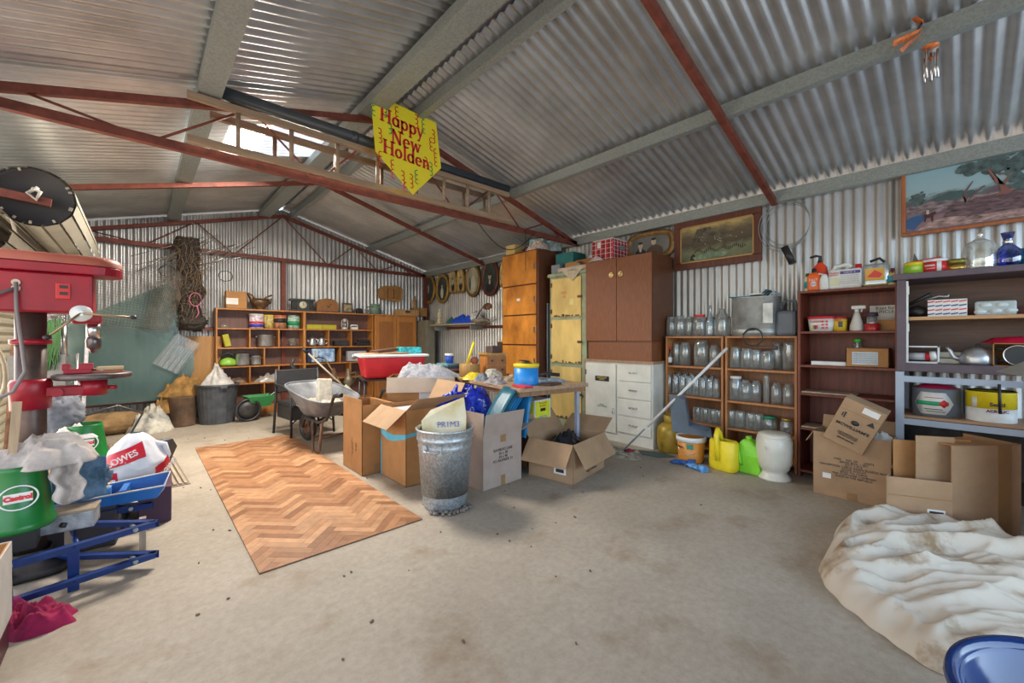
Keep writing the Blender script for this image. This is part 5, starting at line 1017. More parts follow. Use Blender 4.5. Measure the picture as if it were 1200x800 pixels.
pigeon('pigeonhole_bookcase', 'right half of the orange pigeonhole bookcase holding the lantern and radio', X1, X2, L1, ((385.5, 1.10, 1.41), (412, 1.10, 1.41), (399, .80, 1.10), (411, .52, .80), (388, .12, .52)))
t = thing('cupboard', 'orange two-door cupboard at the right end of the bookcase', 'cupboard', (X2 + .03, YC, 0)); W = X3 - X2 - .03
B().bb(0, W, .02, .25, 0, BT).build('body', oak, t); B().bb(-.02, W + .02, 0, .25, BT, BT + .025).build('top', oak, t)
for k in (0, 1):
    x0 = .03 + k * (W - .06) / 2; x1 = x0 + (W - .06) / 2 - .01; d = B().bb(x0, x1, .0, .02, .10, BT - .03).build('door', oak, t)
    B().bb(x0 + .06, x1 - .06, -.004, .0, .18, BT - .12).build('panel', wood('door_panel', (.33, .13, .035), (.24, .085, .02), sc=4), d)
    B().cyl((x1 - .03 if k == 0 else x0 + .03, 0, .95), (x1 - .03 if k == 0 else x0 + .03, -.02, .95), .014, n=10).build('knob', chrome, d)
YI = 7.87
def bx(name, label, cat, u0, u1, z, h, m, y=YI, dep=.12, bev=.003, rz=0):
    x0, x1 = xb(u0, y), xb(u1, y); return B().bb(-(x1 - x0) / 2, (x1 - x0) / 2, -dep / 2, dep / 2, 0, h).build(name, m, None, ((x0 + x1) / 2, y, z), rz, label=label, cat=cat, bev=bev)
def tinb(name, label, u, z, wpx, h, m, cat='tin', lid=None):
    D = xb(u, YI) * _s + YI * _c; r = wpx * D / 960
    o = B().lathe([(0, 0), (r, 0), (r, h), (r - .004, h), (r - .006, h - .01), (0, h - .01)], n=24).build(name, m, None, (xb(u, YI), YI, z), label=label, cat=cat)
    if lid: B().lathe([(0, h + .012), (r + .003, h + .01), (r + .003, h - .006), (r, h - .006)], n=24).build('lid', lid, o)
    return o, r
# top of the bookcase
ZT = BT + .024
t = bx('cardboard_box', 'small cardboard box with a white label at the left end of the bookcase top', 'box', 264, 288, ZT, .27, card, dep=.2); B().bb(-.14, .02, -.102, -.10, .06, .16).build('address_label', paper, t)
t = thing('copper_scuttle', 'tarnished metal scuttle with a curling lip on the bookcase', 'scuttle', (xb(305, YI), YI, ZT)); brz = mat('tarnished_bronze', (.16, .09, .045), .4, .6, .3, 8, .1)
B().lathe([(0, 0), (.07, 0), (.05, .02), (.11, .06), (.15, .12), (.13, .18), (.12, .18), (.14, .12), (0, .05)], n=28, sy=.7).build('bowl', brz, t)
B().tube([(-.10, 0, .14), (-.13, 0, .20), (-.17, 0, .25), (-.22, 0, .25)], [.05, .04, .025, .006], n=12).build('lip', brz, t); B().tube([(.02, 0, .15), (.10, 0, .22), (.17, 0, .25)], .012).build('handle', brz, t); B().tube([(.12, 0, .16), (.17, 0, .20), (.15, 0, .10)], .01).build('ring', brz, t)
t = thing('mantel_clock', 'black slate mantel clock with a pale round dial', 'clock', (xb(354, YI), YI, ZT))
B().bb(-.20, .20, -.07, .07, 0, .03).bb(-.17, .17, -.06, .06, .03, .18).bb(-.20, .20, -.07, .07, .18, .215).build('case', plain('black_slate', (.035, .035, .032), .4), t, bev=.004)
b = B(Matrix.Translation((0, -.061, .11)) @ Matrix.Rotation(PI / 2, 4, 'X')); b.lathe([(0, .008), (.055, .008), (.062, .004), (.062, 0)], n=28); b.build('dial', plain('cream_dial', (.55, .52, .38), .4), t); b = B(); b.bb(-.003, .003, -.074, -.070, .11, .15); b.bb(-.003, .028, -.074, -.070, .107, .112); b.build('hands', black, t)
for s_ in (-1, 1):
    for k in (0, 1): B().cyl((s_ * (.11 + .035 * k), -.068, .03), (s_ * (.11 + .035 * k), -.068, .18), .009, n=10).build('column', plain('black_slate', (.035, .035, .032), .4), t)
t = thing('arched_clock', 'round-topped wooden mantel clock case beside the slate clock', 'clock', (xb(383, YI), YI, ZT))
pl = [(-.19, 0), (.19, 0)] + [(.19 * math.cos(a) if True else 0, .14 + .11 * math.sin(a)) for a in [k * PI / 12 for k in range(13)]]
B(FY(0, .05, 0)).prism(pl, 0, .11).build('case', wood('clock_case', (.30, .13, .035), (.18, .07, .02), sc=5), t); B(FY(0, .05, 0)).prism([(-.20, 0), (.20, 0), (.20, .02), (-.20, .02)], -.005, .13).build('base', dbrown, t)
b = B(FY(0, -.066, .12)); b.box((.03, 0, 0), (.10, .008, .004), rz=.8); b.box((0, -.02, 0), (.07, .008, .004), rz=-.6); b.build('hands', black, t)
t = bx('framed_picture', 'little dark framed picture standing on the bookcase', 'picture', 401, 413, ZT, .19, dbrown, dep=.03); B().bb(-.07, .07, -.018, -.0155, .03, .16).build('print', mat('old_print', (.30, .26, .15), .5, 0, .5, 18, 0), t)
t = thing('old_camera', 'pair of old dark cameras beside the green tin on the bookcase', 'camera', (xb(425, YI), YI, ZT)); B().bb(-.12, -.02, -.04, .04, 0, .10).build('camera_body', dmetal, t, bev=.01); B().bb(.0, .13, -.04, .04, 0, .085).build('camera_body', alum, t, bev=.01); B().cyl((-.07, -.04, .05), (-.07, -.08, .05), .032).build('lens', black, t); B().cyl((.06, -.04, .045), (.06, -.07, .045), .026).build('lens', chrome, t)
t, r_ = tinb('hexagonal_tin', 'grey-green eight-sided tin on the bookcase', 439, ZT, 12, .20, plain('grey_green_tin', (.16, .24, .18), .5)); B().bb(-.11, .11, -.10, .10, .135, .15).build('rim', plain('grey_green_tin', (.16, .24, .18), .5), t)
t = bx('fretwork_box', 'low wooden box with cut-out front on the cupboard', 'box', 463, 489, ZT, .12, wood('light_fret', (.50, .30, .13)), dep=.14); B().bb(-.06, .06, -.074, -.071, .05, .10).build('cut_out', dbrown, t)
bx('wooden_crate', 'plain wooden box at the corner end of the cupboard', 'box', 483, 499, ZT, .18, wood('crate_wood', (.40, .21, .07)), y=7.95, dep=.10)
B().lathe([(0, 0), (.045, 0), (.05, .01), (.05, .14), (.02, .18), (.018, .24), (0, .24)], n=16).build('tall_tin', mat('brown_bottle_tin', (.35, .20, .09), .5), None, (xb(486, 7.95), 7.95, ZT + .182), label='tall narrow tan tin on the corner wooden box', cat='tin')
t = thing('wooden_wall_box', 'wooden letter rack hanging high on the back wall', 'rack', (xb(458, 7.93), 7.93, 2.04))
b = B(FY(0, .04, 0)); b.prism([(-.26, .06), (-.20, .0), (.16, -.04), (.24, .0), (.26, .24), (.14, .30), (-.16, .27), (-.26, .20)], 0, .06); b.build('backboard', wood('rack_wood', (.42, .21, .06)), t)
for x_, w_ in ((-.15, .10), (-.02, .12), (.11, .10)): B().bb(x_ - w_ / 2, x_ + w_ / 2, -.05, -.02, .02, .22).build('pocket', wood('rack_pocket', (.36, .17, .05)), t, bev=.004)
# shelf contents
def printed(name, col): return mat(name, col, .4, 0, .6, 22, 0, tint=tuple(c * .25 + .02 for c in col[::-1]))
B().lathe([(0, 0), (.04, 0), (.045, .03), (.04, .06), (0, .06)], n=18).build('glass_dish', jg, None, (xb(263, YI), YI, 1.412), label='small glass dish alone in the top left pigeonhole', cat='dish')
for u, w_, h_, col, l_ in ((300.5, 14.5, .225, (.62, .52, .58), 'blue, white and red printed drum, leftmost of the four tins'), (315, 10, .215, (.60, .40, .06), 'yellow printed tin, second of the four on the top shelf'), (328, 13.5, .215, (.45, .18, .05), 'black and orange tin, third of the four on the top shelf'), (344, 13, .22, (.35, .50, .40), 'green and silver tin, rightmost of the four on the top shelf')):
    o, r_ = tinb('printed_tin', l_, u, 1.412, w_, h_, printed('tinprint_%d' % int(u), col), lid=(white, yellow, orange, alum)[int(u > 308) + int(u > 320) + int(u > 336)])
    if u < 301: patch_m = [(blue, .02, .09), (red, .07, .11)]; B().lathe([(r_ + .001, .02), (r_ + .002, .02), (r_ + .002, .07), (r_ + .001, .07)], n=24).build('blue_band', plain('violet_blue', (.05, .04, .38)), o); B().lathe([(r_ + .001, .08), (r_ + .002, .08), (r_ + .002, .11), (r_ + .001, .11)], n=24).build('red_band', red, o)
    elif 320 < u < 336: B().lathe([(r_ + .001, .10), (r_ + .002, .10), (r_ + .002, .17), (r_ + .001, .17)], n=24).build('black_band', black, o)
    elif u > 336: B().lathe([(r_ + .001, .06), (r_ + .002, .06), (r_ + .002, .13), (r_ + .001, .13)], n=24).build('green_band', plain('deep_green', (.02, .26, .10)), o)
ol = plain('mustard_box', (.42, .38, .02), .6)
B().box((0, 0, .10), (.08, .14, .19), ry=-.22).build('mustard_box', ol, None, (xb(265, YI), YI, 1.115), label='leaning mustard-yellow box in the left pigeonhole', cat='box')
for k, (u0, u1) in enumerate(((358.5, 376), (376.3, 393))): bx('mustard_box', ('left', 'right')[k] + ' one of two long mustard boxes laid end to end on the top shelf', 'box', u0, u1, 1.412, .08, ol)
def pot(name, label, u, z, r, h, m, y=YI, handles=True, lid=False):
    t = thing(name, label, 'pot', (xb(u, y), y, z)); B().lathe([(0, 0), (r * .97, 0), (r, .01), (r, h), (r + .006, h + .004), (r - .004, h), (r - .006, .01), (0, .008)], n=30, sy=.9).build('body', m, t)
    if handles:
        for s_ in (-1, 1): B().tube([(s_ * r, -.02, h * .8), (s_ * (r + .03), -.02, h * .85), (s_ * (r + .03), .02, h * .85), (s_ * r, .02, h * .8)], .006).build('handle', m, t)
    if lid: B().lathe([(r * .95, h + .002), (r * .7, h + .02), (0, h + .03)], n=28, sy=.9).build('lid', m, t)
    return t
pot('stock_pot', 'wide aluminium stock pot with lug handles in the second row', 311, 1.112, .115, .19, alum)
pot('saucepan', 'aluminium billy can next to the green kettle', 284, .812, .10, .18, alum, handles=False)
pot('aluminium_can', 'small lidded aluminium pot right of the billy can', 300, .812, .075, .13, alum, lid=True)
t = pot('glass_jug', 'little glass jug in a metal holder in the second row', 343, 1.112, .05, .13, jg)
t = thing('green_kettle', 'lime green kettle with a black handle in the lower left pigeonhole', 'kettle', (xb(267, YI), YI, .812)); B().lathe([(0, 0), (.11, 0), (.12, .03), (.10, .09), (.05, .12), (0, .13)], n=28, sy=.8).build('body', plain('lime_enamel', (.25, .48, .06), .3), t); B().tube([(-.09, 0, .09), (-.07, 0, .17), (0, 0, .20), (.07, 0, .17), (.09, 0, .09)], .012).build('handle', black, t); B().tube([(.10, 0, .05), (.14, 0, .10)], [.02, .01]).build('spout', black, t)
def coffeepot(label, u): 
    t = thing('coffee_pot', label, 'pot', (xb(u, YI), YI, 1.112)); B().lathe([(0, 0), (.06, 0), (.065, .02), (.055, .12), (.04, .14), (0, .15)], n=20).build('body', alum, t); B().lathe([(0, .20), (.012, .195), (.008, .15)], n=10).build('lid_knob', black, t); B().tube([(.05, 0, .12), (.10, 0, .11), (.09, 0, .04), (.06, 0, .03)], .008).build('handle', chrome, t); B().tube([(-.055, 0, .05), (-.08, 0, .11)], [.014, .008]).build('spout', alum, t)
coffeepot('left of two small metal coffee pots', 366); coffeepot('right of two small metal coffee pots', 377)
t = thing('hurricane_lantern', 'pale hurricane lantern on the top shelf of the right bookcase half', 'lantern', (xb(404, YI), YI, 1.412)); wl_ = plain('pale_lantern', (.55, .53, .48), .4, .3)
B().lathe([(0, 0), (.055, 0), (.06, .03), (.03, .05), (0, .05)], n=20).build('base', wl_, t); B().lathe([(.025, .05), (.045, .09), (.045, .11), (.025, .15)], n=20).build('globe', jg, t); B().lathe([(.03, .15), (.035, .17), (.02, .20), (0, .21)], n=20).build('chimney', wl_, t)
for s_ in (-1, 1): B().tube([(s_ * .04, 0, .03), (s_ * .06, 0, .06), (s_ * .055, 0, .17), (s_ * .02, 0, .20)], .007).build('side_tube', wl_, t)
t = thing('white_telephone', 'small white telephone beside the lantern', 'telephone', (xb(415, YI), YI, 1.412)); B().bb(-.06, .06, -.05, .05, 0, .05).build('base', white, t, bev=.01); B().tube([(-.07, 0, .06), (-.05, 0, .085), (.05, 0, .085), (.07, 0, .06)], .014).build('handset', white, t)
bx('dark_radio', 'small dark box with dials in the second row', 'radio', 391, 407, 1.112, .09, dmetal)
t = thing('black_case', 'two flat black cases stacked in the second row right pigeonhole', 'case', (xb(425, YI), YI, 1.112)); B().bb(-.14, .13, -.06, .06, 0, .055).build('case_half', black, t, bev=.01); B().box((.01, 0, .085), (.22, .10, .045), ry=.08).build('case_half', black, t, bev=.01)
t = bx('blue_bedding_pack', 'blue and white printed pack in the third row', 'pack', 364, 391, .812, .245, mat('blue_floral', (.35, .50, .70), .5, 0, .6, 12, 0, tint=(.01, .05, .30)), dep=.16, bev=.02); B().bb(-.18, -.11, -.083, -.081, .03, .21).build('white_stripe', paper, t); text('COOLER', .05, plain('navy_print', (.03, .08, .25)), t, FY(-.145, -.085, .12, PI / 2))
bx('dark_pack', 'dark blue pack pushed against the divider beside the printed pack', 'pack', 359, 364, .812, .24, plain('dark_navy', (.02, .03, .08)))
t = bx('portable_radio', 'silver portable radio with a round speaker', 'radio', 406.5, 428, .812, .19, plain('silver_plastic', (.45, .45, .48), .4), dep=.10); B(FY(-.06, -.052, .09)).lathe([(0, .002), (.055, .002), (.055, 0)], n=24).build('speaker_cone', alum, t); b = B(); b.bb(.04, .13, -.053, -.051, .09, .12); b.build('display', black, t)
heapthing('plastic_wrap', 'loose clear plastic wrapping in the fourth row', 'wrapping', xb(315, YI), YI, .522, .20, .08, .14, plain('milky_wrap', (.36, .33, .30), .3), 71, 9)
heapthing('dusty_junk', 'dusty odds and ends in the fourth row left pigeonhole', 'oddments', xb(277, YI), YI, .522, .12, .08, .10, mat('dusty_brown', (.20, .13, .08), .9, 0, .5, 20, .4), 72, 9)
for x_, l_ in ((2.70, 'brass paraffin lamp with a curled arm standing before the bookcase'),):
    t = thing('brass_lamp', l_, 'lamp', (x_, 7.2, 0)); bs_ = mat('dull_brass', (.22, .18, .12), .5, .5, .3, 12, .1)
    B().lathe([(0, 0), (.12, 0), (.10, .04), (.03, .08), (.025, .40), (.09, .48), (.06, .58), (.03, .60), (.03, .72), (0, .72)], n=20).build('stand', bs_, t); B().tube([(.03, 0, .62), (.12, 0, .66), (.14, 0, .56), (.09, 0, .50)], .01).build('arm', bs_, t)
t = thing('brass_tap_column', 'upright rusty pump column left of the brass lamp', 'pump', (2.42, 7.1, 0)); B().cyl((0, 0, 0), (0, 0, .72), .03).build('column', rust, t); B().lathe([(.05, .55), (.055, .58), (.03, .62), (.04, .70), (.02, .74), (0, .75)], n=16).build('cap', rust, t)

# ------------------------------------------------------------------ seed spreader, black bin, sacks along the back wall
t = thing('seed_spreader', 'green hopper seed spreader with one big black wheel by the bookcase', 'spreader', (1.33, 7.35, 0), .1)
B(Matrix.Translation((-.13, -.12, .17)) @ Matrix.Rotation(PI / 2, 4, 'X')).lathe([(.14, -.02), (.17, -.02), (.175, 0), (.17, .02), (.14, .02), (.14, -.02)], n=32).build('tyre', black, t)
B(Matrix.Translation((-.13, -.12, .17)) @ Matrix.Rotation(PI / 2, 4, 'X')).lathe([(0, .012), (.03, .02), (.14, .006), (.14, -.006), (0, -.01)], n=32).build('wheel_disc', dmetal, t)
B().add([(-.05, -.10, .20), (.17, -.10, .20), (.17, .10, .20), (-.05, .10, .20), (-.14, -.16, .36), (.24, -.16, .36), (.24, .16, .36), (-.14, .16, .36)], [(3, 2, 1, 0), (0, 1, 5, 4), (1, 2, 6, 5), (2, 3, 7, 6), (3, 0, 4, 7)]).build('hopper', plain('spreader_green', (.03, .22, .06), .5), t, solid=.008)
B().tube([(.10, 0, .25), (.45, -.03, .55)], .011).build('handle_bar', chrome, t); B().tube([(.14, .08, .25), (.49, .05, .55)], .011).build('handle_bar', chrome, t)
t = thing('black_dustbin', 'black ribbed plastic dustbin at the left end of the bookcase', 'bin', (.86, 7.45, 0)); bbm = mat('scuffed_black_plastic', (.065, .07, .08), .5, 0, .3, 8, .1)
def fn(u, v):
    a = 2 * PI * u; r = (.215 + .04 * v) * (1 + .012 * math.cos(26 * a)); return (r * math.cos(a), r * math.sin(a), .56 * v)
B().grid(fn, 104, 4, True, True).build('body', bbm, t); B().lathe([(.255, .54), (.275, .54), (.28, .57), (.26, .575), (.25, .56)], n=40).build('rim', bbm, t); B().lathe([(0, .01), (.21, .01)], n=30).build('base', bbm, t)
B().bb(.0, .09, -.30, -.26, .52, .56).build('handle', bbm, t, bev=.006)
heapthing('white_sack', 'crumpled white plastic sack standing up out of the black dustbin', 'sack', .86, 7.45, .50, .215, .20, .36, mat('white_sacking', (.52, .49, .46), .6, 0, .3, 9, .3), 73, 5, .6, 44)
B().lathe([(0, 0), (.15, 0), (.155, .02), (.155, .40), (.16, .41), (.15, .42), (0, .41)], n=30).build('brown_drum', mat('rusty_brown_drum', (.15, .09, .055), .7, .2, .4, 5, .1), None, (.46, 7.52, 0), label='rusty brown drum between the burlap bundle and black dustbin', cat='drum')
hes = mat('brown_hessian', (.30, .16, .045), .95, 0, .4, 9, .4)
heapthing('hessian_sack', 'heap of brown hessian sacks piled on the rusty drum', 'sack', .50, 7.62, .42, .30, .17, .30, hes, 74, 5, .6, 44)
heapthing('hessian_sack', 'brown hessian sack sliding down left of the rusty drum', 'sack', .28, 7.60, .20, .17, .16, .34, hes, 75, 6, .6, 36, rz=.5)
heapthing('dust_sheet', 'white and grey paint-stained sheet heaped on the burlap bundle', 'sheet', .12, 7.35, 0, .24, .24, .34, mat('stained_sheet', (.50, .46, .38), .9, 0, .5, 7, .3, tint=(.18, .19, .20)), 76, 7, .6, 50, p=2.6)
b = B(); blob(b, (-.30, 7.50, .13), (.55, .24, .15), 5, 2.5, .07, 40, flat=0.0); b.build('burlap_bundle', mat('burlap', (.30, .18, .08), .95, 0, .35, 6, .4), label='long brown burlap bundle lying along the back wall', cat='bundle')
B().box((-.05, 7.18, .012), (.16, .05, .02), rz=.1).build('green_scraper', plain('neon_green', (.05, .55, .08), .5), label='small bright green plastic piece in front of the burlap bundle', cat='tool')
B(Matrix.Translation((.76, 8.02, .42)) @ Matrix.Rotation(.06, 4, 'X')).bb(-.22, .22, -.012, .0, 0, .86).build('plywood_sheet', wood('tan_ply', (.46, .25, .09), (.40, .20, .07), sc=1), label='tan plywood offcut leaning behind the black dustbin', cat='board')
# panes of glass against the back wall
pane = glass('window_glass', (.66, .80, .78), .66, (.22, .33, .32), rough=.12, gloss=.12)
def panev(label, pts, y, m=pane, lean=.05):
    b = B(); b.prism([(p[0], p[1]) for p in pts], 0, .005); b.M = Matrix(); q = B(FY(0, y, 0)); q.prism(pts, 0, .005); return q.build('glass_sheet', m, label=label, cat='glass')
panev('big slanted sheet of greenish glass against the back wall behind the drill', [(-.95, .36), (.44, .36), (.44, 1.95), (.30, 2.06), (-.42, 1.62), (-.95, 1.30)], 7.96)
panev('wide low sheet of glass in front of the slanted one', [(-.98, .34), (.40, .34), (.62, .75), (.62, 1.05), (-.1, 1.42), (-.98, 1.40)], 7.90)
cl = glass('clear_ribbed_plastic', (.9, .93, .93), .60, (.50, .55, .58), gloss=.3)
M_ = FY(.42, 7.84, 1.02) @ Matrix.Rotation(-.55, 4, 'Z')
q = corr(-.17, .17, -.26, .26, lambda u, a, h: M_ @ Vector((u, a, h)), .068, .012); q.build('ribbed_sheet', cl, label='clear ribbed plastic offcut tilted against the glass', cat='sheet')
# hanging netting and wire
net = mat('dark_netting', (.045, .035, .028), .95, 0, .6, 60, .8)
t = thing('netting_bundle', 'dark roll of old netting hanging from the back truss', 'netting', (xb(222, 7.75), 7.75, 1.52))
def fn(u, v):
    a = 2 * PI * u; k = noise.noise(Vector((math.cos(a) * 2, math.sin(a) * 2, v * 7))); r = .115 * (1 + .6 * k) * (1.0 if v > .15 else .7 + v * 2); return (r * math.cos(a) * 1.1 + .02 * math.sin(v * 5), r * .7 * math.sin(a), 1.22 * v)
B().grid(fn, 40, 60, True, True).build('net_core', net, t)
rn = random.Random(11); b = B()
for k in range(260):
    z_ = rn.uniform(0, 1.2); a = rn.uniform(0, 2 * PI); p0_ = Vector((.15 * math.cos(a), .11 * math.sin(a), z_)); p1_ = p0_ + Vector((rn.uniform(-.14, .14), rn.uniform(-.06, .02), rn.uniform(-.16, .10))) if k % 3 else p0_ + Vector((rn.uniform(-.05, .05), -.03, -.25)); mid = (p0_ + p1_) / 2 + Vector((.03, -.04, .02)); b.tube([p0_, mid, p1_], .003, n=4)
b.build('loose_strands', mat('tan_strand', (.22, .15, .09), .9), t, kind='stuff')
b = B(); b.tube([(.06 + .07 * math.cos(a), -.13, .30 + .10 * math.sin(a) + .04 * k) for k in (0,) for a in [i * .5 for i in range(13)]], .008); b.tube([(.08, -.13, .22), (.10, -.13, .10), (.06, -.13, .02)], .008); b.build('pink_cord', plain('pink_cord', (.45, .12, .2)), t)
blob(B(), (.04, -.02, -.04), (.17, .12, .13), 6, 9, .35, 30).build('tangled_foot', net, t)
def wire_mesh(name, label, c, w, h, nx, nz, m, rot=0, y=7.7, curl=.1, r=.0022):
    t = B(Matrix.Translation((c[0], y, c[1])) @ Matrix.Rotation(rot, 4, 'Y'))
    f = lambda u, v: Vector(((u - .5) * w, curl * math.sin(PI * u) * -1 + .04 * noise.noise(Vector((u * 3, v * 3, c[0]))), (v - .5) * h + .03 * noise.noise(Vector((u * 4, v * 2, 5)))))
    for i in range(nx + 1): t.tube([f(i / nx, j / 10) for j in range(11)], r, n=3, cap=False)
    for j in range(nz + 1): t.tube([f(i / 10, j / nz) for i in range(11)], r, n=3, cap=False)
    return t.build(name, m, label=label, cat='netting')
wm = mat('rusty_wire', (.28, .24, .20), .7, .3, .3, 10, 0)
wire_mesh('wire_netting', 'wide curl of fine wire netting in front of the back wall', (-.25, 1.85), 1.0, .85, 30, 24, wm, .15, 7.80)
wire_mesh('wire_netting', 'narrow roll of wire netting hanging left of the dark netting', (.28, 1.78), .30, .85, 16, 34, wm, .25, 7.72, .16, .003)
t = thing('reinforcing_rods', 'bundle of thin steel rods and twigs resting on the back truss', 'rods', (0, 7.85, 0)); rn = random.Random(5)
for k in range(16):
    x_ = -.05 + .05 * k; L = rn.uniform(.5, .95); B().cyl((x_ + .35 + L * .5 + rn.uniform(-.1, .1), -.05 - .01 * k, 2.52 + rn.uniform(-.06, .14) + L * .22), (x_ + .12 - L * .2, -.08, 2.30 + rn.uniform(-.14, .10) - .0 * L), .005, n=5).build('rod', (wm, chrome)[k % 3 == 0], t)
for xc_ in (.30, 1.0): B().tube([(xc_ + .09 * math.cos(a), -.1, 2.22 + .08 * math.sin(a)) for a in [i * 2 * PI / 20 for i in range(20)]], .006, closed=True).build('hose_loop', dmetal, t)

# ------------------------------------------------------------------ cane chair, wheelbarrow, tools
t = thing('cane_chair', 'black woven cane armchair behind the wheelbarrow', 'chair', (1.63, 5.87, 0), .12)
def weave(name, col):
    m, n, l, p = nodes(name); tc = n.new('ShaderNodeTexCoord'); ck = n.new('ShaderNodeTexChecker'); ck.inputs['Scale'].default_value = 70; ck.inputs[1].default_value = (*col, 1); ck.inputs[2].default_value = (*[c * 2.6 for c in col], 1)
    l.new(tc.outputs['Object'], ck.inputs[0]); l.new(ck.outputs[0], p.inputs['Base Color']); bp = n.new('ShaderNodeBump'); bp.inputs['Strength'].default_value = .6; bp.inputs['Distance'].default_value = .004; l.new(ck.outputs[1], bp.inputs['Height']); l.new(bp.outputs[0], p.inputs['Normal']); p.inputs['Roughness'].default_value = .5; return m
cane = weave('black_cane', (.012, .012, .013))
B().box((0, .25, .68), (.56, .035, .30), rx=-.1).build('backrest', cane, t, bev=.012)
B().bb(-.26, .26, -.24, .24, .38, .43).build('seat', cane, t, bev=.015); B().bb(-.25, .25, -.23, -.20, .22, .38).build('apron', cane, t); B().bb(-.26, -.23, -.20, .22, .22, .38).build('apron', cane, t)
for sx_ in (-1, 1):
    B().tube([(sx_ * .27, .25, .84), (sx_ * .28, .22, .45), (sx_ * .29, .27, 0)], .016).build('leg', black, t); B().tube([(sx_ * .27, -.22, .60), (sx_ * .26, -.22, .40), (sx_ * .27, -.25, 0)], .016).build('leg', black, t)
    B().tube([(sx_ * .28, .24, .64), (sx_ * .29, .0, .64), (sx_ * .27, -.22, .60)], .018).build('arm', cane, t); B().tube([(sx_ * .27, -.20, .15), (sx_ * .10, -.22, .30)], .008).build('brace', black, t)
bar = thing('wheelbarrow', 'old grey steel wheelbarrow with black tubular handles', 'wheelbarrow', (1.53, 5.40, 0), math.radians(-79))
wst = mat('worn_barrow_steel', (.22, .23, .25), .55, .5, .3, 6, .1); 
def fn(u, v):
    a = 2 * PI * u; ca, sa = math.cos(a), math.sin(a); q = (abs(ca) ** 3.4 + abs(sa) ** 3.4) ** (-1 / 3.4); f = v ** .5 if v < .3 else .548 + (v - .3) * .645
    return (.34 + .45 * ca * q * f - .06 * (1 - v) * 0, .31 * sa * q * f, .36 + .27 * max(0, v - .25) / .75 - .085 * ca * q * max(0, v - .25) / .75)
B().grid(fn, 48, 12, True, True).build('tray', wst, bar, solid=.004)
B().tube([fn(k / 48, 1) for k in range(48)], .010, closed=True).build('rim', wst, bar)
for s_ in (-1, 1):
    B().tube([(-.02, s_ * .05, .17), (.25, s_ * .16, .33), (.72, s_ * .24, .34), (.92, s_ * .27, .40), (1.05, s_ * .29, .58), (1.10, s_ * .29, .66), (1.22, s_ * .29, .68)], .016).build('handle', dmetal, bar)
    B().tube([(1.11, s_ * .29, .665), (1.24, s_ * .29, .685)], .021).build('grip', black, bar)
    B().tube([(.55, s_ * .22, .34), (.60, s_ * .25, .02), (.66, s_ * .25, .0), (.74, s_ * .25, .04), (.80, s_ * .25, .36)], .014).build('leg', rust, bar)
B().cyl((.66, -.25, .16), (.66, .25, .16), .010).build('leg_stay', rust, bar)
B(Matrix.Translation((0, 0, .17)) @ Matrix.Rotation(PI / 2, 4, 'X')).lathe([(.10, -.03), (.15, -.035), (.17, -.015), (.17, .015), (.15, .035), (.10, .03), (.10, -.03)], n=32).build('tyre', black, bar)
B(Matrix.Translation((0, 0, .17)) @ Matrix.Rotation(PI / 2, 4, 'X')).lathe([(0, -.03), (.10, -.02), (.10, .02), (0, .03)], n=24).build('wheel', rust, bar)
b = B(bar.matrix_world); b = B(Matrix.Translation((1.60, 4.98, .47)) @ Matrix.Rotation(.2, 4, 'Z') @ Matrix.Rotation(-.2, 4, 'X')); b.box((0, 0, .12), (.17, .06, .38), ry=.12)
b.build('cement_sack', mat('crumpled_paper_bag', (.52, .48, .40), .85, 0, .2, 16, .5), label='upright crumpled paper bag standing in the wheelbarrow', cat='bag', bev=.015)
b = B(); heap(b, 0, 0, 0, .33, .25, .09, 81, 8, .6, 40, 2, .1, math.radians(-79)); b.build('dry_leaves', mat('dry_rubble', (.42, .38, .30), .95, 0, .4, 24, .5), None, (1.61, 5.10, .47), label='dusty dry debris in the bottom of the wheelbarrow', cat='debris', kind=None)
t = thing('line_trimmer', 'cream-headed garden line trimmer leaning behind the wheelbarrow', 'trimmer', (1.80, 6.60, 0))
B().tube([(.62, -.15, .42), (.10, .1, 1.02)], .014).build('shaft', plain('cream_shaft', (.50, .44, .34), .5), t); B().tube([(.56, -.12, .50), (.68, -.20, .34)], [.045, .06]).build('motor_head', plain('cream_motor', (.55, .52, .42), .5), t); B().tube([(.68, -.20, .34), (.80, -.26, .10), (.66, -.3, .02)], .02).build('guard', dmetal, t); B().tube([(.10, .1, 1.02), (.02, .12, 1.10)], .025).build('grip', black, t)
t = thing('garden_hoe', 'long-handled hoe propped against the bookcase beside the trimmer', 'hoe', (2.62, 7.30, 0)); B().tube([(.05, 0, .35), (-.15, .42, .88)], .013).build('shaft', wood('hoe_shaft', (.42, .28, .14)), t); B().tube([(-.15, .42, .88), (-.24, .44, .91), (-.34, .40, .89)], .01).build('head', dmetal, t)
t = thing('hedge_trimmer', 'black and red power tool propped on the chair back', 'power tool', (1.62, 6.22, .42)); B().tube([(.02, -.12, .02), (.02, 0, .25), (-.02, 0, .38), (-.07, 0, .48), (-.03, 0, .55)], [.03, .045, .035, .02, .015]).build('body', black, t); B().bb(-.03, .02, -.04, -.02, .36, .40).build('red_switch', red, t)

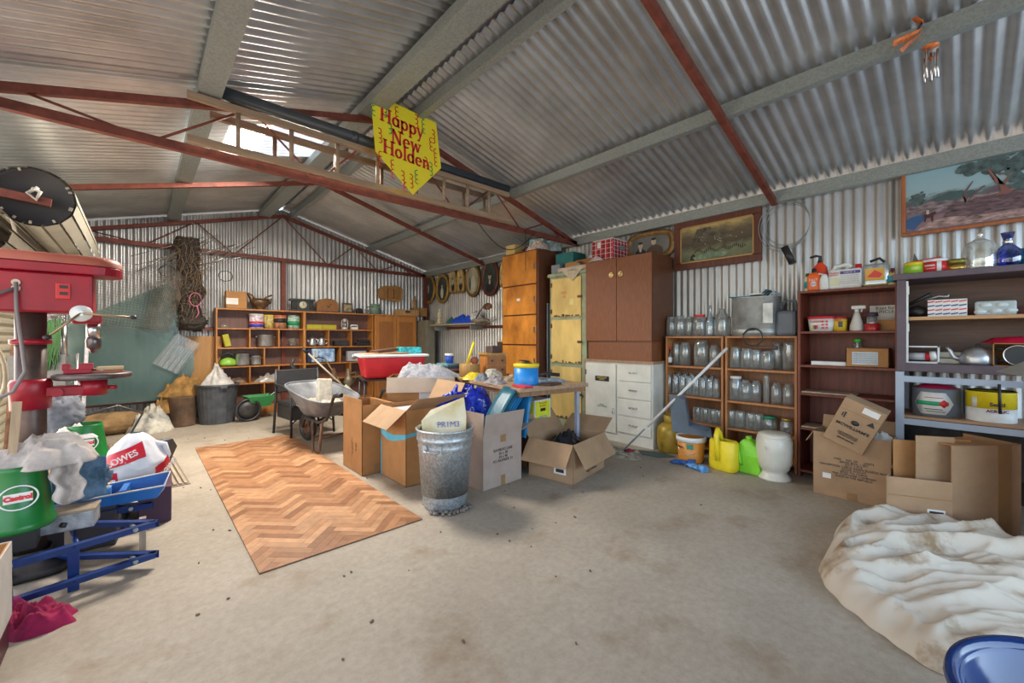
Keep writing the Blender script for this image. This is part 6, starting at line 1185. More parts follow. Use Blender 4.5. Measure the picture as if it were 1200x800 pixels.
# ------------------------------------------------------------------ left side: roller drums, drill press and the pile around it
t = thing('roller_door_drum', 'rolled-up cream roller door drum with a black end hanging at the left eave', 'roller door', (-.56, 4.50, 2.27))
M_ = Matrix.Rotation(-PI / 2, 4, 'X')
cdrum = mat('cream_drum_steel', (.44, .41, .33), .5, .2, .12, 4, .03)
for k in range(14):
    a = 2 * PI * k / 14; a1 = 2 * PI * (k + .82) / 14; a2 = 2 * PI * (k + 1) / 14
    b = B(); R_ = .215; b.add([(R_ * math.cos(a), 0, R_ * math.sin(a)), (R_ * math.cos(a), 2.5, R_ * math.sin(a)), (R_ * math.cos(a1), 2.5, R_ * math.sin(a1)), (R_ * math.cos(a1), 0, R_ * math.sin(a1)), (.195 * math.cos(a2), 2.5, .195 * math.sin(a2)), (.195 * math.cos(a2), 0, .195 * math.sin(a2))], [(0, 1, 2, 3), (3, 2, 4, 5)]); b.build('curtain_slat', cdrum, t)
b = B(); b.M = Matrix.Rotation(PI / 2, 4, 'X'); b.lathe([(0, -.02), (.19, -.02), (.20, 0), (.205, -.03), (.205, -.05)], n=40); b.build('end_disc', plain('black_hub', (.03, .028, .03), .6), t)
b = B(); rn = random.Random(2)
for k in range(9): a = rn.uniform(0, 2 * PI); B().box((.19 * math.cos(a), -.004, .19 * math.sin(a)), (.02, .012, .014), ry=-a).build('torn_edge', cdrum, t)
B().box((-.12, -.05, -.02), (.42, .03, .055), ry=.10).build('red_bracket', redox, t); b = B(); b.tube([(.0, -.07, .04), (.04, -.08, .02), (.02, -.08, -.04), (-.02, -.08, .0), (.03, -.08, .05)], .012); b.build('tie_rag', ragw, t)
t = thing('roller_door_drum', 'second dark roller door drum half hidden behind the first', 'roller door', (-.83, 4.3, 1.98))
dd = mat('shadowed_drum_steel', (.20, .17, .13), .6, .2, .15, 4, .03)  # drum steel with shade put into its colour, darker than the front drum
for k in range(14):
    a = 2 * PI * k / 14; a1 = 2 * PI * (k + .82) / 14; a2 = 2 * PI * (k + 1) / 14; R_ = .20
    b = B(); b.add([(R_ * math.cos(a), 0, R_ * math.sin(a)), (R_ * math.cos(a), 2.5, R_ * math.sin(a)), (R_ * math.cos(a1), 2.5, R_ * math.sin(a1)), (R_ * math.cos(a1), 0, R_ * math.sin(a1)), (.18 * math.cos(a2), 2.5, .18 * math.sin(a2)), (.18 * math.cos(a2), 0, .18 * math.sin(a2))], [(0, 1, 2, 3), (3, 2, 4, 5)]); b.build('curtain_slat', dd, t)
dr = mat('chipped_red_enamel', (.30, .005, .018), .35, .1, .14, 7, .08); drt = mat('dusty_red_top', (.36, .09, .055), .55, 0, .2, 3, .05)
T = thing('drill_press', 'red pedestal drill press with a round tilting table', 'drill', (-.43, 3.37, 0))
B().lathe([(0, 0), (.15, 0), (.16, .02), (.14, .05), (.08, .07), (.075, .12)], n=32, sq=4).build('base', dmetal, T)
B().cyl((0, 0, .07), (0, 0, 1.45), .058, n=28).build('column', mat('brown_steel_column', (.10, .065, .055), .4, .5, .3, 6, .05), T)
B().lathe([(.058, -.015), (.078, -.012), (.078, .012), (.058, .015)], (0, 0, 1.23), n=28).build('ring_collar', dr, T)
B().bb(-.14, .24, -.11, .11, 1.385, 1.60).build('head_casting', dr, T, bev=.012); B().bb(-.42, -.12, -.08, .08, 1.36, 1.56).build('motor_bracket', dr, T, bev=.01)
B().cyl((-.38, 0, 1.30), (-.38, 0, 1.52), .075).build('motor', dmetal, T)
nose = lambda w_, x_: [(-.55, -w_)] + [(x_ + w_ * .95 * math.cos(a), w_ * math.sin(a)) for a in [-PI / 2 + k * PI / 14 for k in range(15)]] + [(-.55, w_)]
B().prism(nose(.13, .235), 1.60, 1.65).build('cover_skirt', dr, T, bev=.005)
b = B(); n0 = nose(.13, .235); N_ = len(n0); lv = [(1.652, 1.0), (1.675, .98), (1.695, .90), (1.706, .72)]
for z_, k_ in lv: b.add([(p[0] if p[0] < 0 else .235 + (p[0] - .235) * k_, p[1] * k_, z_) for p in n0], [])
b.f += [(i * N_ + k, i * N_ + (k + 1) % N_, (i + 1) * N_ + (k + 1) % N_, (i + 1) * N_ + k) for i in range(3) for k in range(N_)] + [tuple(3 * N_ + k for k in range(N_))]; b.sm += [True] * (3 * N_) + [False]
b.build('belt_cover', drt, T)
B().bb(.10, .155, -.118, -.112, 1.46, 1.545).build('switch_plate', plain('bright_red_plate', (.60, .02, .02), .4), T, bev=.003)
for z in (1.49, 1.525): B().bb(.115, .145, -.122, -.118, z - .008, z + .008).build('switch_button', black, T)
for z in (1.535, 1.505): B().cyl((-.035, -.11, z), (-.035, -.125, z), .016).build('cable_gland', plain('cream_gland', (.55, .45, .33)), T)
B(Matrix.Translation((.195, -.12, 1.385)) @ Matrix.Rotation(PI / 2, 4, 'X')).lathe([(0, .03), (.02, .03), (.024, .022), (.042, .018), (.045, 0), (0, 0)], n=28).build('depth_dial', white, T)
B().cyl((.195, -.155, 1.385), (.195, -.12, 1.385), .012).build('feed_hub', chrome, T)
for a, L in ((-2.35, .17), (-.03, .21)):
    h_ = B().cyl((.195, -.15, 1.385), (.195 + L * math.cos(a), -.16, 1.375 + L * math.sin(a)), .006, n=8).build('feed_handle', mat('worn_brass_rod', (.30, .22, .13), .4, .6), T); blob(B(), (.195 + L * math.cos(a), -.16, 1.375 + L * math.sin(a)), (.017, .017, .013), 0, 1, 0, 12).build('knob', black, h_)
B().bb(.15, .27, -.07, .07, 1.33, 1.39).build('nose_casting', dr, T, bev=.015); B().cyl((.235, 0, 1.25), (.235, 0, 1.34), .030).build('quill', chrome, T); B().lathe([(0, -.07), (.012, -.07), (.02, -.05), (.032, -.04), (.034, .0), (.028, .03), (0, .03)], (.235, 0, 1.235), n=24).build('chuck', plain('chuck_steel', (.16, .13, .13), .3, .8), T)
B().lathe([(0, -.08), (.075, -.08), (.08, .06), (.07, .08), (0, .08)], (0, 0, .95), n=28).build('table_clamp', dr, T)
B().prism([(.03, -.05), (.24, -.045), (.24, .045), (.03, .05)], .93, .985).build('table_arm', dr, T, bev=.008); B().cyl((.235, 0, .925), (.235, 0, 1.02), .06).build('table_hub', dr, T); B().cyl((.10, -.07, .955), (.10, .07, .955), .025).build('tilt_bolt', dr, T); B().cyl((.30, -.03, .965), (.33, -.05, .965), .012).build('lock_knob', dr, T)
B().lathe([(0, .0), (.155, .0), (.165, .008), (.165, .028), (.155, .032), (0, .032)], (.235, 0, 1.018), n=40).build('round_table', mat('worn_table_iron', (.14, .11, .11), .45, .6, .4, 9, .1), T)
cb = plain('grey_cable', (.20, .17, .17), .6)
B().tube([(-.035, -.125, 1.535), (-.03, -.14, 1.40), (-.01, -.15, 1.20), (.0, -.15, 1.08), (-.04, -.15, .98), (-.12, -.14, .93), (-.20, -.13, .96), (-.26, -.12, 1.10)], .008).build('power_cable', cb, T)
B().tube([(-.035, -.125, 1.505), (-.12, -.16, 1.45), (-.25, -.18, 1.41), (-.4, -.2, 1.40)], .008).build('power_cable', cb, T)
t = thing('drill_vise', 'red cast drill vise sitting on the drill press table', 'vise', (-.25, 3.36, 1.051)); B().bb(-.06, .05, -.04, .04, 0, .025).build('bed', dr, t, bev=.004); B().bb(-.065, -.035, -.04, .04, .02, .055).build('jaw', dr, t, bev=.004); B().bb(.0, .055, -.04, .04, .02, .055).build('jaw', dr, t, bev=.004); B().cyl((.05, 0, .02), (.10, -.02, .012), .008).build('screw', chrome, t)
t = thing('sanding_block', 'tan sanding block lying on a brown book on the drill table', 'block', (-.13, 3.36, 1.051), -.1); B().bb(-.07, .06, -.03, .03, 0, .014).build('lower_book', plain('rust_leather', (.30, .09, .03)), t); B().bb(-.05, .06, -.03, .03, .015, .034).build('upper_block', plain('tan_block', (.45, .30, .17)), t, bev=.004)
# chain, fan and tools behind the drill
b = B()
for k in range(24): b.tube([(-.52 + .008 * math.cos(a), 5.6 + (.008 if k % 2 else 0) * math.sin(a), 1.70 - k * .036 + .02 * math.sin(a)) for a in [i * PI / 3 for i in range(6)]], .004, n=4, closed=True)
b.build('chain', chrome, label='bright steel chain hanging behind the drill press column', cat='chain')
t = thing('angle_grinder', 'dusty grey power tools standing on the cabinet behind the drill handles', 'tool', (-.66, 5.52, 1.385)); blob(B(), (0, 0, .10), (.12, .10, .10), 7, 6, .3, 24).build('body', ragg, t); B().tube([(.0, 0, .02), (.03, 0, -.25)], .03).build('shank', dmetal, t); B().tube([(.15, 0, .0), (.15, 0, -.30)], .025).build('pipe', chrome, t)
b = B(); rn = random.Random(8)
for k in range(14): x_ = -.56 + rn.uniform(-.04, .04); b.tube([(x_, 5.50, 1.42), (x_ + rn.uniform(-.03, .03), 5.44, 1.22), (x_ + rn.uniform(-.05, .03), 5.43, 1.06 - rn.uniform(0, .1))], .006, n=5)
b.build('green_twine', plain('leaf_green', (.025, .085, .02), .8), label='hank of green twine draped over the grey cabinet behind the drill', cat='twine')
for k, (x_, z_) in enumerate(((-.92, .60), (-.84, .68), (-.46, .56), (-.40, .64))): B().cyl((x_, 5.4, 0), (x_ + .04, 5.5, z_ + .55), .014, n=8).build('tool_handle', (dmetal, rust, chrome, ragg)[k], label=('black bar', 'rusty rod', 'bright steel pipe', 'grey pipe')[k] + ' standing behind the drill press', cat='rod')
B().box((-.66, 5.6, .55), (.34, .3, 1.1)).build('steel_cabinet', mat('dull_grey_cabinet', (.13, .13, .13), .6, .2, .2, 5, .05), label='dull grey steel cabinet behind the drill press', cat='cabinet', bev=.005)
b = B(); rn = random.Random(9)
for k in range(5): b.tube([(-.78 + .10 * math.cos(a) + .02 * k, 4.0 - .02 * k, 1.02 + .22 * math.sin(a)) for a in [i * 2 * PI / 20 for i in range(20)]], .012, n=6, closed=True)
b.build('garden_hose', plain('cream_hose', (.42, .36, .24), .5), label='coil of pale hose hanging left of the drill column', cat='hose')
blob(B(), (0, 0, 0), (.11, .03, .11), 0, 2, .03, 24).build('white_disc', plain('bone_white', (.5, .45, .36), .5), None, (-.95, 5.0, 1.36), label='round bone-white disc on the wall left of the drill column', cat='disc')

# ribbed rubber mats on the floor
rm = thing('ribbed_mat', 'pale ribbed corrugated offcut lying on the floor behind the pile', 'mat', (-.05, 5.55, 0), .05)
for k in range(18): B().bb(-.33 + k * .036, -.33 + k * .036 + .020, -1.1, 1.1, .004, .018).build('rib', plain('pale_rib', (.34, .27, .20), .8), rm)
B().bb(-.34, .32, -1.12, 1.12, .0, .006).build('sheet', plain('mat_base', (.20, .16, .12), .8), rm)

# blue folding trestles
nb = mat('navy_enamel', (.008, .035, .17), .4, .2, .2, 12, .06)
def trestle(label, A, Bv, Cv, z, seed):
    t = thing('steel_trestle', label, 'trestle', (A[0], A[1], z)); a = Vector((0, 0, 0)); p1 = Vector((Bv[0] - A[0], Bv[1] - A[1], 0)); p2 = Vector((Cv[0] - A[0], Cv[1] - A[1], 0))
    for p in (p1, p2):
        d = p.normalized(); ang = math.atan2(d.y, d.x); b = B(Matrix.Rotation(ang, 4, 'Z')); b.bb(0, p.length, -.018, -.014, -.02, .02); b.bb(0, p.length, -.018, .018, .016, .02); b.build('rail', nb, t)
    for f in (.12, .42, .72): q1 = p1 * f; q2 = p2 * f; B().cyl(q1, q2, .012, n=6).build('crossbar', (nb, steel)[int(f * 10) % 2], t)
    return t
trestle('upper navy steel trestle frame with its rails spreading to the left', (.07, 2.96), (-.75, 3.66), (-.62, 2.80), .235, 1)
trestle('lower navy steel trestle frame lying nearest the floor', (.07, 2.96), (-.75, 3.62), (-.62, 2.82), .065, 2)
trestle('navy steel frame behind the two trestles under the trays', (.06, 3.42), (-.85, 4.02), (-.75, 3.55), .20, 3)
t = thing('trestle_struts', 'navy flat steel strut standing through both trestle frames', 'strut', (-.24, 2.96, 0)); B().bb(-.02, .02, -.006, .006, .0, .215).build('flat_bar', nb, t)
B().bb(.00, .03, 3.16, 3.20, .03, .215).bb(-.30, -.27, 3.28, 3.32, .0, .215).build('timber_chock', wood('grey_chock', (.35, .27, .20)), label='short grey timber chocks between the trestle rails', cat='block')
# crates and trays on the pile
B().box((-.42, 3.78, .13), (.70, .60, .26), rz=-.1).build('dark_crate', plain('dusty_black_crate', (.05, .04, .045), .7), label='dusty black crate under the pile left of the floor panel', cat='crate', bev=.01)
t = thing('blue_tray', 'open blue metal tray with divided compartments in front of the carrier bag', 'tray', (-.06, 3.44, .265), -.12)
B().add([(-.17, -.07, 0), (.15, -.07, 0), (.17, .09, 0), (-.17, .09, 0), (-.20, -.09, .06), (.19, -.10, .075), (.20, .13, .10), (-.19, .12, .07)], [(3, 2, 1, 0), (0, 1, 5, 4), (1, 2, 6, 5), (2, 3, 7, 6), (3, 0, 4, 7)]).build('pan', plain('mid_blue_enamel', (.015, .13, .42), .4), t, solid=.006)
b = B(); b.tube([(-.20, -.09, .06), (.19, -.10, .075), (.20, .13, .10), (-.19, .12, .07)], .005, closed=True); b.build('pale_rim', plain('pale_rim', (.55, .52, .48)), t); B().bb(-.02, .01, -.07, .09, .005, .075).build('divider', plain('mid_blue_enamel', (.015, .13, .42), .4), t); heapthing('tray_contents', 'black rubber oddments in the blue tray', 'oddments', -.08, 3.44, .272, .14, .06, .05, black, 91, 12)
t = thing('blue_box', 'long pale blue open box behind the grey metal box', 'box', (-.36, 3.62, .265), -.1); B().bb(-.24, .24, -.08, .08, 0, .07).build('body', plain('sky_blue_enamel', (.14, .32, .62), .45), t); B().bb(-.23, .23, -.07, .07, .07, .074).build('lid_board', wood('tan_board', (.42, .28, .16)), t); b = B(); b.cyl((-.05, -.02, .085), (.05, .0, .09), .012); blob(b, (.0, .01, .095), (.03, .02, .015), 2, 8, .3, 12); b.build('rusty_fittings', rust, t)
t = thing('metal_box', 'battered pale grey metal box with a tan lid on the trestles', 'box', (-.285, 3.11, .270), -.12)
B().bb(-.12, .12, -.055, .075, 0, .085).build('body', mat('battered_grey', (.36, .38, .40), .5, .4, .35, 18, .15), t, bev=.006); B().bb(-.125, .125, -.06, .08, .085, .10).build('lid', plain('tan_lid', (.34, .25, .17), .6), t, bev=.005); B().cyl((-.0, -.057, .04), (.02, -.062, .035), .012).build('clasp', dmetal, t)
B().box((-.30, 4.02, .305), (.32, .42, .09), rz=-.08).build('maroon_crate', plain('maroon_box', (.12, .02, .05), .6), label='flat maroon box under the tan board', cat='box', bev=.006); B().box((-.31, 4.02, .366), (.34, .40, .028), rz=-.08).build('tan_board', wood('dusty_board', (.34, .22, .13)), label='dusty tan board on the maroon box', cat='board')
B().box((.09, 3.88, .12), (.17, .46, .24), rz=-.05).build('purple_crate', plain('dark_purple_crate', (.06, .02, .05), .6), label='dark purple crate at the right edge of the pile', cat='crate', bev=.008)
b = B(); b.add([(.10, 3.95, .24), (.14, 4.14, .24), (.20, 4.10, .42), (.17, 4.0, .50), (.12, 3.95, .50)], [(0, 1, 2, 3, 4)]); b.build('grey_boot', plain('dark_grey_rubber', (.05, .06, .065), .6), label='dark grey upright rubber piece behind the carrier bag', cat='boot', solid=.04)
# printed carrier bag
t = thing('carrier_bag', 'bulging white plastic carrier bag printed with red panels of white capitals', 'bag', (-.015, 3.86, .245))
wpl = mat('white_carrier_plastic', (.68, .68, .72), .3, 0, .06, 8, .2)
def bagp(u, v, o=0):
    a = 2 * PI * u; zz = v; r = (.165 * math.sin(PI * min(1, .22 + zz * .76)) ** .65) * (1 - .22 * zz) + .012
    k = 1 + .10 * (ridged(Vector((math.cos(a) * 1.5, math.sin(a) * 1.5, zz * 2.2 + 4)), 3) - .5) * 2
    return Vector(((r * k + o) * math.cos(a) * 1.08, (r * k + o) * math.sin(a) * .95, .35 * zz + .0))
B().grid(lambda u, v: bagp(u, v), 60, 40, True, True).build('body', wpl, t)
def bagpatch(u0, u1, v0, v1, nm, m_, sl=0, o=.002): 
    b = B(); b.grid(lambda u, v: bagp(u0 + (u1 - u0) * u, v0 + (v1 - v0) * v + sl * u, o), 14, 8); return b.build(nm, m_, t)
rp = plain('carrier_red', (.55, .01, .03), .35)
bagpatch(.55, .80, .36, .64, 'red_panel', rp, .22); bagpatch(.52, .66, .16, .34, 'red_panel', rp, .0); bagpatch(.84, .99, .10, .34, 'red_panel', rp, .22)
for s_, u_, v_, sz, rr_ in (('LOWES', .69, .60, .056, .45), ('LOWES', .90, .30, .05, .45), ('ES', .59, .25, .06, .25)):
    p_ = bagp(u_, v_, .030); nrm = Vector((p_.x, p_.y, 0)).normalized(); ang = math.atan2(nrm.y, nrm.x) + PI / 2
    text(s_, sz, white, t, Matrix.Translation(p_) @ Matrix.Rotation(ang, 4, 'Z') @ FY(0, 0, 0) @ Matrix.Rotation(rr_, 4, 'Z'), bold=.001)
B().tube([(.09, -.02, .27), (.15, -.03, .25), (.17, -.03, .17), (.15, -.03, .11)], [.02, .018, .016, .012]).build('handle_loop', wpl, t)
# green oil drums with cloths
grn = plain('oil_drum_green', (.008, .16, .03), .3)
def oildrum(label, x, y, z, r, h, rz):
    t = thing('oil_drum', label, 'drum', (x, y, z), rz); B().lathe([(0, 0), (r * 1.08, 0), (r * 1.1, .01), (r * 1.1, .03), (r * 1.06, .035), (r * .80, h - .02), (r * .82, h), (r * .78, h), (r * .78, h - .02), (r * .9, .05), (0, .03)], n=40).build('body', grn, t)
    tl = -.27 * r / h; M_ = FY(0, -r * .955, h * .55) @ Matrix.Rotation(-.28 * r / h * 1.0, 4, 'X')
    b = B(M_); b.lathe([(r * .52, .004), (r * .55, .006), (r * .58, .004)], n=36, sy=.88); b.build('oval_ring', white, t)
    B(M_).box((0, 0, .004), (r * .80, r * .38, .003)).build('white_panel', paper, t); text('Castrol', r * .26, red, t, M_ @ Matrix.Translation((0, 0, .008)), bold=.002)
    return t
oildrum('large green oil drum with a white oval badge at the left edge of the pile', -.423, 3.02, .352, .11, .30, .12)
oildrum('smaller green oil drum with a white oval badge behind the maroon box', -.29, 4.19, .382, .12, .26, .10)
clo = mat('pale_grey_cloth', (.46, .41, .38), .9, 0, .25, 10, .3); tow = mat('blue_grey_cloth', (.17, .18, .21), .9, 0, .3, 12, .3)
b = B(); heap(b, .02, 0, -.01, .20, .12, .14, 5, 9, .5, 60, 3, .15); b.grid(lambda u, v: (.02 + .10 * u + .02 * v + .01 * math.sin(12 * v), -.10 - .02 * math.sin(8 * u) - .03 * v, .02 - .19 * v - .03 * math.sin(PI * u)), 16, 16); b.build('draped_cloth', clo, None, (-.36, 3.04, .64), .2, label='pale grey cloth draped over the large green drum', cat='cloth', solid=.004)
b = B(); b.grid(lambda u, v: (-.10 + .20 * u, -.04 + .02 * math.sin(9 * u), .20 - .22 * v), 20, 12); blob(b, (0, .03, .08), (.12, .09, .10), 9, 6, .3, 30); b.build('blue_jeans', mat('blue_jeans', (.10, .18, .28), .9, 0, .4, 14, .3), None, (-.235, 3.22, .40), label='blue and white clothing under the pale grey cloth', cat='clothing', solid=.004)
b = B(); blob(b, (0, 0, .16), (.15, .13, .19), 3, 3, .16, 44); b.build('canvas_bag', tow, None, (-.44, 4.30, .55), label='slumped blue-grey canvas bag above the smaller green drum', cat='bag')
heapthing('white_overall', 'white cloth tucked in the top of the smaller green drum', 'cloth', -.33, 4.14, .555, .12, .09, .10, mat('soft_white_cloth', (.60, .56, .52), .9, 0, .2, 12, .3), 95, 8)
B().tube([(-.28, 4.2, .70), (-.12, 4.3, .74), (.02, 4.32, .66), (-.05, 4.25, .52), (-.15, 4.2, .42)], .008).build('black_cable', dmetal, label='black cable arching out of the pile above the carrier bag', cat='cable')
B().box((-.50, 4.55, .58), (.20, .16, .28), rz=.2).build('blue_crate', plain('cyan_blue_box', (.02, .24, .38), .5), label='upright blue box behind the drill column', cat='box', bev=.004)
B().box((-.50, 4.55, .22), (.5, .40, .43), rz=.1).build('grey_crate', plain('grey_storage', (.10, .10, .11), .7), label='grey storage crate under the blue box', cat='crate', bev=.006)
B().box((-.42, 2.72, .60), (.03, .012, .5), ry=.06).build('timber_offcut', wood('pale_slat', (.45, .32, .20)), None, (-.02, .28, .1), label='pale timber slat standing in front of the drill column', cat='slat')
B().bb(-.49, -.36, 2.95, 3.09, .258, .350).build('plank', black, label='dark timber block carrying the large green drum', cat='block')
# bottom left: carton and crimson cloth
B().bb(-.83, -.39, 2.30, 2.60, 0, .118).build('maroon_case', plain('maroon_case', (.07, .012, .02), .5), label='dark maroon low case under the white-sided carton', cat='case', bev=.004)
t = carton('carton', 'white-sided open carton cut off by the left edge of the photo', (-.595, 2.45), .42, .34, .30, m=plain('white_board', (.50, .46, .42), .7), z=.12, flaps=(), inm=card, tapes=False)
b = B(); b.bb(-.205, .205, .160, .165, .01, .298); b.bb(.2, .2055, -.16, .16, .01, .298); b.bb(-.2055, -.2, -.16, .16, .01, .298); b.build('brown_lining', card, t)
crim = mat('crimson_fleece', (.30, .008, .06), .9, 0, .3, 12, .4)
heapthing('crimson_cloth', 'crumpled crimson fleece on the floor by the blue trestles', 'cloth', -.345, 2.71, 0, .14, .10, .11, crim, 97, 13, .6, 70, rz=-.3, p=2.6)
heapthing('crimson_cloth', 'paler pink-crimson cloth bunched behind the crimson fleece', 'cloth', -.45, 2.80, 0, .10, .07, .15, mat('pink_fleece', (.36, .03, .12), .9, 0, .3, 12, .4), 98, 6, .6, 40)

# ------------------------------------------------------------------ right foreground
t = carton('carton', 'large open carton with inked shipping text below the red bookcase', (4.19, .575), .30, .47, .50, rz=-.02, m=card2, flaps=(('E', 20), ('N', 150)), fl=.10, tapes=False)
for z_ in (.0, .44): B().bb(-.1525, -.151, -.04, .02, z_, z_ + .06).build('tape', tape, t)
B().bb(-.1525, -.151, -.18, -.03, 0, 0.001).build('crease', tape, t); sticker(t, .30, .47, 'W', .145, .16, .055, .04)
text('ITEM     NO. OF      UNITS\nINNER BOX: 1 SET\nQTY: 2 PCS\nDESCRIPTION: LARGE GREEN PLASTIC BOWL\nGROSS WEIGHT\nSEND TO: CHINA\nTHE CUSTOMER COMPANY\nMADE IN THE REPUBLIC', .021, ink, t, FX(-.1515, -.02, .24) , align='CENTER')
mw = thing('wine_carton', 'tilted brown wine carton with black lettering leaning out of the large carton', 'box', (4.08, .62, .43)); R_ = Matrix.Rotation(.42, 4, 'X') @ Matrix.Rotation(-.10, 4, 'Y')
B(R_).bb(-.08, .08, -.13, .13, 0, .36).build('carton_body', card2, mw, bev=.003); B(R_).bb(-.082, -.080, -.128, .128, .275, .278).build('crease', tape, mw); B(R_).bb(-.0825, -.0805, -.10, .0, .30, .345).build('paper_label', paper, mw)
text("MCWILLIAM'S", .030, ink, mw, R_ @ FX(-.084, 0, .16), bold=.0008, sx=1.15); text('FINE WINES SINCE 1877\nTWELVE BOTTLES 750ML\nHANDLE WITH CARE', .012, ink, mw, R_ @ FX(-.084, 0, .09)); text('ESTATE GROWN', .014, ink, mw, R_ @ FX(-.084, 0, .055), bold=.0005)
B(R_ @ FX(-.0835, 0, .205)).lathe([(0, .002), (.018, .002), (.018, 0)], n=20, sx=1.4).build('crest', ink, mw); B(R_ @ FX(-.0835, -.085, .24)).prism([(0, .025), (-.025, -.012), (.025, -.012)], 0, .001).build('recycling_mark', ink, mw)
b = B(R_ @ FX(-.0835, .085, .235)); b.box((-.008, 0, 0), (.007, .03, .001)); b.box((.006, -.004, 0), (.009, .036, .001)); b.box((.006, .02, 0), (.012, .01, .001)); b.build('pictogram', ink, mw)
heapthing('newspapers', 'loose papers and plastic in the top of the large carton', 'papers', 4.22, .42, .46, .08, .12, .07, paper, 99, 12)
# stack of flattened cartons
t = thing('cut_carton', 'large cut-open carton with a low front and barcode sticker', 'box', (3.72, .04, 0))
def wallp(nm, a, c_, z0, z1, m_, k=.007):
    a, c_ = Vector((a[0], a[1], 0)), Vector((c_[0], c_[1], 0)); d = c_ - a; b = B(Matrix.Translation(a) @ Matrix.Rotation(math.atan2(d.y, d.x), 4, 'Z')); b.bb(0, d.length, 0, k, z0, z1); return b.build(nm, m_, t), b.M, d.length
_, M_, L_ = wallp('low_front', (-.13, .29), (0, 0), 0, .355, card2)
B(M_).bb(0, L_, -.0015, 0, .238, .243).build('crease', tape, t); B(M_).bb(L_ * .63, L_ * .90, -.002, 0, .135, .175).build('barcode_sticker', paper, t); B(M_).bb(L_ * .66, L_ * .87, -.003, -.002, .148, .164).build('barcode', ink, t)
_, M_, L_ = wallp('tall_front', (0, 0), (.36, -.29), 0, .585, card2); B(M_).bb(L_ * .66, L_ * .86, -.0012, 0, 0, .585).build('tape', tape, t); B(M_).bb(.005, L_ - .005, .0, .20, .58, .586).build('top_flap', card, t)
wallp('side_panel', (.36, -.29), (.55, -.05), 0, .585, card); wallp('side_panel', (.24, .29), (-.13, .29), 0, .36, card2); wallp('back_panel', (.54, -.03), (.25, .29), 0, .50, card)
wallp('inner_flap', (.03, .27), (.09, .15), .02, .57, card); wallp('inner_flap', (.0, .16), (.10, -.01), .02, .62, card2); wallp('inner_flap', (.10, .12), (.20, -.08), .02, .60, card)
t = carton('carton', 'pale carton corner jutting in at the right edge of the photo', (3.78, -.50), .34, .40, .26, rz=.25, z=.86, m=plain('dusty_pale_card', (.42, .40, .36), .7), flaps=(('N', 120),), fl=.15, tapes=False)
B().bb(3.55, 4.10, -.95, -.36, 0, .855).build('packing_case', card, label='tall packing case under the pale carton at the right edge', cat='case', bev=.004)
# canvas tarpaulin
tarp = mat('stained_canvas', (.47, .40, .32), .9, 0, .10, 4.5, .15, tint=(.26, .165, .085))
tr = tarp.node_tree.nodes['Color Ramp']; tr.color_ramp.elements[0].position = .33; tr.color_ramp.elements[1].position = .47
b = B(); SD = 17.0
def tf(u, v):
    a = 2 * PI * u; ca, sa = math.cos(a), math.sin(a); e = 1 + .13 * noise.noise(Vector((ca * 1.4, sa * 1.4, SD))) + .03 * noise.noise(Vector((ca * 6, sa * 6, SD)))
    x, y = ca * v * e, sa * v * e
    X, Y = x * .80, y * .50; s_, t_ = .74 * X - .67 * Y, .67 * X + .74 * Y
    wv = noise.noise_vector(Vector((s_ * 1.6, t_ * 2.2, SD))); s2, t2 = s_ + .22 * wv.x, t_ + .13 * wv.y + .10 * s_ * s_
    rg = lambda a_, c_, k_, o_: 1 - min(1, abs(noise.noise(Vector((s2 * a_, t2 * c_, o_)))) * k_)
    f1 = rg(1.2, 4.6, 2.6, 3.0); f2 = rg(3.2, 9.0, 2.6, 7.0); f3 = rg(8, 16, 2.2, 11.0)
    lump = .5 + .5 * noise.noise(Vector((X * 2.4, Y * 3.0, 9.0)))
    env = min(1, (1 - v) * 5.5) ** .5 * (1 - .15 * v * v)
    front = max(0, min(1, .5 + t_ * 1.6))
    z = env * (.045 + .05 * lump + .05 * front + (.055 * f1 + .040 * f2 + .009 * f3) * (.55 + .55 * front))
    return (3.02 + x * .80, .04 + y * .50, max(.002, z))
b.grid(tf, 220, 120, True, True); b.build('canvas_tarpaulin', tarp, label='big stained cream canvas tarpaulin heaped on the floor at the right', cat='tarpaulin')
# blue tub
t = thing('blue_tub', 'glossy dark blue plastic tub at the bottom right corner', 'tub', (1.76, -.27, 0), -.3)
navyp = plain('glossy_navy', (.002, .025, .12), .12)
B().lathe([(0, .0), (.22, .0), (.24, .02), (.285, .30), (.30, .315), (.315, .315), (.32, .30), (.312, .295), (.305, .305), (.29, .30), (.275, .29), (.23, .03), (0, .015)], n=64, sx=1.08, sy=.95).build('body', navyp, t)

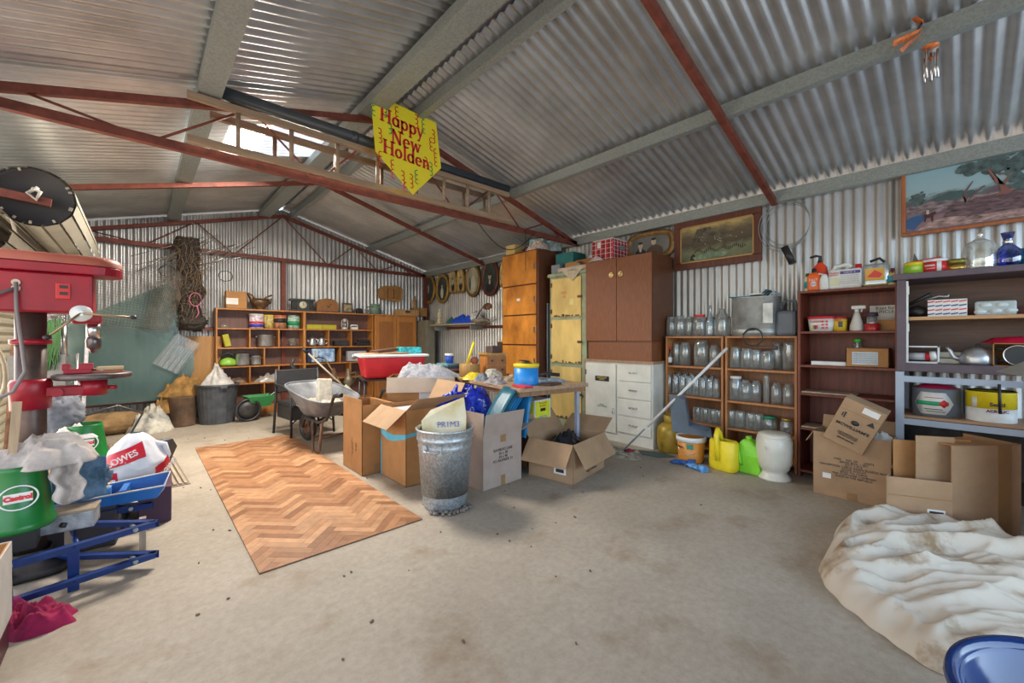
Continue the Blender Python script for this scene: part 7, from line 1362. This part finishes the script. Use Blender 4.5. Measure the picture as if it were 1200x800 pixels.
# ------------------------------------------------------------------ hung from the roof and truss
t = thing('new_year_sign', 'yellow pointed hanging sign with three lines of red lettering and streamers', 'sign', (1.50, 3.52, 3.40))
A_ = at(434, 107, y=3.52); R1 = at(511, 144, y=3.52); R2 = at(517, 197, y=3.52); Q_ = at(484, 228, y=3.52); L_ = at(440, 177, y=3.52)
sp = [(p.x - 1.50, p.z - 3.40) for p in (A_, L_, Q_, R2, R1)]
sgn = FY(0, 0, 0)
B(sgn).prism(sp, -.004, 0).build('board', plain('sign_yellow', (.82, .68, .02), .5, var=.02), t)
sred = plain('sign_red', (.60, .012, .02), .5); sgrn = plain('sign_green', (.02, .30, .10), .5)
ex = Vector((R1.x - A_.x, R1.z - A_.z)); exn = ex.normalized(); sc_ = .00945
def glyph(ch):
    """slab-serif strokes on a 0..w by 0..1 (cap) grid"""
    S = {'H': (.95, [((.2, 0), (.2, 1), 1), ((.75, 0), (.75, 1), 1), ((.2, .5), (.75, .5), .45), ((.02, .03), (.38, .03), .4), ((.02, .97), (.38, .97), .4), ((.57, .03), (.93, .03), .4), ((.57, .97), (.93, .97), .4)]),
         'N': (.95, [((.2, 0), (.2, 1), .6), ((.75, 0), (.75, 1), .6), ((.2, .98), (.75, .02), 1), ((.02, .03), (.38, .03), .4), ((.02, .97), (.3, .97), .4), ((.57, .97), (.93, .97), .4)]),
         'l': (.36, [((.18, 0), (.18, 1), .9), ((.02, .03), (.34, .03), .4), ((.04, .97), (.2, .97), .4)]), 'd': (.66, [((.5, 0), (.5, 1), .9), ((.4, .97), (.5, .97), .4), ((.5, .03), (.63, .03), .4), 'c']),
         'a': (.62, ['c', ((.5, .0), (.5, .62), .9), ((.5, .03), (.62, .03), .4)]), 'p': (.68, [((.18, -.35), (.18, .65), .9), ((.03, -.32), (.33, -.32), .4), ((.05, .62), (.2, .62), .4), 'p']),
         'y': (.66, [((.12, .64), (.34, .05), .9), ((.55, .64), (.22, -.33), .55), ((.02, .63), (.26, .63), .4), ((.42, .63), (.66, .63), .4), ((.08, -.31), (.24, -.31), .6)]),
         'e': (.6, ['e', ((.1, .34), (.5, .34), .4)]), 'o': (.62, ['o']), 'n': (.68, [((.16, 0), (.16, .65), .9), ((.52, 0), (.52, .45), .9), ((.16, .5), (.36, .64), .6), ((.36, .64), (.52, .45), .7), ((.03, .03), (.3, .03), .4), ((.4, .03), (.66, .03), .4), ((.04, .62), (.18, .62), .4)]),
         'w': (.92, [((.12, .64), (.28, .02), .9), ((.28, .02), (.45, .62), .5), ((.45, .62), (.62, .02), .9), ((.62, .02), (.8, .64), .5), ((.02, .63), (.26, .63), .4), ((.66, .63), (.92, .63), .4)])}
    return S[ch]
def word(s, ox, oy, size, slant):
    b = B(sgn); x = 0; wd = .20 * size
    ux, uy = exn.x, exn.y
    def pt(gx, gy): return (ox + (x + gx) * size * ux, oy + (x + gx) * size * uy + gy * size)
    def st_(p, q, k):
        p, q = pt(*p), pt(*q); dx, dy = q[0] - p[0], q[1] - p[1]; L = math.hypot(dx, dy) or 1; nx, ny = -dy / L * wd * k / 2, dx / L * wd * k / 2
        b.add([(p[0] - nx, p[1] - ny, .002), (q[0] - nx, q[1] - ny, .002), (q[0] + nx, q[1] + ny, .002), (p[0] + nx, p[1] + ny, .002)], [(0, 1, 2, 3)])
    for ch in s:
        w_, parts = glyph(ch)
        for p in parts:
            if isinstance(p, str):
                a0_, a1_ = {'c': (.3, 2 * PI - .3), 'p': (-PI + .4, PI - .4), 'o': (0, 2 * PI), 'e': (0, 2 * PI - .8)}[p]; cx_ = .30 if p != 'p' else .38
                for i in range(14):
                    f0, f1 = a0_ + (a1_ - a0_) * i / 14, a0_ + (a1_ - a0_) * (i + 1.15) / 14
                    st_((cx_ + .22 * math.cos(f0), .32 + .30 * math.sin(f0)), (cx_ + .22 * math.cos(f1), .32 + .30 * math.sin(f1)), .55 + .4 * abs(math.cos(f0)))
            else: st_(*p)
        x += w_
    return b.build('lettering', sred, t)
def sp_(u, v): p = at(u, v, y=3.52); return p.x - 1.50, p.z - 3.40
for s, u, v, px in (('Happy', 444.5, 140, 16.5), ('New', 457.5, 166, 16.5), ('Holden', 448, 178, 16.5)):
    x_, y_ = sp_(u, v); D_ = at(u, v, y=3.52); D_ = D_.x * _s + D_.y * _c; word(s, x_, y_, px * D_ / 480 , 0)
for k, (u, v, n_) in enumerate(((438, 113, 4), (443, 150, 3), (447, 178, 3), (449, 120, 3), (466, 126, 3), (486, 134, 3), (497, 141, 3), (506, 152, 3), (511, 175, 4), (503, 190, 3), (461, 188, 4), (480, 204, 3), (489, 200, 3), (470, 200, 3), (506, 132 + 30, 3), (455, 145, 2), (476, 214, 2), (497, 184, 2))):
    x_, y_ = sp_(u, v); pts = []; sg = 1 if k % 2 else -1
    for i in range(n_ * 8 + 1):
        ph = i / 8; a = ph * 2 * PI; pts.append((x_ + .028 * sg * abs(math.sin(PI * ph)) + .003 * ph, y_ - .042 * ph + .008 * math.sin(a), .003))
    B(sgn).tube(pts, .0045, n=4).build('streamer', sred if k % 3 else sgrn, t)
for dx_ in (0.05, .60): B().cyl((dx_, .01, -.04 - dx_ * .1), (dx_, .12, .10 - dx_ * .3), .002, n=5).build('hanging_wire', steel, t)
# ladders standing on edge along the truss, black pipe over them
lwood = wood('weathered_ladder', (.36, .25, .16), (.24, .16, .10), st=(.12, 1, 1)); 
def ladder(label, x0, x1, y, z0, z1, rungs, m):
    t = thing('timber_ladder', label, 'ladder', (x0, y, z0)); L = x1 - x0
    B().bb(0, L, -.02, .02, 0, .05).build('rail', m, t); B().bb(0, L, -.02, .02, z1 - z0 - .05, z1 - z0).build('rail', m, t)
    for r_ in rungs: B().cyl((r_ * L, 0, .04), (r_ * L, 0, z1 - z0 - .04), .017, n=10).build('rung', m, t)
yl = 3.70; lx0, lx1 = at(219, 100, y=yl).x, at(596, 240, y=yl).x
zt_, zb_ = at(219, 97, y=yl).z, 2.645
ladder('weathered timber ladder standing on edge along the front of the truss', lx0, lx1, yl, zb_, zb_ + .36, (.10, .22, .34, .46, .58, .70, .80, .90), lwood)
ladder('second, darker timber ladder behind the first on the truss', lx0 + .15, lx1 - .15, 3.88, zb_, zb_ + .34, (.16, .34, .50, .64, .76, .86, .97), wood('dark_ladder', (.20, .13, .08), (.12, .08, .05), st=(.12, 1, 1)))
t = thing('black_pipe', 'long black plastic pipe resting on the ladders', 'pipe', (lx0 + .12, 3.72, zb_ + .44)); B().cyl((0, 0, 0), (lx1 - lx0 - .12, 0, -.03), .048, n=24).build('pipe_length', plain('scuffed_black_pipe', (.045, .055, .065), .35), t); B().cyl((1.05, 0, -.01), (1.10, 0, -.01), .052, n=24).build('joint_collar', plain('scuffed_black_pipe', (.045, .055, .065), .35), t); B(Matrix.Rotation(PI / 2, 4, 'Y')).lathe([(.048, -.001), (.036, -.001), (.034, .15), (0, .15)], n=24).build('open_end', dmetal, t)
b = B(); pts = [(at(555 + 5 * 0, 255, y=3.7).x + 1.0 * k / 16, 3.70, 2.62 - .30 * math.sin(PI * k / 16)) for k in range(17)]; b.tube(pts, .006, n=6); b.build('sagging_rope', dmetal, label='dark rope sagging below the right end of the truss', cat='rope')
B().cyl((3.62, 3.72, 2.62), (3.62, 3.72, 2.10), .005, n=6).build('cord', dmetal, label='thin dark cord hanging straight down by the wooden lockers', cat='cord')
# wind chime
t = thing('wind_chime', 'butterfly wind chime with bright metal tubes hanging from the right roof slope', 'wind chime', (3.36, .15, 3.02)); ob = mat('orange_butterfly', (.62, .16, .03), .4, 0, .5, 30, 0, tint=(.2, .05, .02))
sx_ = .80
B().cyl((0, 0, .04), (0, 0, roofz(3.36) - 3.02 - .02), .0015, n=4).build('hanging_thread', steel, t)
B().tube([(0.0, .0, .07), (.0, .03, .015)], [.008, .005]).build('butterfly_body', black, t)
for nm, pts in (('wing', [(0, .0, .03), (-.05, .07, .0), (-.08, .12, -.02), (-.05, .13, -.04), (.0, .06, -.01)]), ('wing', [(0, 0, .01), (-.02, .06, -.03), (-.03, .10, -.06), (.0, .09, -.07), (.02, .03, -.01)]), ('wing', [(0, 0, .05), (.02, .03, .08), (.01, .05, .11), (-.02, .03, .10), (-.02, .0, .06)])): b = B(); b.add(pts, [(0, 1, 2, 3, 4)]); b.build(nm, ob, t, solid=.003)
B().lathe([(0, .0), (.035, .0), (.035, .008), (0, .008)], (0, -.03, -.10), n=20).build('top_disc', ob, t)
B().cyl((0, 0, .03), (0, -.03, -.09), .0012, n=4).build('thread', steel, t); B().lathe([(0, .0), (.014, .0), (.014, .006), (0, .006)], (0, -.03, -.165), n=12).build('striker', ob, t)
for k in range(5): a = 2 * PI * k / 5; px, py = .028 * math.cos(a), -.03 + .028 * math.sin(a); L = .13 + .03 * (k % 2); f = B().cyl((px, py, -.12 - .03 * (k % 2)), (px, py, -.25 - L * .25), .006, n=10).build('chime_tube', chrome, t)
# small floor litter
rn = random.Random(31); lm_ = mat('leaf_litter', (.12, .09, .06), .9)
b = B()
for k in range(120):
    x_, y_ = rn.uniform(.1, 3.6), rn.uniform(1.0, 6.5); s_ = rn.uniform(.003, .010); b.box((x_, y_, .004), (s_ * 2, s_, .006), rz=rn.uniform(0, 3))
b.build('floor_grit', lm_, label='scattered dark grit and leaf crumbs over the concrete floor', cat='grit', kind='stuff')
